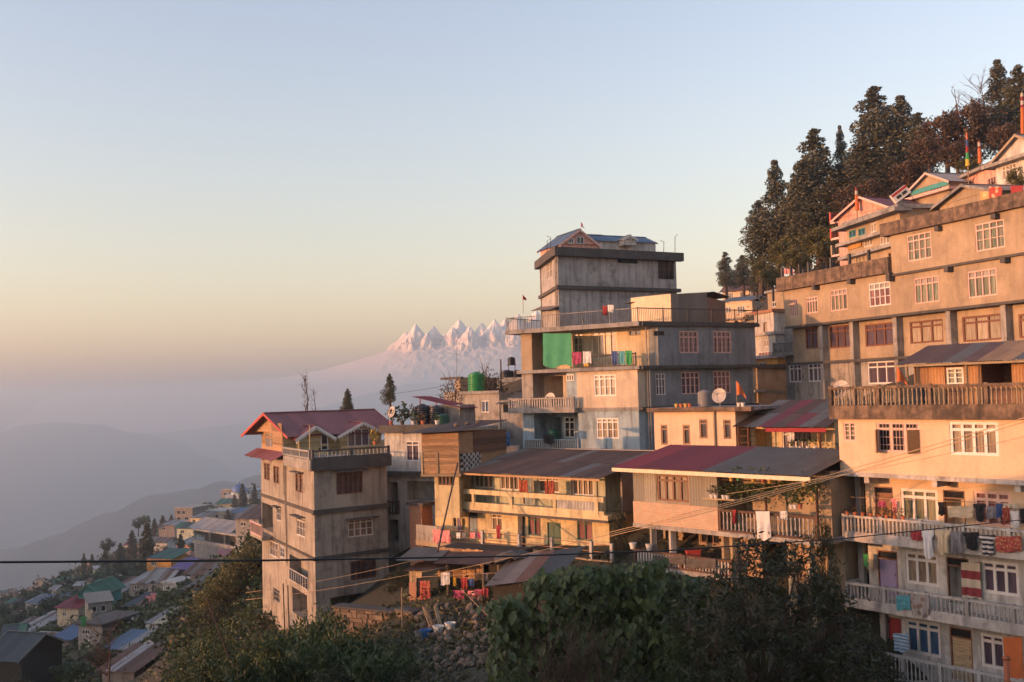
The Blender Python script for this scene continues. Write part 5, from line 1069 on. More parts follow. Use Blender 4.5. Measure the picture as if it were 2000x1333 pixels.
fr = window(h, U, 1712, 824, 1797, 885, 3, .24, 1, 'trim_pink', 'glass_dark', fw=.12, grille='trim_pink')
a0, a1, z0, z1 = U.rect(1712, 824, 1797, 885); zt_ = z1 - (z1 - z0) * .25
for s, sg in ((a0 + .05, 1), (a1 - .05, -1)):
    g = MB(); c0 = U.pt(s, (z0 + zt_) / 2, .02); dv = (U.u3 * sg * .35 + U.n3 * .75).normalized(); g.obox(c0 + dv * .3, dv, .3, Vector((0, 0, 1)), (zt_ - z0) / 2, dv.cross(Vector((0, 0, 1))), .025); sh = g.build('shutter', 'tin_orange', fr)
door(h, md, 1709, 951, 1745, 1022, 'wood_brown', 'wood_brown', True); window(h, md, 1760, 956, 1832, 1020, 3, .25, 1, 'white_paint', 'glass_green', fw=.13); door(h, md, 1843, 958, 1886, 1045, 'room_dark', 'wood_brown', True, open_=True); window(h, md, 1903, 960, 1975, 1028, 3, .25, 1, 'trim_pink', 'glass_pink', fw=.13)
door(h, lw, 1715, 1076, 1754, 1165, 'cloth_lilac', 'wood_brown', True); window(h, lw, 1769, 1080, 1833, 1143, 3, .24, 1, 'white_paint', 'glass_curtain', fw=.13); door(h, lw, 1850, 1090, 1894, 1180, 'room_dark', 'wood_brown', True, open_=True); window(h, lw, 1918, 1098, 1990, 1162, 3, .24, 1, 'white_paint', 'glass_violet', fw=.13)
door(h, gw, 1725, 1206, 1762, 1300, 'cloth_red', 'wood_brown', False); window(h, gw, 1770, 1214, 1837, 1280, 3, .22, 1, 'white_paint', 'glass_blue', fw=.13); door(h, gw, 1857, 1228, 1900, 1330, 'wood_pale', 'wood_brown', True); window(h, gw, 1916, 1242, 1985, 1308, 3, .22, 1, 'white_paint', 'glass_violet', fw=.13)
ledge(h, W, -.3, W.L, zS0, zS1, .3, 'moss_concrete', 'roof_slab'); ledge(h, W, -.05, W.L, zU - .12, zU + .08, .1, 'plaster_white')
g = MB(); g.slab([v3(W.A - W.d * .3, zS1 - .02), v3(W.B, zS1 - .02), v3(W.B + bk * 8.5, zS1 - .02), v3(W.A - W.d * .3 + bk * 8.5, zS1 - .02)], .15); h.part('roof_terrace', g, 'conc_mid')
for x in (1691, 1823, 1985): s = W.px(x, 930)[0]; g = MB(); W.box(g, s - .13, s + .13, zU - .42, zU - .121, -1.2, -.05); h.part('beam_end', g, 'plaster_white')
balustrade(h, W.pt(-.2, 0, .2).xy, W.pt(W.L, 0, .2).xy, zS1, zx(1800, 752) - zS1, 'turned', 'moss_concrete', .21, 2.35, bmat='conc_warm', rail=.13); balustrade(h, W.pt(-.2, 0, -6).xy, W.pt(-.2, 0, .2).xy, zS1, zx(1800, 752) - zS1, 'turned', 'moss_concrete', .21, 2.35, bmat='conc_warm', rail=.13)
for zb, zt, yt, s0 in ((z1b, z1t, 1020, .1), (z2b, z2t, 1160, .1), (z3t - .2, z3t, 1293, IN.px(1722, 1260)[0])):
    g = MB(); W.box(g, s0 - .05, W.L, zb, zt, -1.3, .12); h.part('balcony_slab', g, 'plaster_white')
    balustrade(h, W.pt(s0, 0, 0).xy, W.pt(W.L, 0, 0).xy, zt, zx(1820, yt) - zt, 'flat' if zb == z1b else 'turned', 'plaster_white', .19, 2.0, rail=.11)
    balustrade(h, W.pt(s0, 0, -1.2).xy, W.pt(s0, 0, 0).xy, zt, zx(1820, yt) - zt, 'flat', 'plaster_white', .19, 2.0, rail=.11)
for s, z0, z1 in ((.15, z2t, z1b), (.15, z1t, zU - .1)): g = MB(); W.box(g, s, s + .28, z0, z1, -1.25, -.95); h.part('pillar', g, 'conc_grey')
g = MB(); W.box(g, 1.2, 1.5, -26, z2b, -1.25, -.95); h.part('pillar', g, 'conc_grey')
h.finish()
# laundry on the balconies
def lau(lst, o, zf=None):
    for x0, x1, y0, y1, mt, lb, *k in lst: hang(W, o, x0, x1, y0, y1, mt, lb, **(k[0] if k else {}))
sh = {'shape': 'shirt'}; tr = {'shape': 'trousers'}
lau([(1708, 1720, 980, 992, 'cloth_magenta', 'small magenta garment before the brown door of the peach house'), (1732, 1746, 975, 1004, 'cloth_pink', 'pink dress hanging before the brown door of the peach house', sh), (1824, 1836, 982, 1008, 'cloth_black', 'black garment at the left of the upper balcony line'),
     (1843, 1892, 990, 1012, 'cloth_cream', 'wide cream cloth on the upper balcony line'), (1892, 1918, 986, 1020, 'cloth_black', 'large black garment on the upper balcony line', sh), (1920, 1938, 990, 1015, 'cloth_grey', 'grey garment beside the large black one'), (1938, 1950, 985, 1012, 'cloth_blue', 'blue cloth on the upper balcony line'),
     (1950, 1964, 990, 1025, 'cloth_print', 'printed garment on the upper balcony line, far right'), (1966, 1982, 1000, 1032, 'cloth_white', 'white and black garment on the upper balcony line, far right'), (1984, 2005, 995, 1025, 'cloth_black', 'black garment at the photo edge on the upper line'), (1952, 1980, 985, 996, 'cloth_redband', 'checked cloth folded on the upper line')], -.35)
lau([(1804, 1830, 1034, 1088, 'cloth_white', 'white shirt hung outside the first balcony, leftmost', sh), (1832, 1862, 1034, 1080, 'cloth_cream', 'pale pink shirt hung outside the first balcony', sh), (1863, 1883, 1036, 1080, 'cloth_grey', 'grey patterned trousers outside the first balcony', tr), (1886, 1918, 1038, 1072, 'cloth_black', 'black shirt outside the first balcony', sh),
     (1918, 1950, 1044, 1082, 'cloth_stripe', 'black and white striped shirt outside the first balcony', sh), (1950, 2000, 1046, 1076, 'cloth_print', 'red and orange printed cloth outside the first balcony, at the right'), (1785, 1806, 1036, 1054, 'cloth_red', 'red cloth between balusters of the first balcony')], .28)
lau([(1756, 1781, 1162, 1190, 'cloth_teal', 'turquoise towel over the second balcony rail'), (1783, 1818, 1160, 1202, 'cloth_floral', 'grey printed blanket over the second balcony rail, beside the towel')], .2); lau([(1735, 1765, 1240, 1275, 'cloth_bluestripe', 'blue and white striped towel at the lowest red door')], -.4)
lau([(1854, 1892, 1104, 1176, 'cloth_redband', 'cream curtain with dark red bands in the second-storey doorway')], -1.0); lau([(1672, 1682, 1085, 1110, 'cloth_green', 'small bright green garment in the dark balcony corner'), (1680, 1692, 1095, 1115, 'cloth_cream', 'small tan garment in the dark balcony corner')], -.6)
for k in (0, 1): wire([W.pt(.3, zx(1760, (980, 1034)[k]) , (-.35, .28)[k]), W.pt(W.L, zx(1990, (985, 1042)[k]), (-.35, .28)[k])], .012, ['washing line above the first balcony of the peach house', 'washing line outside the first balcony rail'][k], 'cable_tan', name='washing_line')
for i in range(8): pot(W.pt(.3 + i * .42, zx(1820, 1020) - .02, -.02), .1, 'pot_red', 'pot in the row on the first balcony rail, %s from its left end' % ['first', 'second', 'third', 'fourth', 'fifth', 'sixth', 'seventh', 'eighth'][i], 'leaf_dark', 40, .32, 'flower_red' if i in (1, 2, 4) else None)
hang(gw, 1.1, 1984, 2020, 1236, 1333, 'cloth_orange', 'orange banner hanging at the lower right corner', 'banner', cat='banner', group='orange banner', wave=.01)
p = P(1967, 1325, 42); t = thing('chimney_pipe', p - Vector((0, 0, 1)), 'orange clay pipe standing before the lowest balcony', 'pipe'); MB().tube([p - Vector((0, 0, 1.5)), p + Vector((0, 0, .75))], .11, 12).build('pipe', 'pot_red', t, True); MB().tube([p + Vector((0, 0, .75)), p + Vector((0, 0, .85))], .14, 12).build('collar', 'pot_red', t, True)
# roof of the peach house: shed, dish, flag, tank
S = W.off(-2.6); zt = zS1; sa = S.px(1786, 730)[0]; ze = S.px(1880, 708)[1]
h = House('rooftop_shed', S.pt(sa, zt), 'long tin-roofed shed on the mossy roof terrace of the peach house', 'shed')
f = h.vol([S.pt(sa, 0).xy, S.B, S.B + bk * 3, S.pt(sa, 0).xy + bk * 3], zt, ze, 'wood_dark'); w_ = f[0]
opening(w_, 1918, 710, 1976, 752, 2.0); window(h, w_, 1848, 718, 1882, 752, 2, 0, 3, 'white_paint', 'glass_green', fw=.1)
a0 = w_.px(1846, 730)[0]; a1 = w_.px(1884, 730)[0]; a2 = w_.px(1917, 730)[0]; a3 = w_.px(1977, 730)[0]
for s0, s1, m_ in ((0, a0, 'tin_orange'), (a1, a2, 'tin_orange'), (a3, w_.L, 'tin_orange')): sheets(h, w_.pt(s0, zt, .03), w_.pt(s1, zt, .03), w_.pt(s1, ze, .03), w_.pt(s0, ze, .03), m_, .7, name='wall_sheet')
e0, e1 = w_.pt(-.5, ze, .8), w_.pt(w_.L, ze, .8); U3 = Vector((0, 0, .95)); sheets(h, e0, e1, e1 - w_.n3 * 3 + U3, e0 - w_.n3 * 3 + U3, ['tin_rust', 'tin_rust', 'tin_grey', 'tin_orange'], .8); h.part('fascia', MB().bar(e0 - Vector((0, 0, .08)), e1 - Vector((0, 0, .08)), .05, .1), 'wood_pale')
for s in (0.05, 3, 6): h.part('post', MB().bar(w_.pt(s, zt, .7), w_.pt(s, ze, .7), .08), 'wood_pale')
h.finish()
dish(W.pt(W.px(1637, 760)[0], zt + .25, -.3), (-.65, -.7, .25), .42, 'large satellite dish at the corner of the mossy roof terrace'); flag(W.pt(W.px(1718, 760)[0], zt, -1.5), 1.9, .65, .75, 'cloth_orange', 'orange pennant on a pole above the mossy terrace', dirx=(1, -.4)); tank(W.pt(W.px(1762, 760)[0], zt, -1.6), .38, .95, 'tank_black', 'small dark tank left of the tin-roofed terrace shed')
flag(W.pt(-.5, zx(1640, 1000), -.4), 1.9, .35, 1.1, 'cloth_yellow', 'drooping yellow flag on a post left of the peach house', dirx=(.3, -1)); flag(W.pt(-1.2, zx(1640, 1015), -.2), 1.7, .35, .9, 'cloth_orange', 'drooping orange flag left of the yellow flag', dirx=(.5, -1))

# ================================================================== long curved grey building above
G = Fac(P2(1534, 640, 84), P2(2060, 640, 60)); bk = -G.n; zg_ = lambda x, y: G.px(x, y)[1]
h = House('long_building', base_at(G.A, -2), 'long beige concrete building with rows of windows, above the peach house', 'building')
sQ = G.px(1746, 560)[0]; zr1 = G.px(1640, 548)[1]; zr2 = G.px(1870, 432)[1]
z3 = G.px(1770, 612)[1]; z2 = G.px(1770, 697)[1]; z4 = G.px(1770, 533)[1]
o1 = G.off(0); rec = G.off(-.7)
u3_ = h.vol([G.A, G.B, G.B + bk * 9, G.A + bk * 9], z3, zr1 + .02, 'conc_warm', 'upper_wall')[0]
u4 = h.vol([G.pt(sQ, 0, .12).xy, G.pt(G.L, 0, .12).xy, G.B + bk * 9, G.pt(sQ, 0).xy + bk * 9], z4 + .02, zr2, 'conc_warm', 'top_wall')[0]
m2 = h.vol([rec.A, rec.B, rec.B + bk * 8, rec.A + bk * 8], z2, z3, 'conc_warm', 'middle_wall')[0]; m1 = h.vol([rec.A, rec.B, rec.B + bk * 8, rec.A + bk * 8], -12, z2, 'conc_mid', 'lower_wall')[0]
for r in ((1772, 456, 1819, 508), (1905, 433, 1962, 488)): window(h, u4, *r, 4, .24, 2, 'trim_pink', 'glass_green', fw=.09)
for r in ((1543, 585, 1558, 619), (1575, 580, 1597, 612), (1622, 565, 1655, 607), (1786, 541, 1834, 592), (1890, 527, 1947, 580)): window(h, u3_, *r, 4, .26, 1, 'trim_pink', 'glass_green', fw=.09, panetop='conc_mid')
window(h, u3_, 1697, 552, 1739, 598, 4, .26, 2, 'white_paint', 'glass_pink', fw=.09, panetop='conc_mid')
for r in ((1573, 640, 1597, 682), (1620, 636, 1663, 680), (1690, 632, 1747, 676), (1777, 626, 1842, 670), (1880, 616, 1957, 666)): window(h, m2, *r, 3 if r[0] > 1600 else 2, .25, 1, 'wood_brown', 'glass_pale' if r[0] > 1750 else 'glass_violet', fw=.12)
window(h, m2, 1990, 612, 2030, 660, 3, .25, 1, 'wood_brown', 'glass_pale', fw=.12)
for r in ((1541, 712, 1565, 747), (1578, 710, 1606, 746), (1695, 706, 1750, 750)): window(h, m1, *r, 3, .25, 1, 'white_paint', 'glass_violet', fw=.1)
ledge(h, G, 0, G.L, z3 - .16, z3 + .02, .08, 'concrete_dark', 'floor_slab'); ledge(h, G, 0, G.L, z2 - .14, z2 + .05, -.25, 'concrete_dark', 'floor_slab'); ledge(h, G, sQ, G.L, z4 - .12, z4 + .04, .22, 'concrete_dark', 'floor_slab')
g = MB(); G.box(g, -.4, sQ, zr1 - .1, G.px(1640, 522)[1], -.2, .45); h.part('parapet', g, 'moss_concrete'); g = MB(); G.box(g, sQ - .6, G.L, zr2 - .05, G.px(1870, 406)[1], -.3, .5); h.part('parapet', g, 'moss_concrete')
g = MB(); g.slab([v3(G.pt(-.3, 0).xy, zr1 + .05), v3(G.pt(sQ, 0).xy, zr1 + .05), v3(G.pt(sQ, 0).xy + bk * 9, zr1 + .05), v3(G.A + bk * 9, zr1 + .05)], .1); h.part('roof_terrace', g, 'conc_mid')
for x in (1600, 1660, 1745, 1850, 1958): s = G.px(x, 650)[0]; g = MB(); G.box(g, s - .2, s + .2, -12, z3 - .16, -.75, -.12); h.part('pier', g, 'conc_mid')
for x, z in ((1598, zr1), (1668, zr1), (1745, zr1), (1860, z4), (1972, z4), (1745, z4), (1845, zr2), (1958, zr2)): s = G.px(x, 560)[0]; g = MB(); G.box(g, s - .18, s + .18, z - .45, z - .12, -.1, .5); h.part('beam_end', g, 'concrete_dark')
for x in (1528, 1545, 1562, 1580, 1624, 1660, 1698): s = G.px(x, 530)[0]; g = MB(); G.box(g, s - .09, s + .09, G.px(1640, 522)[1], G.px(1640, 500)[1], -.1, .1); h.part('parapet_post', g, 'concrete_dark')
# stepped grey end
E_ = G.d; f = h.vol([G.A - E_ * 2.2 + bk * 1.5, G.A + bk * 1.5, G.A + bk * 8, G.A - E_ * 2.2 + bk * 8], -12, G.px(1530, 640)[1], 'conc_grey', 'end_wall'); h.vol([G.A - E_ * 3.4 + bk * 3.5, G.A + bk * 3.5, G.A + bk * 9, G.A - E_ * 3.4 + bk * 9], G.px(1530, 640)[1], G.px(1530, 556)[1], 'conc_grey', 'end_wall')
q = Fac(G.A - E_ * 2.6 + bk * .9, G.A + bk * .9); g = MB(); q.box(g, -.3, q.L, G.px(1530, 690)[1] - .2, G.px(1530, 690)[1], -1.5, .2); h.part('balcony_slab', g, 'conc_grey'); balustrade(h, q.pt(-.2, 0, .1).xy, q.pt(q.L, 0, .1).xy, G.px(1530, 690)[1], .95, 'flat', 'conc_grey', .2)
h.finish()
for i, (x0, x1, y0, y1, mt, lb) in enumerate(((1523, 1541, 525, 535, 'cloth_pink', 'salmon cloth on the left end of the long building terrace'), (1922, 1947, 364, 386, 'rug_red', 'dark rug with round medallion on the roof parapet, left one'), (1964, 1988, 362, 384, 'cloth_red', 'bright red rug hanging on the roof parapet'), (1989, 2005, 360, 382, 'cloth_lilac', 'lilac rug at the photo edge on the roof parapet'), (1880, 1912, 372, 396, 'rug', 'ochre rug with round medallion hung under the small gable'))):
    hang(G, -.4 if i != 4 else -1.5, x0, x1, y0, y1, mt, lb, 'rug' if i else 'cloth', wave=.02)

# ================================================================== houses stacked on the hill above
def simple(name, label, x0, x1, ytop, ybot, Y0, Y1, mat, depth=6, wins=(), slabs=(), roof=None, dvec=None, cat='house', group='houses stacked on the upper hillside'):
    a, b = P2(x0, (ytop + ybot) / 2, Y0), P2(x1, (ytop + ybot) / 2, Y1); w_ = Fac(a, b); bk = (-w_.n if dvec is None else Vector(dvec).normalized()) * depth
    zt, zb = w_.px((x0 + x1) / 2, ytop)[1], w_.px((x0 + x1) / 2, ybot)[1]; hh = House(name, (a.x, a.y, zb), label, cat, group)
    f = hh.vol([a, b, b + bk, a + bk], min(zb, gz(a.x, a.y) - 1, gz(b.x, b.y) - 1) - 1.5, zt, mat)
    for r in wins: window(hh, f[0], *r[:4], r[4], r[5] if len(r) > 5 else 0, 1, r[6] if len(r) > 6 else 'white_paint', r[7] if len(r) > 7 else 'glass_dark', fw=.08)
    for y, o, m_ in slabs: z = w_.px((x0 + x1) / 2, y)[1]; g = MB(); w_.box(g, -o, w_.L + o, z - .15, z + .12, -.5, o); hh.part('floor_slab', g, m_)
    if roof:
        kind, rise, m_, fas = roof
        if kind == 'gable_x': m = bk * .5; gable(hh, a + m, b + m, depth / 2, zt, zt + rise, m_, .5, fas, mat, width=1.0)
        elif kind == 'gable_y': c = (a + b) / 2; gable(hh, c + bk, c, (b - a).length / 2, zt, zt + rise, m_, .5, fas, mat, width=1.0)
        elif kind == 'flat': g = MB(); w_.box(g, -.3, w_.L + .3, zt - .02, zt + .3, -depth - .3, .3); hh.part('roof_slab', g, m_)
        elif kind == 'lean': sheets(hh, w_.pt(-.4, zt + .02, .5), w_.pt(w_.L + .4, zt + .02, .5), w_.pt(w_.L + .4, zt + rise, -depth), w_.pt(-.4, zt + rise, -depth), m_, 1.0)
    return hh, f, w_
h, f, w_ = simple('gabled_house', 'pink-gabled house with red trim and long side verandas, left of the hilltop cluster', 1638, 1742, 415, 500, 98, 92, 'paint_pink', 8, ((1690, 398, 1706, 412, 3, 0, 'white_paint', 'glass_dark'),), (), ('gable_y', 1.5, ['tin_red', 'tin_rust'], 'trim_pink'))
q = f[3]; zt = w_.px(1690, 415)[1]
for k, y in enumerate((430, 462, 495)):
    z = q.px(1620, y)[1]; g = MB(); q.box(g, 0, q.L, z - .2, z, -.2, 1.1); h.part('veranda_slab', g, 'trim_pink'); balustrade(h, q.pt(0, 0, 1.0).xy, q.pt(q.L, 0, 1.0).xy, z, .9, 'flat', 'paint_red' if k < 2 else 'conc_warm', .3, 2.5)
    for sw in (1.0, 3.2, 5.4): window(h, q, 0, 0, 0, 0, 2, 0, 1, 'wood_brown', 'glass_dark', cut=False, rect=(sw, sw + 1.1, z + .8, z + 1.9))
for s in (1.5, 3.5): c = q.pt(s, 0, .2).xy; gable(h, c - q.n * 1.5, c + q.n * .8, .9, zt + .3, zt + 1.1, 'tin_rust', .2, 'trim_pink', 'paint_pink', gable_over=.2, width=.6)
h.finish()
h, f, w_ = simple('terraced_house', 'ochre house with blue and yellow balconies stepping down beside the long building', 1655, 1760, 424, 540, 84, 76, 'conc_warm', 6, ((1658, 450, 1672, 464, 2, 0, 'paint_teal', 'glass_blue'), (1676, 446, 1690, 460, 2, 0, 'paint_teal', 'glass_blue'), (1700, 436, 1712, 454, 2, 0, 'white_paint', 'glass_pale'), (1687, 466, 1704, 482, 3, 0, 'white_paint', 'glass_pale'), (1718, 462, 1737, 478, 3, 0, 'white_paint', 'glass_pale'), (1735, 494, 1742, 503, 2, 0, 'wood_brown', 'glass_dark'), (1670, 500, 1690, 520, 3, 0, 'cream_paint', 'glass_pale')), ((462, .7, 'conc_mid'), (490, .6, 'conc_mid'), (428, .9, 'conc_grey')), ('flat', 0, 'conc_grey', None))
g = MB(); s0, s1 = w_.px(1658, 478)[0], w_.px(1684, 478)[0]; w_.box(g, s0, s1, w_.px(1670, 486)[1], w_.px(1670, 470)[1], .05, .12); h.part('painted_panel', g, 'paint_orange'); h.finish()
h, f, w_ = simple('gabled_house', 'small house with teal gable and double roof, on the hill above the long building', 1782, 1856, 362, 420, 98, 93, 'conc_warm', 5, ((1790, 363, 1808, 374, 3, 0, 'trim_pink', 'glass_blue'), (1815, 362, 1840, 373, 4, 0, 'trim_pink', 'glass_blue')), ((379, .6, 'trim_pink'),), ('gable_y', 1.2, 'tin_pale', 'trim_pink')); g = MB(); w_.box(g, 0, w_.L, w_.px(1820, 371)[1], w_.px(1820, 362)[1], .02, .1); h.part('teal_band', g, 'paint_teal'); h.finish()
h, f, w_ = simple('flat_roof_house', 'salmon pink flat-roofed house on the hill, below the prayer flag pole', 1850, 1957, 338, 400, 98, 88, 'paint_pink', 6, ((1875, 352, 1903, 366, 5, 0, 'trim_pink', 'glass_pink'), (1928, 345, 1950, 362, 4, 0, 'trim_pink', 'glass_violet')), ((338, .6, 'conc_grey'),), ('flat', 0, 'moss_concrete', None)); h.finish()
h, f, w_ = simple('gabled_shed', 'low gabled shelter with grey roof edge and ochre rug front, on the roof terrace', 1835, 1950, 386, 425, 76, 70, 'conc_warm', 4, (), (), ('gable_y', .95, 'tin_grey', 'conc_grey')); h.finish()
h, f, w_ = simple('chalet', 'chalet with wide grey roof and green gable at the upper right edge', 1945, 2050, 300, 370, 86, 80, 'paint_whitish', 6, ((1957, 322, 1985, 350, 4, .3, 'white_paint', 'glass_pale'), (1960, 284, 1985, 298, 3, 0, 'wood_brown', 'glass_dark')), ((308, .8, 'conc_mid'),), ('gable_y', 1.6, 'tin_pale', 'conc_warm')); h.finish()
# tilted white and red box, prayer flag poles
c = P(1758, 380, 90); t = thing('sign_box', (c.x, c.y, c.z - .8), 'white and red tilted sign box on a roof edge of the hilltop cluster', 'sign'); u = (P(1773, 366, 90) - P(1744, 388, 90)).normalized(); v = Vector((u.y, -u.x, 0)).normalized(); n_ = u.cross(v)
MB().obox(c, u, .8, v, .25, n_, .42).build('box', 'white_paint', t); MB().obox(c - v * -.252 - n_ * .3, u, .82, v, .02, n_, .12).build('red_band', 'paint_red', t)
for k in (-.3, .3): MB().obox(c + v * .26 + u * k + n_ * .08, u, .24, v, .015, n_, .13).build('dark_panel', 'room_dark', t)
MB().bar(c - Vector((0, 0, 2)), c, .2).build('post', 'conc_mid', t)
for x, y0, y1, Y, lb in ((1888, 326, 258, 92, 'tall prayer flag pole wrapped in blue, red, green and yellow cloth'), (1912, 320, 275, 96, 'shorter pole with faded cloth right of the tall prayer flag'), (1672, 412, 366, 95, 'thin pole with orange cloth beside the pink-gabled house'), (1996, 270, 180, 90, 'prayer flag pole with orange cloth at the right photo edge')):
    a, b = P(x + 2, y0, Y), P(x, y1, Y); t = thing('prayer_flag', a, lb, 'prayer flag', 'prayer flag poles'); MB().tube([a - Vector((0, 0, 2)), b], .05, 6).build('pole', 'bamboo_pole', t); cl = ['cloth_yellow', 'cloth_green', 'cloth_red', 'cloth_blue', 'cloth_orange'] if Y == 92 else ['cloth_orange', 'cloth_orange', 'cloth_redband']
    for k, m_ in enumerate(cl):
        p0, p1 = a.lerp(b, .02 + .95 * k / len(cl)), a.lerp(b, .02 + .95 * (k + 1) / len(cl)); MB().tube([p0, p0.lerp(p1, .5), p1], [.2 - .025 * k, .17 - .02 * k, .17 - .025 * k], 7).build('cloth_band', m_, t)

# ================================================================== houses seen through the gap
for i, (x0, x1, yt, yb, Y, mt, rf, wins, lb) in enumerate([
    (1412, 1482, 566, 620, 190, 'paint_peach', ('gable_x', 2.2, 'tin_rust', 'trim_pink'), ((1420, 572, 1432, 586, 3), (1445, 570, 1455, 584, 2), (1462, 568, 1476, 584, 4)), 'sunlit cream house with brown roof, topmost in the gap behind the central house'),
    (1398, 1470, 590, 650, 170, 'paint_peach', ('lean', 1.5, 'tin_pale', None), ((1412, 600, 1428, 612, 3), (1440, 598, 1455, 612, 3)), 'cream house with pale veranda roof in the gap, left of the rest'),
    (1474, 1512, 612, 690, 115, 'paint_whitish', ('flat', 0, 'brick_red', None), ((1491, 630, 1498, 652, 1, 0, 'wood_brown', 'glass_pale'),), 'pale house with brick parapet and one tall window in the gap'),
    (1476, 1516, 655, 742, 112, 'paint_whitish', ('flat', 0, 'plaster_white', None), ((1481, 687, 1512, 696, 5, 0, 'white_paint', 'glass_pink'), (1492, 664, 1502, 678, 2, 0, 'white_paint', 'glass_pale')), 'white balcony block in the middle of the gap'),
    (1455, 1482, 632, 720, 120, 'paint_peach', ('flat', 0, 'conc_warm', None), ((1460, 640, 1474, 652, 2), (1460, 668, 1474, 682, 2)), 'orange-lit block right behind the central house corner'),
    (1476, 1520, 700, 790, 106, 'paint_orange', ('flat', 0, 'plaster_white', None), ((1482, 708, 1496, 720, 2), (1482, 730, 1512, 740, 4, 0, 'white_paint', 'glass_pink')), 'orange balcony block low in the gap'),
    (1440, 1480, 720, 800, 100, 'conc_warm', ('flat', 0, 'concrete_dark', None), ((1452, 758, 1472, 778, 1, 0, 'iron_dark', 'glass_blue'),), 'grey block with blue panel, lowest in the gap'),
    (1500, 1535, 570, 640, 130, 'conc_warm', ('flat', 0, 'conc_grey', None), ((1508, 590, 1516, 600, 2),), 'shaded house behind the left end of the long building')]):
    h, f, w_ = simple('terraced_house', lb, x0, x1, yt, yb, Y, Y - 4, mt, 8, wins, ((yb - (yb - yt) * .45, .6, 'conc_mid'),), rf, None, 'house', 'houses in the gap behind the central house'); h.finish()
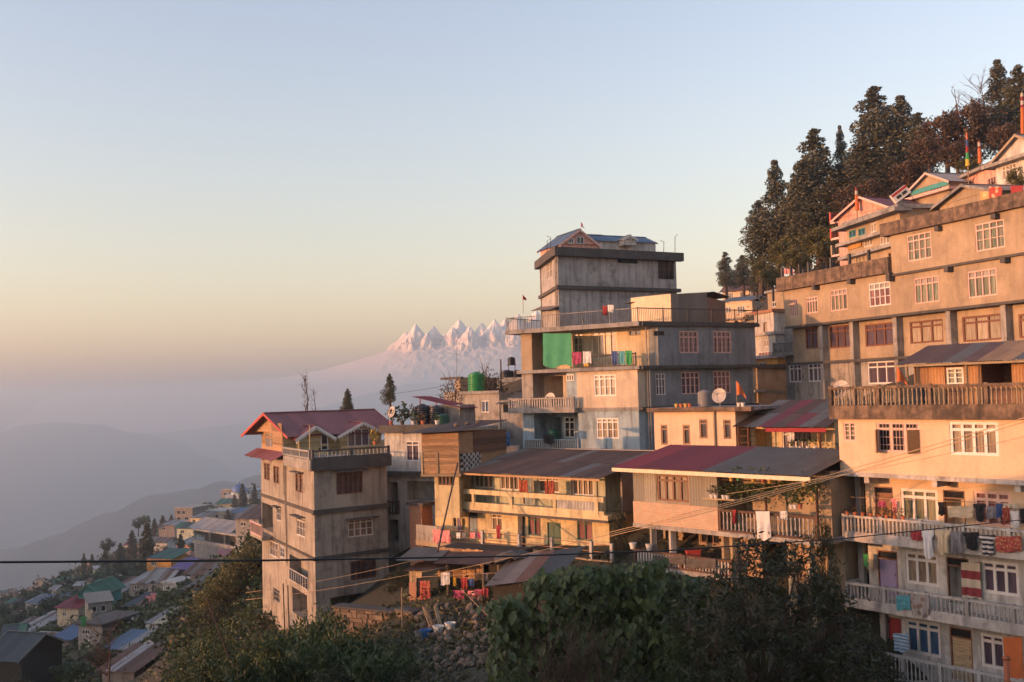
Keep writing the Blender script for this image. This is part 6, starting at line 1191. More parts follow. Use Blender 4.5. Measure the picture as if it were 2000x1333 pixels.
# ================================================================== town on the slope, left
TG = 'houses of the town on the lower slope'
town = [  # x0 x1 ytop ybot Y  wall roof(kind, rise, mat, fascia) windows label
    (153, 191, 1160, 1190, 185, 'paint_turquoise', ('gable_y', 1.6, 'tin_green', 'tin_green'), ((166, 1166, 174, 1176, 2), (162, 1182, 170, 1189, 2)), 8, 'turquoise house with dark green hipped roof on the lower slope'),
    (112, 153, 1188, 1212, 182, 'paint_cream', ('lean', 1.8, 'tin_maroon', None), ((122, 1196, 129, 1204, 2),), 6, 'small cream house with red lean-to roof beside the turquoise house'),
    (287, 334, 1092, 1125, 228, 'paint_orange', ('lean', 1.4, 'tin_green', None), ((295, 1098, 305, 1106, 3), (310, 1110, 320, 1118, 2)), 8, 'orange house with green roof beside the tall dark conifer'),
    (398, 436, 1000, 1022, 480, 'paint_cream', ('flat', 0, 'plaster_white', None), ((402, 1005, 408, 1012, 1), (411, 1005, 417, 1012, 1), (420, 1005, 426, 1012, 1)), 14, 'white flat-roofed block with three square windows, below the dome'),
    (341, 376, 993, 1022, 470, 'town_wall', ('flat', 0, 'conc_mid', None), ((345, 998, 352, 1005, 1), (355, 998, 362, 1005, 1), (345, 1010, 352, 1017, 1), (360, 1010, 368, 1017, 1)), 14, 'unfinished grey frame building at the left end of the far row'),
    (345, 378, 1032, 1046, 400, 'paint_palegreen', ('gable_x', 2.2, 'tin_green', 'tin_pale'), ((352, 1036, 360, 1042, 2),), 9, 'pale green house with teal roof among far conifers'),
    (432, 470, 957, 985, 600, 'town_wall', ('flat', 0, 'conc_mid', None), ((436, 962, 442, 968, 1), (446, 962, 452, 968, 1), (436, 972, 442, 979, 1)), 16, 'tall tan block left of the blue dome'),
    (478, 503, 958, 978, 600, 'paint_whitish', ('flat', 0, 'plaster_white', None), ((482, 962, 488, 968, 1), (491, 962, 497, 968, 1)), 14, 'white block right of the blue dome'),
    (425, 452, 984, 998, 520, 'paint_yellow', ('gable_x', 2.5, 'tin_green', 'tin_pale'), ((430, 988, 436, 994, 2),), 12, 'yellow house with green roof below the tan block'),
    (310, 342, 1026, 1044, 430, 'town_wall', ('lean', 1.5, 'tin_pale', None), ((316, 1030, 323, 1036, 2),), 9, 'brown far house with pale roof among trees'),
    (372, 398, 1012, 1024, 450, 'paint_yellow', ('lean', 1.5, 'tin_pale', None), ((376, 1015, 382, 1021, 2),), 10, 'small yellow far house left of the white block'),
    (335, 366, 1112, 1134, 188, 'town_wall', ('lean', 1.6, 'tarp_purple', None), ((342, 1118, 350, 1126, 2),), 5, 'hut under a purple tarpaulin roof'),
    (372, 434, 1120, 1150, 165, 'town_wall', ('gable_x', 2.0, 'tin_rust', 'conc_mid'), ((380, 1125, 388, 1135, 2), (398, 1125, 408, 1136, 2)), 8, 'brown house with long rusty roof below the open-floored building'),
    (253, 290, 1140, 1158, 200, 'conc_grey', ('lean', 1.6, 'tin_pale', None), ((262, 1144, 270, 1152, 2),), 6, 'grey hut with pale sloping roof left of the tent-roofed house'),
    (289, 331, 1136, 1160, 185, 'conc_mid', ('gable_x', 2.2, 'tin_pale', 'tin_pale'), ((296, 1142, 305, 1150, 2),), 7, 'grey house with pale tent-like roof'),
    (318, 345, 1140, 1164, 172, 'paint_whitish', ('flat', 0, 'plaster_white', None), ((323, 1146, 331, 1154, 2),), 5, 'small square white-capped block on the slope'),
    (243, 326, 1186, 1210, 160, 'room_dark', ('lean', 1.3, 'tin_grey', None), ((255, 1192, 268, 1204, 3), (290, 1190, 302, 1202, 3)), 6, 'long low grey-roofed house with pink laundry on top'),
    (252, 290, 1215, 1245, 140, 'town_wall', ('flat', 0, 'conc_mid', None), ((262, 1222, 272, 1238, 2),), 5, 'brown shaded house under the long low roof'),
    (292, 350, 1218, 1240, 124, 'conc_grey', ('lean', 1.2, 'tin_bright', None), ((300, 1224, 310, 1234, 2),), 5, 'hut with shiny tin roof by the footpath'),
    (335, 375, 1222, 1250, 112, 'town_wall', ('lean', 1.0, 'tin_pale', None), ((342, 1228, 352, 1240, 2), (358, 1228, 368, 1240, 2)), 4, 'hut with grey doors next to the shiny tin roof'),
    (352, 492, 1196, 1222, 108, 'town_wall', ('lean', 1.5, 'tin_pale', 'wood_pale'), ((370, 1202, 385, 1216, 3), (420, 1200, 436, 1214, 3)), 5, 'long house with broad pale roof and orange eave, left of the red-roofed tower'),
    (278, 388, 1290, 1325, 94, 'wood_plank', ('lean', 1.8, 'tin_grey', None), ((300, 1298, 320, 1318, 3),), 6, 'wooden hut with broad grey tin roof at the bottom of the slope'),
    (153, 200, 1222, 1272, 130, 'conc_mid', ('flat', 0, 'concrete_dark', None), ((160, 1230, 175, 1240, 3), (163, 1250, 178, 1264, 3)), 7, 'grey two-storey concrete house with flat roof and bright laundry'),
    (104, 140, 1248, 1275, 140, 'town_wall', ('lean', 1.2, 'tarp_blue', None), ((110, 1254, 118, 1264, 2),), 5, 'small hut under a blue tarpaulin'),
    (-20, 42, 1285, 1340, 105, 'room_dark', ('gable_x', 2.2, 'tin_slate', 'conc_grey'), (), 7, 'dark house with big dark roof at the lower left corner'),
    (18, 66, 1232, 1250, 188, 'paint_whitish', ('lean', 1.5, 'tin_pale', None), ((25, 1238, 32, 1244, 2), (42, 1236, 50, 1244, 2)), 6, 'white hut with brown roof edge near the left border'),
    (50, 80, 1178, 1190, 290, 'paint_whitish', ('lean', 1.5, 'tin_blue', None), ((56, 1182, 62, 1187, 2),), 7, 'far hut with blue roof near the left border'),
    (95, 130, 1140, 1150, 380, 'paint_whitish', ('lean', 1.2, 'tin_green', None), (), 7, 'tiny white house on the far spur at left'),
    (460, 506, 1014, 1035, 205, 'conc_mid', ('lean', 2.6, 'tin_rust', None), ((470, 1020, 480, 1028, 2),), 7, 'house with streaked rusty roof directly left of the tower'),
    (360, 410, 1152, 1180, 142, 'paint_blue', ('lean', 1.3, 'tin_rust', None), ((372, 1158, 382, 1168, 2), (390, 1156, 400, 1168, 2)), 6, 'blue-painted house with rusty roof and white door frame'),
    (62, 100, 1218, 1230, 200, 'conc_grey', ('lean', 1.4, 'tin_pale', None), (), 6, 'grey-roofed hut right of the white hut near the left border'),
    (400, 470, 1160, 1180, 128, 'town_wall', ('lean', 1.4, 'tin_grey', None), ((415, 1165, 425, 1175, 2),), 6, 'hut with dull grey roof under the olive tree'),
    (430, 480, 1110, 1130, 175, 'conc_mid', ('lean', 1.6, 'tin_pale', None), ((440, 1114, 450, 1122, 2),), 7, 'grey hut half hidden by the olive tree'),
    (205, 245, 1268, 1290, 112, 'conc_grey', ('lean', 1.2, 'tin_blue', None), ((212, 1274, 222, 1284, 2),), 5, 'hut with rounded blue-grey roof below the footpath'),
    (200, 262, 1310, 1333, 92, 'town_wall', ('lean', 1.4, 'tin_pale', None), (), 5, 'pale-roofed hut at the bottom edge below the bare tree'),
    (268, 296, 1062, 1076, 330, 'town_wall', ('lean', 1.4, 'tin_pale', None), ((274, 1066, 280, 1072, 2),), 7, 'small hut half hidden left of the big dark conifer'),
    (405, 432, 1030, 1042, 360, 'paint_peach', ('gable_x', 1.6, 'tin_maroon', 'tin_pale'), ((410, 1034, 416, 1039, 2),), 8, 'peach house with red roof under the white block'),
    (440, 470, 1002, 1014, 420, 'paint_blue', ('lean', 1.5, 'tin_blue', None), ((446, 1005, 452, 1011, 2),), 9, 'blue-roofed house right of the white block'),
    (300, 326, 1060, 1074, 320, 'paint_whitish', ('gable_x', 1.5, 'tin_rust', 'tin_pale'), ((306, 1064, 312, 1070, 2),), 7, 'white cottage with brown roof above the orange house'),
    (200, 232, 1160, 1174, 215, 'conc_grey', ('lean', 1.3, 'tin_pale', None), ((206, 1164, 212, 1170, 2),), 6, 'grey hut behind the turquoise house'),
    (228, 254, 1145, 1158, 225, 'paint_cream', ('lean', 1.3, 'tin_rust', None), (), 6, 'cream hut with rusty roof right of the green roof'),
    (130, 156, 1228, 1242, 165, 'town_wall', ('lean', 1.2, 'tin_rust', None), ((136, 1232, 142, 1238, 2),), 5, 'brown hut below the red lean-to'),
    (60, 92, 1262, 1280, 150, 'conc_grey', ('gable_x', 1.6, 'tin_pale', 'tin_pale'), ((66, 1266, 74, 1274, 2),), 6, 'grey gabled hut left of the blue tarpaulin hut'),
    (345, 372, 1064, 1078, 300, 'paint_pink', ('lean', 1.4, 'tin_pale', None), ((350, 1068, 356, 1074, 2),), 7, 'pinkish hut left of the open-floored building'),
    (225, 250, 1098, 1108, 420, 'town_wall', ('lean', 1.2, 'tin_rust', None), (), 8, 'reddish-roofed far house among dark trees')]
patch = {'tin_pale': ['tin_pale', 'tin_grey', 'tin_rust', 'tin_pale'], 'tin_grey': ['tin_grey', 'tin_rust', 'tin_slate'], 'tin_rust': ['tin_rust', 'tin_rust', 'tin_grey'], 'tin_green': ['tin_green', 'tin_green', 'tin_slate'], 'tin_blue': ['tin_blue', 'tin_grey', 'tin_pale'], 'tin_bright': ['tin_bright', 'tin_pale', 'tin_grey']}
for x0, x1, yt, yb, Y, mt, rf, wins, dp, lb in town:
    if rf[0] != 'flat' and lb[0] != 't': rf = (rf[0], rf[1] * .8, patch.get(rf[2], rf[2]), rf[3])
    sk = .06 * Y * (x1 - x0) / 2000 * 6
    h, f, w_ = simple('town_house', lb, x0, x1, yt, yb, Y + sk, Y, mt, dp, wins, (), rf, (.15, 1), 'house', TG); h.finish()
# open-floored concrete building
a, b = P2(379, 1065, 262), P2(470, 1065, 246); w_ = Fac(a, b); bk = Vector((.2, 1)) * 12; zt, zm, zb = w_.px(425, 1042)[1], w_.px(425, 1066)[1], w_.px(425, 1095)[1]
h = House('concrete_building', (a.x, a.y, zb), 'unfinished grey building with open upper floor and pale domed roof', 'building', TG); h.vol([a, b, b + bk, a + bk], zb - 6, zm, 'conc_grey', 'lower_wall'); ii = w_.off(-3); h.vol([ii.A, ii.B, b + bk, a + bk], zm, zt, 'room_dark', 'inner_wall')
for s in (0, .33, .66, 1): q = w_.pt(s * (w_.L - .4) + .2, zm, -.2); h.part('column', MB().bar(q, q + Vector((0, 0, zt - zm)), .4), 'conc_mid')
ledge(h, w_, -.4, w_.L + .4, zm - .3, zm + .6, .3, 'conc_mid', 'floor_slab'); g = MB(); w_.box(g, -.5, w_.L + .5, zt, zt + .4, -12, .5); h.part('roof_slab', g, 'conc_mid')
m = bk * .5; gable(h, a + m, b + m - w_.d * 3, 4.5, zt + .4, zt + 2.4, 'tin_pale', .3, None, None, width=1.5); h.finish()
# domed building
c = P(468, 962, 600); h = House('domed_building', (c.x, c.y, c.z - 14), 'white building with big blue dome on the far spur', 'building', TG)
h.vol([(c.x - 7, c.y - 6), (c.x + 7, c.y - 6), (c.x + 7, c.y + 8), (c.x - 7, c.y + 8)], c.z - 16, c.z - 1, 'paint_whitish')
for k in range(4): window(h, h.vols[0][0][0], 0, 0, 0, 0, 1, 0, 1, 'white_paint', 'glass_dark', rect=(1 + k * 3.3, 2.8 + k * 3.3, c.z - 7, c.z - 4), fw=.2)
h.part('drum', MB().lathe((c.x, c.y, c.z - 1), [(4.9, 0), (4.9, 1.2), (4.5, 1.2)], 24), 'paint_whitish'); plain('dome_blue', (.07, .14, .32), .45)
h.part('dome', MB().lathe((c.x, c.y, c.z + .2), [(4.5 * math.cos(t), 4.7 * math.sin(t)) for t in [math.pi / 2 * k / 10 for k in range(11)]][:10] + [(.05, 4.72)], 24), 'dome_blue', True); h.part('finial', MB().lathe((c.x, c.y, c.z + 4.8), [(.25, 0), (.35, .5), (.1, 1.0), (.02, 1.8)], 8), 'dome_blue'); h.finish()
# laundry, tank and path in the town
for i, (x, y, Y, mt, lb) in enumerate(((284, 1164, 158, 'cloth_pink', 'pink shirt hung above the long low roof, left one'), (294, 1159, 158, 'cloth_pink', 'pink shirt hung above the long low roof, right one'), (168, 1192, 130, 'cloth_cream', 'peach cloth hung on the grey flat-roofed house'), (156, 1205, 130, 'cloth_green', 'green cloth at the corner of the grey flat-roofed house'))):
    p = P(x, y, Y); drape('garment', p, p + Vector((.9, 0, 0)), 1.2, mt, lb, shape='shirt')
pp = [P(300, 1236, 128), P(285, 1252, 118), P(270, 1275, 108), P(285, 1290, 100)]; g = MB()
for i in range(3):
    for k in range(6):
        t0, t1 = k / 6, (k + 1) / 6; a, b = pp[i].lerp(pp[i + 1], t0), pp[i].lerp(pp[i + 1], t1); g.quad(*[Vector((q.x + s, q.y, gz(q.x + s, q.y) + .3)) for q, s in ((a, -.9), (a, .9), (b, .9), (b, -.9))])
tag(g.build('footpath', 'conc_mid'), kind='structure')

# tiny houses that the photograph does not tell apart
RI = cam_rot.inverted()
def proj(p):
    q = RI @ Vector(p); return 1000 + q.x / -q.z * FPX, 666.5 - q.y / -q.z * FPX
MARKS = [(172, 1172, 'the turquoise house'), (468, 955, 'the blue dome'), (310, 1105, 'the orange house'), (425, 1065, 'the open-floored building'), (416, 1008, 'the white block'), (130, 1196, 'the red lean-to'), (420, 1205, 'the long pale roof'), (288, 1065, 'the big dark conifer'), (20, 1300, 'the dark corner house'), (176, 1240, 'the grey flat-roofed house'), (350, 1120, 'the purple tarpaulin'), (40, 1240, 'the white hut by the left border'), (358, 1005, 'the frame building')]
used_labels = {}
def hut_label(qx, qy, wall, roof):
    a, b, nm = min(MARKS, key=lambda q: abs(q[0] - qx) + 1.5 * abs(q[1] - qy)); dx, dy = qx - a, qy - b
    rel = ('right of' if dx > 0 else 'left of') if abs(dx) > abs(dy) * 1.3 else ('below' if dy > 0 else 'above'); wn = {'town_wall': 'brown', 'conc_mid': 'grey', 'conc_grey': 'dark grey', 'paint_whitish': 'white', 'paint_cream': 'cream', 'paint_palegreen': 'pale green'}[wall]; rn = {'tin_rust': 'rusty', 'tin_pale': 'pale', 'tin_slate': 'slate-dark', 'tin_maroon': 'maroon', 'tin_green': 'dull green'}[roof]
    base_ = 'tiny %s hut with %s roof %s %s' % (wn, rn, rel, nm); k = used_labels.get(base_, 0); used_labels[base_] = k + 1
    return base_ + ('', ', the farther one', ', the third one')[min(k, 2)]
r_ = random.Random(99); taken = [((a[0] + a[1]) / 2, (a[2] + a[3]) / 2, (a[1] - a[0]) / 2 + 12) for a in town] + [(425, 1062, 55), (468, 960, 30), (285, 1255, 26)]; made = 0
for _ in range(4000):
    px = r_.uniform(5, 505); Y = math.exp(r_.uniform(math.log(130), math.log(560))); p = P2(px, 1150, Y); z = gz(p.x, p.y); qx, qy = proj((p.x, p.y, z + 1.5)); wd = r_.uniform(2.6, 4.6); hw = wd / 2 * FPX / Y
    if not (945 < qy < 1320) or qx - hw < 0 or any(abs(qx - a) < c + hw * .8 and abs(qy - b) < 16 + hw * .4 for a, b, c in taken): continue
    taken.append((qx, qy, hw)); an = r_.uniform(-.5, .6); d = Vector((math.cos(an), math.sin(an))); bk = Vector((-d.y, d.x)) * r_.uniform(3, 5); a = p - d * wd / 2; b = p + d * wd / 2; hh = r_.choice((2.3, 2.6, 4.6)); zb = min(gz(q.x, q.y) for q in (a, b)); zt = max(z, zb) + hh - .4
    wm = r_.choice(('town_wall', 'conc_mid', 'paint_whitish', 'conc_grey', 'paint_cream', 'paint_palegreen', 'town_wall')); m_ = r_.choice((['tin_rust', 'tin_grey'], ['tin_pale', 'tin_grey'], ['tin_rust'], ['tin_slate', 'tin_grey'], ['tin_pale', 'tin_pale', 'tin_rust'], ['tin_maroon'], ['tin_green', 'tin_slate']))
    h = House('town_house', (p.x, p.y, zb), hut_label(qx, qy, wm, m_[0]), 'house', 'tiny huts of the town slope'); f = h.vol([a, b, b + bk, a + bk], zb - 3, zt, wm)
    for k in range(r_.choice((1, 2))): s0 = .5 + k * 1.3; window(h, f[0], 0, 0, 0, 0, 1, 0, 1, 'white_paint', 'glass_dark', rect=(s0, s0 + .7, zt - 1.5, zt - .6))
    w_ = f[0]
    if r_.random() < .5: mm = bk * .5; gable(h, a + mm, b + mm, bk.length / 2, zt, zt + 1.0, m_, .35, None, 'town_wall', width=1.1, gable_over=.3)
    else: sheets(h, w_.pt(-.3, zt + .02, .4), w_.pt(w_.L + .3, zt + .02, .4), w_.pt(w_.L + .3, zt + .7, -bk.length - .2), w_.pt(-.3, zt + .7, -bk.length - .2), m_, 1.1)
    h.finish(); made += 1
    if made >= 75: break
# ================================================================== trees
def conifer_meshes(seed, tall=12.0, wide=3.0, clumps=26, per=330, ls=.30, ragged=.5, bare=.2):
    r_ = random.Random(seed); g = MB(); cs = []
    for k in range(clumps):
        t = bare + (1 - bare) * (k + r_.random()) / clumps; env = wide * min(1.0, (1.02 - t) ** .62 * 1.15) * (.45 + .65 * r_.random())
        an = k * 2.4 + r_.uniform(-.6, .6); cr = max(.4, wide * (.38 + .22 * (1 - t)) * r_.uniform(.65, 1.2) * min(1, (1.15 - t) * 2.2)); rad = max(0, env - cr * .6)
        c = Vector((math.cos(an) * rad, math.sin(an) * rad, t * tall)); cs.append(c); leafy(g, c, cr, int(per * (cr / wide * 2.4) ** 1.4) + 30, ls, (1, 1, .72), r_, .25)
    cm = g.mesh('crown', 'leaf_conifer'); g = MB()
    pts = [Vector((.12 * math.sin(i * 1.7 + seed), .12 * math.cos(i * 1.3 + seed), tall * (i / 8) - (2.5 if i == 0 else 0))) for i in range(9)]; g.tube(pts, [.34 * (1 - i / 9.2) + .02 for i in range(9)], 7)
    for c in cs: g.tube([Vector((0, 0, c.z - .5)), c], [.07, .015], 4)
    return cm, g.mesh('trunk', 'bark')
def broad_meshes(seed, R_=3.0, clumps=34, per=90, ls=.34, mat='leaf_mid', flat=.8):
    r_ = random.Random(seed); g = MB(); cs = []
    for k in range(clumps):
        while True:
            p = Vector((r_.uniform(-1, 1), r_.uniform(-1, 1), r_.uniform(-.8, 1)))
            if .35 < p.length < 1: break
        c = Vector((p.x * R_ * .8, p.y * R_ * .8, R_ * 1.15 + p.z * R_ * flat * .8)); cs.append(c); leafy(g, c, R_ * r_.uniform(.2, .36), per, ls, (1, 1, .8), r_, .15)
    cm = g.mesh('crown', mat); g = MB(); g.tube([Vector((0, 0, -1.5)), Vector((.1, 0, R_ * .5)), Vector((0, .1, R_ * 1.1))], [R_ * .09, R_ * .07, R_ * .04], 7)
    for c in cs[::3]: g.tube([Vector((0, 0, R_ * .55)), c * .55 + Vector((0, 0, R_ * .3)), c], [R_ * .045, R_ * .025, .01], 4)
    return cm, g.mesh('trunk', 'bark')
def bush_meshes(seed, R_=3.0, clumps=40, per=130, ls=.22, mat='leaf_mid'):
    r_ = random.Random(seed); g = MB(); st = MB()
    for k in range(clumps):
        an = r_.uniform(0, 6.3); q = math.sqrt(r_.random()); hz = r_.random() ** .7 * 1.9 * R_ * (1 - .45 * q); c = Vector((math.cos(an) * q * R_ * .85, math.sin(an) * q * R_ * .85, hz)); leafy(g, c, R_ * r_.uniform(.2, .36), per, ls, (1, 1, .85), r_, .1); st.tube([Vector((0, 0, -2)), c * .5, c], [.09, .04, .01], 4)
    return g.mesh('crown', mat), st.mesh('trunk', 'bark')
def plant_tree(name, meshes, loc, sc, rot, label, cat='tree', group='trees'):
    t = thing(name, loc, label, cat, group); s = sc if isinstance(sc, tuple) else (sc, sc, sc)
    for nm, me in (('crown', meshes[0]), ('trunk', meshes[1])): place(nm, me, t, loc, (0, 0, rot), s)
CON = [conifer_meshes(s, clumps=c) for s, c in ((1, 26), (2, 30), (3, 24), (4, 28), (5, 25))]; CONs = [conifer_meshes(s, 12, 2.2, 40, 60, .55, .3, .02) for s in (11, 12)]
HG = 'tall trees on the hilltop'
def con_px(x, ytop, ybot, wpx, Y, label, k, group=HG, lib=CON, name='conifer'):
    a, b = P(x, ybot, Y), P(x, ytop, Y); H = b.z - a.z; sx = wpx / 2000 * Y / (3.7 if Y < 150 else 4.4)
    plant_tree(name, lib[k % len(lib)], a, (sx, sx, H / 12.4), k * 1.3, label, 'tree', group)
con_px(1418, 490, 575, 42, 175, 'narrow dark conifer standing alone left of the hilltop trees', 0)
con_px(1452, 496, 570, 42, 180, 'thin ragged conifer right beside the lone narrow conifer', 1)
con_px(1478, 520, 580, 40, 170, 'low round conifer at the left foot of the hilltop trees', 3)
con_px(1521, 306, 540, 66, 140, 'slender conifer at the left end of the main hilltop group', 2)
con_px(1487, 390, 545, 66, 142, 'bushy lower conifer at the far left slope of the hilltop group', 3)
con_px(1556, 345, 530, 62, 143, 'sparse conifer between the slender one and the double-topped one', 0)
con_px(1600, 243, 500, 92, 138, 'broad conifer with flat shoulder, second tall tree from left', 1)
con_px(1575, 310, 520, 80, 134, 'dense dark conifer in front of the flat-shouldered one', 3)
con_px(1647, 240, 420, 34, 140, 'small-topped lollipop conifer right of the flat-shouldered tree', 2)
con_px(1632, 330, 470, 90, 132, 'rounded conifer mass behind the pink-gabled house', 0)
con_px(1718, 160, 430, 104, 136, 'tallest hilltop conifer with a notched left side', 1)
con_px(1768, 180, 410, 88, 134, 'tall conifer right beside the tallest one', 2)
con_px(1690, 280, 430, 90, 130, 'dark lower conifer under the tallest one', 3)
con_px(1745, 290, 420, 96, 129, 'dark conifer mass above the teal gable', 0)
con_px(1800, 215, 370, 60, 131, 'conifer at the right side of the tall pair', 1)
con_px(1958, 110, 330, 70, 122, 'tall conifer near the upper right corner, left one', 2)
con_px(1998, 125, 330, 72, 118, 'tall conifer cut by the right edge of the photo', 3)
BR = [broad_meshes(21, 3, 36, 90, .34, 'leaf_brown'), broad_meshes(22, 3, 36, 90, .34, 'leaf_olive')]; BRg = [broad_meshes(23, 3, 34, 80, .36, 'leaf_mid'), broad_meshes(24, 3, 34, 80, .36, 'leaf_dark')]
def br_px(x, y0, y1, wpx, Y, label, lib, k, group, name='broadleaf_tree'):
    a = P(x, y1, Y); H = P(x, y0, Y).z - a.z; s = wpx / 2000 * Y / 6.0; plant_tree(name, lib[k % len(lib)], a, (s, s, H / 6.6), k * .9, label, 'tree', group)
for i, (x, y0, y1, w_, Y, lb, k) in enumerate(((1850, 205, 345, 130, 120, 'wide rusty-brown broadleaf tree behind the pink flat-roofed house', 0), (1905, 180, 335, 120, 118, 'rusty-brown broadleaf tree left of the upper right conifers', 0), (1815, 255, 350, 90, 114, 'brown round tree above the teal gable', 0), (1870, 270, 350, 100, 108, 'lower brown tree in front, left of the prayer flag', 0), (1970, 230, 330, 90, 108, 'brown-green tree below the upper right conifers', 0),
        (1900, 300, 350, 70, 102, 'yellowish shrub-like tree at the base of the prayer flag', 1), (1560, 470, 545, 70, 118, 'olive tree behind the left terrace of the long building', 1), (1510, 515, 575, 50, 125, 'small olive tree above the gap houses', 1), (1545, 440, 560, 90, 128, 'dark olive tree low under the slender conifer', 1), (1615, 420, 540, 110, 124, 'olive-brown tree mass left behind the pink-gabled house', 1), (1665, 350, 440, 90, 122, 'brown-green tree above the pink gable', 0), (1705, 340, 430, 90, 119, 'brown tree between pink and teal gables', 0), (1780, 300, 400, 100, 118, 'brown tree right above the tilted sign box', 0), (1500, 490, 570, 70, 132, 'olive tree at the left foot of the hilltop conifers', 1), (1990, 310, 400, 44, 78, 'dark leafy tree before the chalet at the right edge', 1))): br_px(x, y0, y1, w_, Y, lb, BR, k, HG)
for i, (x, y0, y1, w_, Y, k) in enumerate(((762, 728, 800, 24, 84, 2), (680, 757, 830, 22, 100, 1))): con_px(x, y0, y1, w_, Y, ['small conifer on the planted roof, behind the satellite dish', 'small conifer peeking over the red roof ridge'][i], k, 'small trees behind the red roof')
def bare_tree(x, y0, y1, Y, label, n=26, spread=.35, seed=0, name='bare_tree', upright=True, mat='twig'):
    r_ = random.Random(seed); a = P(x, y1, Y); H = P(x, y0, Y).z - a.z; t = thing(name, a, label, 'tree', 'bare trees'); MB().tube([a - Vector((0, 0, 1)), a + Vector((.05 * H, 0, H * .5)), a + Vector((0, 0, H))], [.02 * H, .012 * H, .004 * H], 6).build('trunk', mat, t); g = MB()
    for k in range(n):
        q = a + Vector((0, 0, H * r_.uniform(.15, .9))); an = r_.uniform(0, 6.3); L = H * spread * r_.uniform(.4, 1); e = q + Vector((math.cos(an) * L * (.35 if upright else 1), math.sin(an) * L * .5, L * r_.uniform(.5, 1.1))); g.tube([q, q.lerp(e, .5) + Vector((.04 * H * r_.uniform(-1, 1), 0, 0)), e], [.006 * H, .004 * H, .0015 * H], 4)
        for _ in range(3): f_ = q.lerp(e, r_.uniform(.4, .9)); g.tube([f_, f_ + Vector((r_.uniform(-.1, .1) * H, r_.uniform(-.1, .1) * H, r_.uniform(0, .12) * H))], [.003 * H, .001 * H], 3)
    g.build('branches', mat, t); return t
bare_tree(597, 733, 830, 96, 'leafless pale tree rising behind the red roof', 22, .3, 1); bare_tree(613, 762, 830, 96, 'shorter leafless sapling right of the pale bare tree', 12, .3, 2); bare_tree(210, 1225, 1345, 84, 'leafless reddish tree at the bottom of the town slope', 40, .5, 3, upright=False); bare_tree(1870, 175, 300, 118, 'dead bare tree top sticking out of the hilltop brown trees', 14, .35, 5)
bare_tree(1920, 160, 260, 121, 'half-bare tree crown left of the upper right conifers', 40, .5, 9, upright=False)
# trees of the town slope
TT = 'trees on the town slope'
desc = []
for i, (x, y0, y1, w_, Y, lb) in enumerate(((288, 1020, 1118, 46, 250, 'big dark conifer in the middle of the town slope'), (353, 1042, 1102, 28, 270, 'dark conifer left of the open-floored building'), (474, 944, 1000, 26, 480, 'dark conifer before the blue dome'), (498, 944, 1005, 22, 470, 'dark conifer directly left of the tower house, far behind'), (445, 995, 1030, 20, 420, 'small conifer below the white block'), (458, 965, 1005, 18, 500, 'slim conifer left of the dome conifer'),
        (318, 1006, 1040, 18, 480, 'slim far conifer left of the frame building'), (302, 1012, 1045, 16, 470, 'second slim far conifer left of the frame building'), (258, 1035, 1090, 26, 380, 'mid conifer left of the big dark conifer'), (235, 1060, 1110, 26, 360, 'lower conifer down the spur crest'), (205, 1075, 1125, 24, 350, 'conifer on the spur crest below the wire'), (164, 1080, 1120, 14, 420, 'narrow conifer tip standing on the spur crest'), (180, 1082, 1120, 16, 410, 'narrow conifer right of the spur tip'), (335, 1005, 1035, 16, 500, 'tiny far conifer by the frame building'))): con_px(x, y0, y1, w_, Y, lb, i, TT, CONs)
pos = ['far up the spur', 'on the spur skyline', 'below the skyline', 'beside the town path', 'near the left border', 'low on the slope']
for i, (x, y0, y1, w_, Y, k, lb) in enumerate(((270, 1005, 1040, 28, 430, 1, 'round dark tree on the spur skyline left of the far conifers'), (285, 1000, 1030, 22, 450, 0, 'smaller round tree right beside the skyline tree'), (210, 1045, 1085, 34, 400, 1, 'wide round tree on the spur crest'), (45, 1145, 1165, 12, 420, 1, 'tiny lone tree on the left spur end'), (128, 1108, 1135, 26, 400, 0, 'round tree low on the spur crest'), (105, 1125, 1150, 24, 390, 1, 'round tree lowest on the spur crest'),
        (100, 1158, 1205, 56, 230, 1, 'big round dark tree left of the red lean-to'), (215, 1185, 1240, 56, 150, 1, 'round dark tree right of the turquoise house'), (95, 1210, 1265, 72, 160, 0, 'bright green bushy tree left of the blue tarpaulin hut'), (75, 1260, 1340, 96, 118, 1, 'large dark bush at the bottom left'), (140, 1280, 1345, 90, 108, 0, 'green bush low on the slope under the blue tarpaulin hut'), (385, 1050, 1085, 40, 290, 0, 'green tree left of the open-floored building'),
        (320, 1060, 1100, 44, 300, 1, 'dark tree right of the big dark conifer'), (405, 975, 1000, 26, 520, 0, 'round far tree above the white block'), (250, 1090, 1135, 50, 300, 1, 'wide dark tree under the wire at the spur'), (200, 1105, 1150, 48, 320, 0, 'wide tree on the slope above the green roof'), (160, 1120, 1155, 44, 330, 1, 'dark tree above the turquoise house'), (30, 1195, 1235, 50, 240, 1, 'dark tree mass at the left border'), (5, 1170, 1210, 40, 300, 0, 'tree cut by the left border'),
        (395, 1025, 1050, 40, 380, 1, 'dark tree under the white block'), (300, 1085, 1110, 30, 280, 0, 'green tree below the big dark conifer'), (255, 1225, 1265, 46, 118, 0, 'green shrub by the footpath'), (195, 1255, 1310, 70, 100, 1, 'dark shrub left of the footpath'), (430, 1010, 1035, 30, 400, 0, 'green tree right of the white block'))): br_px(x, y0, y1, w_, Y, lb, BRg, k, TT)
OL = [bush_meshes(31, 3, 44, 140, .24, 'leaf_olive'), bush_meshes(32, 3, 46, 140, .22, 'leaf_mid'), bush_meshes(33, 3, 46, 140, .2, 'leaf_dark')]
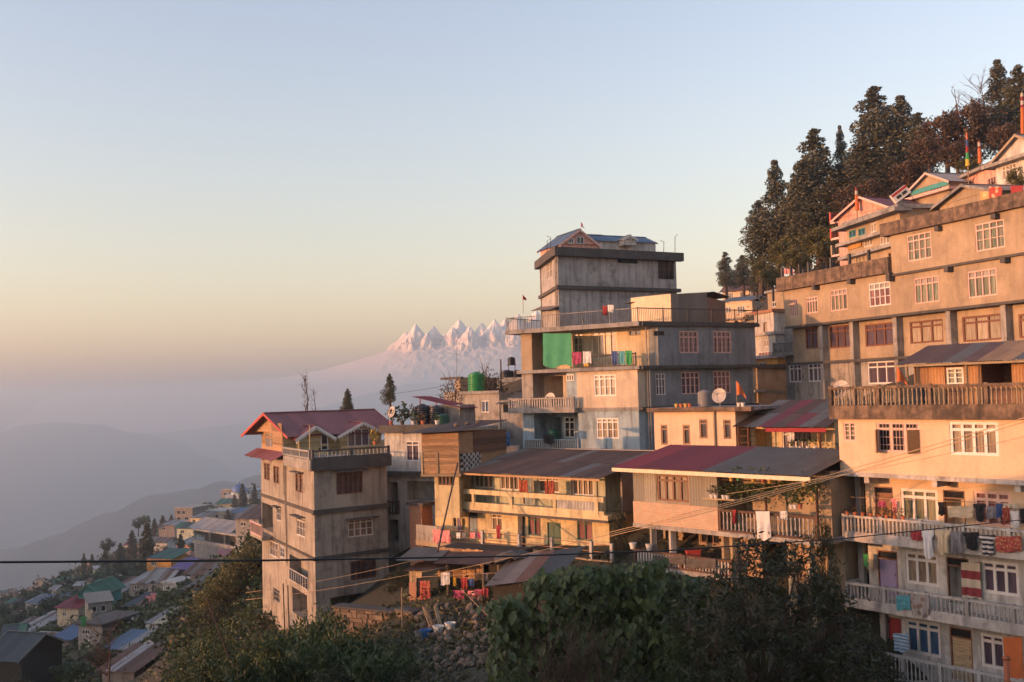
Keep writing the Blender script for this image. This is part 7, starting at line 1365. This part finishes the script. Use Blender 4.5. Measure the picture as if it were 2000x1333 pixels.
for i, (x, y0, y1, w_, Y, k, lb) in enumerate(((482, 1022, 1200, 110, 96, 0, 'olive-yellow tree leaning against the left side of the tower house'), (440, 1085, 1230, 120, 92, 0, 'lower olive-yellow tree left of the tower house'), (450, 1165, 1350, 150, 72, 1, 'sunny green bush at the foot of the tower house'), (390, 1205, 1400, 140, 70, 1, 'green bush with yellow tips left of the bamboo'), (28, 1295, 1420, 110, 92, 2, 'dark bush before the dark-roofed corner house'), (730, 1230, 1330, 60, 57, 2, 'dark shrub under the shaded tower wall'), (765, 1215, 1330, 60, 59, 1, 'green shrub in the gully right of the tower house'), (440, 1200, 1330, 90, 79, 1, 'green shrub on the bank left of the lit tower base'), (395, 1160, 1260, 70, 95, 2, 'dark shrub beside the long pale-roofed house'), (530, 1200, 1300, 60, 74, 2, 'low dark shrub at the lit corner of the tower house'), (350, 1255, 1400, 110, 76, 2, 'dark bush at the bottom left of the green bushes'), (500, 1150, 1260, 60, 82, 1, 'green bush against the lit base of the tower house'), (420, 1150, 1270, 90, 86, 2, 'dark bush below the olive trees'), (470, 1260, 1400, 110, 62, 2, 'dark bush in front of the leaning pole'), (800, 1270, 1400, 90, 46, 2, 'dark weedy bush at the foot of the rubble, left'), (900, 1290, 1400, 100, 44, 2, 'dark weedy bush at the foot of the rubble, right'), (505, 1215, 1330, 100, 66, 2, 'dark bush under the tower house corner'), (778, 1085, 1190, 70, 66, 2, 'dark green shrub in the gap beside the tower house'),
        (1345, 1190, 1420, 120, 34.5, 1, 'fine-leaved green shrub between the big-leaved bush and the dark tree'), (1420, 1250, 1440, 130, 32, 2, 'dark shrub at the foot of the dark tree'), (1010, 1270, 1440, 110, 34, 1, 'fine-leaved shrub before the left end of the big-leaved bush'), (1230, 1275, 1440, 150, 33, 2, 'dark shrub at the bottom before the big-leaved bush'), (1570, 1255, 1440, 150, 33, 2, 'dark shrub at the bottom right of the dark tree'), (650, 1265, 1420, 130, 47, 2, 'dark shrub before the bamboo'), (1690, 1180, 1420, 170, 37, 2, 'dark leafy bush before the peach house balconies'), (1614, 935, 1230, 60, 47.5, 2, 'shaded creeper bush between corrugated house and peach house'), (1212, 935, 1160, 44, 59, 2, 'shaded bush in the gap between the yellow and corrugated houses'))): br_px(x, y0, y1, w_, Y, lb, OL, k, 'bushes near the houses', 'bush')
# bamboo clump
r_ = random.Random(77)
def bamboo(x, y0, y1, w_, Y, label, n):
    a = P(x, y1, Y); H = P(x, y0, Y).z - a.z; wd = w_ / 2000 * Y; t = thing('bamboo_clump', a, label, 'bamboo', 'bamboo below the tower house'); g = MB(); lf = MB()
    for k in range(n):
        b = a + Vector((r_.uniform(-.5, .5) * wd, r_.uniform(-1, 1), -1)); hh = H * r_.uniform(.75, 1.08) + 1; lean = Vector((r_.gauss(0, .16), r_.gauss(0, .16), 0)) * hh; pts = [b + Vector((0, 0, hh * q * (1 - .18 * q * q))) + lean * q ** 2.4 for q in (0, .25, .5, .7, .85, 1)]; g.tube(pts, [.045, .04, .035, .025, .015, .006], 5)
        for j in range(330):
            q = r_.uniform(.35, 1); i = min(4, int(q * 5)); p = pts[i].lerp(pts[i + 1], q * 5 - i); leaf(lf, p + Vector((r_.gauss(0, .38), r_.gauss(0, .38), r_.gauss(-.1, .28))), r_.uniform(.22, .46), r_, -.8, .26)
    g.build('culms', 'bamboo_pole', t); lf.build('foliage', 'leaf_bamboo', t)
for x, y0, y1, w_, Y, n, lb in ((560, 1195, 1400, 90, 53, 15, 'feathery dark bamboo clump, leftmost below the tower house'), (620, 1170, 1400, 90, 52, 16, 'tallest bamboo clump right under the tower house corner'), (690, 1205, 1400, 90, 50, 15, 'bamboo clump below the shaded wall of the tower house'), (750, 1245, 1400, 80, 48, 10, 'low dark bamboo clump beside the rubble'), (500, 1255, 1400, 90, 54, 11, 'low bamboo clump at the left end')): bamboo(x, y0, y1, w_, Y, lb, n)
# big-leaved bush in front: the largest leaves are single pieces
def bigbush():
    Y = 37.0; base = P(1150, 1420, Y); t = thing('big_leaved_bush', base, 'large bush with big heart-shaped leaves, bottom centre', 'bush', 'foreground bushes'); r_ = random.Random(5); meshes = []
    for k in range(4):
        g = MB(); L = .36; W_ = .26; vs = [(0, 0, 0)]; prof = [(.0, .12), (.25, .5), (.55, .42), (.8, .22), (1, 0)]
        lft = [(-W_ * b, a * L, -.10 * a * a + .05 * b) for a, b in prof]; rgt = [(W_ * b, a * L, -.10 * a * a + .05 * b) for a, b in prof]; mid_ = [(0, a * L, -.10 * a * a - .02) for a, b in prof]; g.v = lft + mid_ + rgt; n = 5
        for i in range(n - 1): g.f += [(i, n + i, n + i + 1, i + 1), (n + i, 2 * n + i, 2 * n + i + 1, n + i + 1)]
        g.mi = [0] * len(g.f); meshes.append(g.mesh('leaf', 'leaf_big', True))
    lobes = [(1180, 1165, 100, 62), (1330, 1215, 50, 60), (1010, 1215, 45, 50), (1110, 1150, 45, 40), (1075, 1195, 90, 70), (1290, 1185, 75, 70), (1010, 1290, 60, 80), (1240, 1260, 110, 90), (1130, 1270, 110, 80), (985, 1240, 30, 35), (1060, 1320, 90, 60), (1310, 1260, 60, 90), (1200, 1330, 120, 60), (1150, 1128, 70, 28), (1262, 1122, 60, 26), (975, 1200, 26, 26), (1350, 1160, 40, 30), (1060, 1140, 40, 24)]; cand = []
    for _ in range(6400):
        x, y, rx, ry = r_.choices(lobes, [l[2] * l[3] for l in lobes])[0]; an = r_.uniform(0, 6.283); q = math.sqrt(r_.random()); u, v = math.cos(an) * q, math.sin(an) * q; dep = math.sqrt(max(0, 1 - q * q)) * r_.uniform(.2, 1); rag = 1 + .28 * noise.noise(Vector((math.cos(an) * 2.2 + x, math.sin(an) * 2.2 + y, 0))) + r_.gauss(0, .05); p = P(x + u * rx * rag, y + v * ry * rag, Y + 1.6 - dep * 2.2 + .9 * noise.noise(Vector((x + u * 3, y + v * 3, 7)))); cand.append((dep, p, Vector((u * .9, -.9 * dep - .25, -v * .55 + .1))))
    for _ in range(70):
        x, y, rx, ry = r_.choice(lobes); an = r_.uniform(3.0, 6.4); e = P(x + math.cos(an) * rx * r_.uniform(.95, 1.3), y + math.sin(an) * ry * r_.uniform(.95, 1.35), Y + r_.uniform(-.5, 1)); b0 = P(x, y, Y + .5)
        for k in range(9): cand.append((r_.uniform(.1, .6), b0.lerp(e, .55 + .05 * k) + Vector((r_.gauss(0, .1), r_.gauss(0, .1), r_.gauss(0, .1))), Vector((math.cos(an), -.6, .4))))
    cand.sort(key=lambda c: -c[0]); rest = MB()
    for i, (dep, p, nn) in enumerate(cand):
        nn = (nn + Vector((r_.gauss(0, .3), r_.gauss(0, .3), r_.gauss(.25, .3)))).normalized(); dn = Vector((r_.gauss(0, .5), r_.gauss(-.3, .3), -1)); dn = (dn - nn * dn.dot(nn)).normalized(); sx = dn.cross(nn); mt = Matrix((sx, dn, nn)).transposed(); s = (r_.uniform(.3, .7) if r_.random() < .55 else r_.uniform(.7, 1.2))
        if i < 300:
            o = place('leaf', meshes[i % 4], t, p, mt.to_euler(), (s, s, s))
        else:
            me = meshes[i % 4]; rest.add([p + mt @ (v.co * s) for v in me.vertices], [tuple(f.vertices) for f in me.polygons])
    tag(rest.build('leaves', 'leaf_big', t, True), kind='stuff'); g = MB()
    for k in range(46): x, y, rx, ry = lobes[k % len(lobes)]; e = P(x + r_.uniform(-1, 1) * rx * .7, y + r_.uniform(-1, .6) * ry * .7, Y + .4); b = base + Vector((r_.uniform(-1.5, 1.5), r_.uniform(0, 1.5), -2)); g.tube([b, b.lerp(e, .5) + Vector((0, .5, .4)), e], [.06, .035, .012], 5)
    g.build('stems', 'bark', t)
bigbush()
def darktree():
    Y = 33.5; base = P(1490, 1480, Y); t = thing('dark_tree', base, 'dark narrow-leaved tree in the foreground, before the corrugated house', 'tree', 'foreground bushes'); r_ = random.Random(15); g = MB(); st = MB()
    lobes = [(1500, 1100, 40, 55), (1430, 1130, 60, 45), (1570, 1150, 70, 60), (1480, 1200, 110, 70), (1390, 1230, 70, 70), (1600, 1240, 90, 70), (1500, 1290, 150, 70), (1660, 1300, 70, 60), (1370, 1310, 60, 50), (1560, 1090, 40, 30), (1440, 1080, 28, 34), (1640, 1190, 50, 60), (1345, 1200, 40, 40)]
    for x, y, rx, ry in lobes:
        for c in range(max(5, rx * ry // 260)):
            an = r_.uniform(0, 6.283); q = math.sqrt(r_.random()); e = P(x + math.cos(an) * q * rx, y + math.sin(an) * q * ry, Y + r_.uniform(-1.3, 1.3)); st.tube([P(x, y + ry, Y), e], [.025, .008], 4)
            for _ in range(42): leaf(g, e + Vector((r_.gauss(0, .2), r_.gauss(0, .2), r_.gauss(0, .16))), r_.uniform(.16, .34), r_, -.5, .26)
    for x, y, rx, ry in lobes: st.tube([base, base.lerp(P(x, y, Y), .5) + Vector((0, .2, .2)), P(x, y, Y)], [.12, .07, .02], 5)
    g.build('foliage', 'leaf_dark', t); st.build('branches', 'bark', t)
darktree()
def dryshrub():
    Y = 34.8; base = P(1110, 1400, Y); t = thing('dry_shrub', base, 'brown leafless shrub in front of the big-leaved bush', 'bush', 'foreground bushes'); r_ = random.Random(25); g = MB(); lf = MB()
    for k in range(90):
        e = P(r_.gauss(1120, 65), r_.uniform(1175, 1330), Y + r_.uniform(-.8, .5)); b = base + Vector((r_.uniform(-1.3, 1.3), r_.uniform(-.4, .4), 0)); m_ = b.lerp(e, .5) + Vector((r_.uniform(-.2, .2), 0, .1)); g.tube([b, m_, e], [.018, .012, .004], 4)
        for _ in range(3): f_ = m_.lerp(e, r_.uniform(.1, .9)); g.tube([f_, f_ + Vector((r_.uniform(-.5, .5), r_.uniform(-.3, .3), r_.uniform(.1, .6)))], [.007, .002], 3)
        for _ in range(10): leaf(lf, b.lerp(e, r_.uniform(.5, 1)) + Vector((r_.gauss(0, .15), r_.gauss(0, .1), r_.gauss(0, .15))), r_.uniform(.05, .12), r_)
    g.build('twigs', 'twig', t); lf.build('dry_leaves', 'leaf_brown', t)
dryshrub()
# undergrowth nobody could count
def undergrowth(name, pts, mat, label):
    g = MB()
    for x, y, s, n in pts:
        z = gz(x, y)
        for _ in range(n): leaf(g, Vector((x + rng.gauss(0, s), y + rng.gauss(0, s), z + abs(rng.gauss(0, s * .6)))), s * rng.uniform(.5, 1.0))
    tag(g.build(name, mat), label, 'undergrowth', kind='stuff')
def scatter(n, x0, x1, y0, y1, seed, fn):
    r_ = random.Random(seed); out = []
    for _ in range(n):
        px = r_.uniform(x0, x1); Y = math.exp(r_.uniform(math.log(y0), math.log(y1))); p = P2(px, 1100, Y); out.append((p.x, p.y, fn(Y) * r_.uniform(.6, 1.4), 9))
    return out
undergrowth('undergrowth', scatter(2600, -120, 520, 70, 900, 1, lambda Y: .0036 * Y), 'leaf_dark', 'dark low undergrowth covering the town slope')
undergrowth('undergrowth', scatter(1500, -120, 520, 60, 700, 2, lambda Y: .0034 * Y), 'leaf_olive', 'olive and brown scrub between the town houses')
undergrowth('undergrowth', scatter(2200, 480, 1750, 26, 60, 3, lambda Y: .006 * Y), 'leaf_dark', 'dark undergrowth on the shaded slope below the houses')
undergrowth('undergrowth', [q for q in scatter(1600, 1380, 2050, 85, 200, 4, lambda Y: .005 * Y)], 'leaf_brown', 'brown scrub covering the upper hillside')

r_ = random.Random(8); pts = []
for _ in range(420):
    px = r_.uniform(-60, 330); Y = r_.uniform(230, 560); yy = 1225 - (px + 60) * .48 - (Y - 230) * .1; p = P2(px, 1100, Y); pts.append((p.x, p.y, r_.uniform(1.2, 2.6), 40))
undergrowth('far_wood', pts, 'leaf_dark', 'dark woodland covering the spur below the town skyline')

r_ = random.Random(18); pts = []
for _ in range(900):
    px = r_.uniform(-60, 505); Y = math.exp(r_.uniform(math.log(95), math.log(330))); p = P2(px, 1100, Y); pts.append((p.x, p.y, Y * r_.uniform(.004, .0075), 26))
undergrowth('scrub', pts[:500], 'leaf_mid', 'green scrub and small trees filling the gaps between the town houses'); undergrowth('scrub', pts[500:], 'leaf_dark', 'dark scrub and small trees filling the gaps between the town houses')

undergrowth('undergrowth', scatter(1100, 330, 545, 58, 108, 31, lambda Y: .0055 * Y), 'leaf_mid', 'green weeds on the bank left of the tower house'); undergrowth('undergrowth', scatter(1100, 330, 545, 58, 108, 32, lambda Y: .006 * Y), 'leaf_dark', 'dark weeds on the bank left of the tower house')
undergrowth('undergrowth', scatter(700, 620, 980, 50, 63, 33, lambda Y: .0035 * Y), 'leaf_olive', 'dry weeds on the bank around the rubble')
# ================================================================== cables and poles
wire([P(-80, 1099, 15), P(520, 1095, 18), P(1000, 1087, 22), P(1300, 1076, 26), P(1640, 1053, 33), P(2100, 1005, 44)], .019, 'thick black cable crossing the whole view below the houses', 'cable_black')
for i, (a, b, r, lb) in enumerate((((1190, 1040, 47), (2080, 792, 30), .016, 'tan wire rising to the right across the corrugated house, upper one'), ((1190, 1048, 47), (2080, 800, 30), .016, 'tan wire rising to the right across the corrugated house, lower one'), ((850, 1122, 52), (1660, 922, 46), .015, 'pale wire rising across the lower yellow house'), ((1420, 965, 47), (2080, 835, 34), .012, 'thin wire crossing the upper peach wall'),
        ((480, 1158, 60), (820, 1092, 58), .014, 'thin pale wire across the shaded tower wall, upper one'), ((480, 1172, 60), (860, 1110, 58), .014, 'thin pale wire across the shaded tower wall, lower one'), ((765, 770, 84), (980, 730, 100), .014, 'thin dark wire over the planted roof terrace'), ((1100, 1330, 40), (900, 1150, 54), .012, 'thin wire slanting down to the patched shack'))):
    wire([P(*a), P(*b)], r, lb, 'cable_tan' if i not in (6,) else 'cable_black', .15)
a, b = P(474, 1325, 62), P(404, 1168, 62); t = thing('leaning_pole', a, 'leaning dark pole with short crossed sticks at lower left', 'pole'); MB().tube([a - Vector((0, 0, 1)), b], [.07, .04], 6).build('pole', 'bark', t); MB().tube([P(398, 1188, 62), P(424, 1196, 62), P(422, 1172, 62)], .025, 5).build('crosspiece', 'bark', t)
for i, (x, y0, y1, Y) in enumerate(((556, 1140, 1212, 66), (565, 1143, 1215, 66))): tag(MB().tube([P(x, y1 + 20, Y), P(x - 3, y0, Y)], .04, 6).build('bamboo_stake', 'bark'), 'thin stake before the lit tower wall, %s one' % ['left', 'right'][i], 'stake', 'stakes by the tower house')
tag(MB().tube([P(786, 1245, 56), P(785, 1148, 56)], .05, 6).build('wooden_post', 'wood_pale'), 'pale wooden post standing left of the rubble', 'post')
tag(MB().tube([P(855, 1078, 58), P(872, 1000, 62), P(894, 905, 65.5)], .05, 6).build('slanting_pole', 'iron_dark'), 'dark pole leaning against the glazed corner room', 'pole')
tag(MB().tube([P(892, 745, 96), P(892, 683, 96)], .025, 5).build('antenna_mast', 'metal_grey'), 'thin antenna mast left of the green tank', 'antenna')
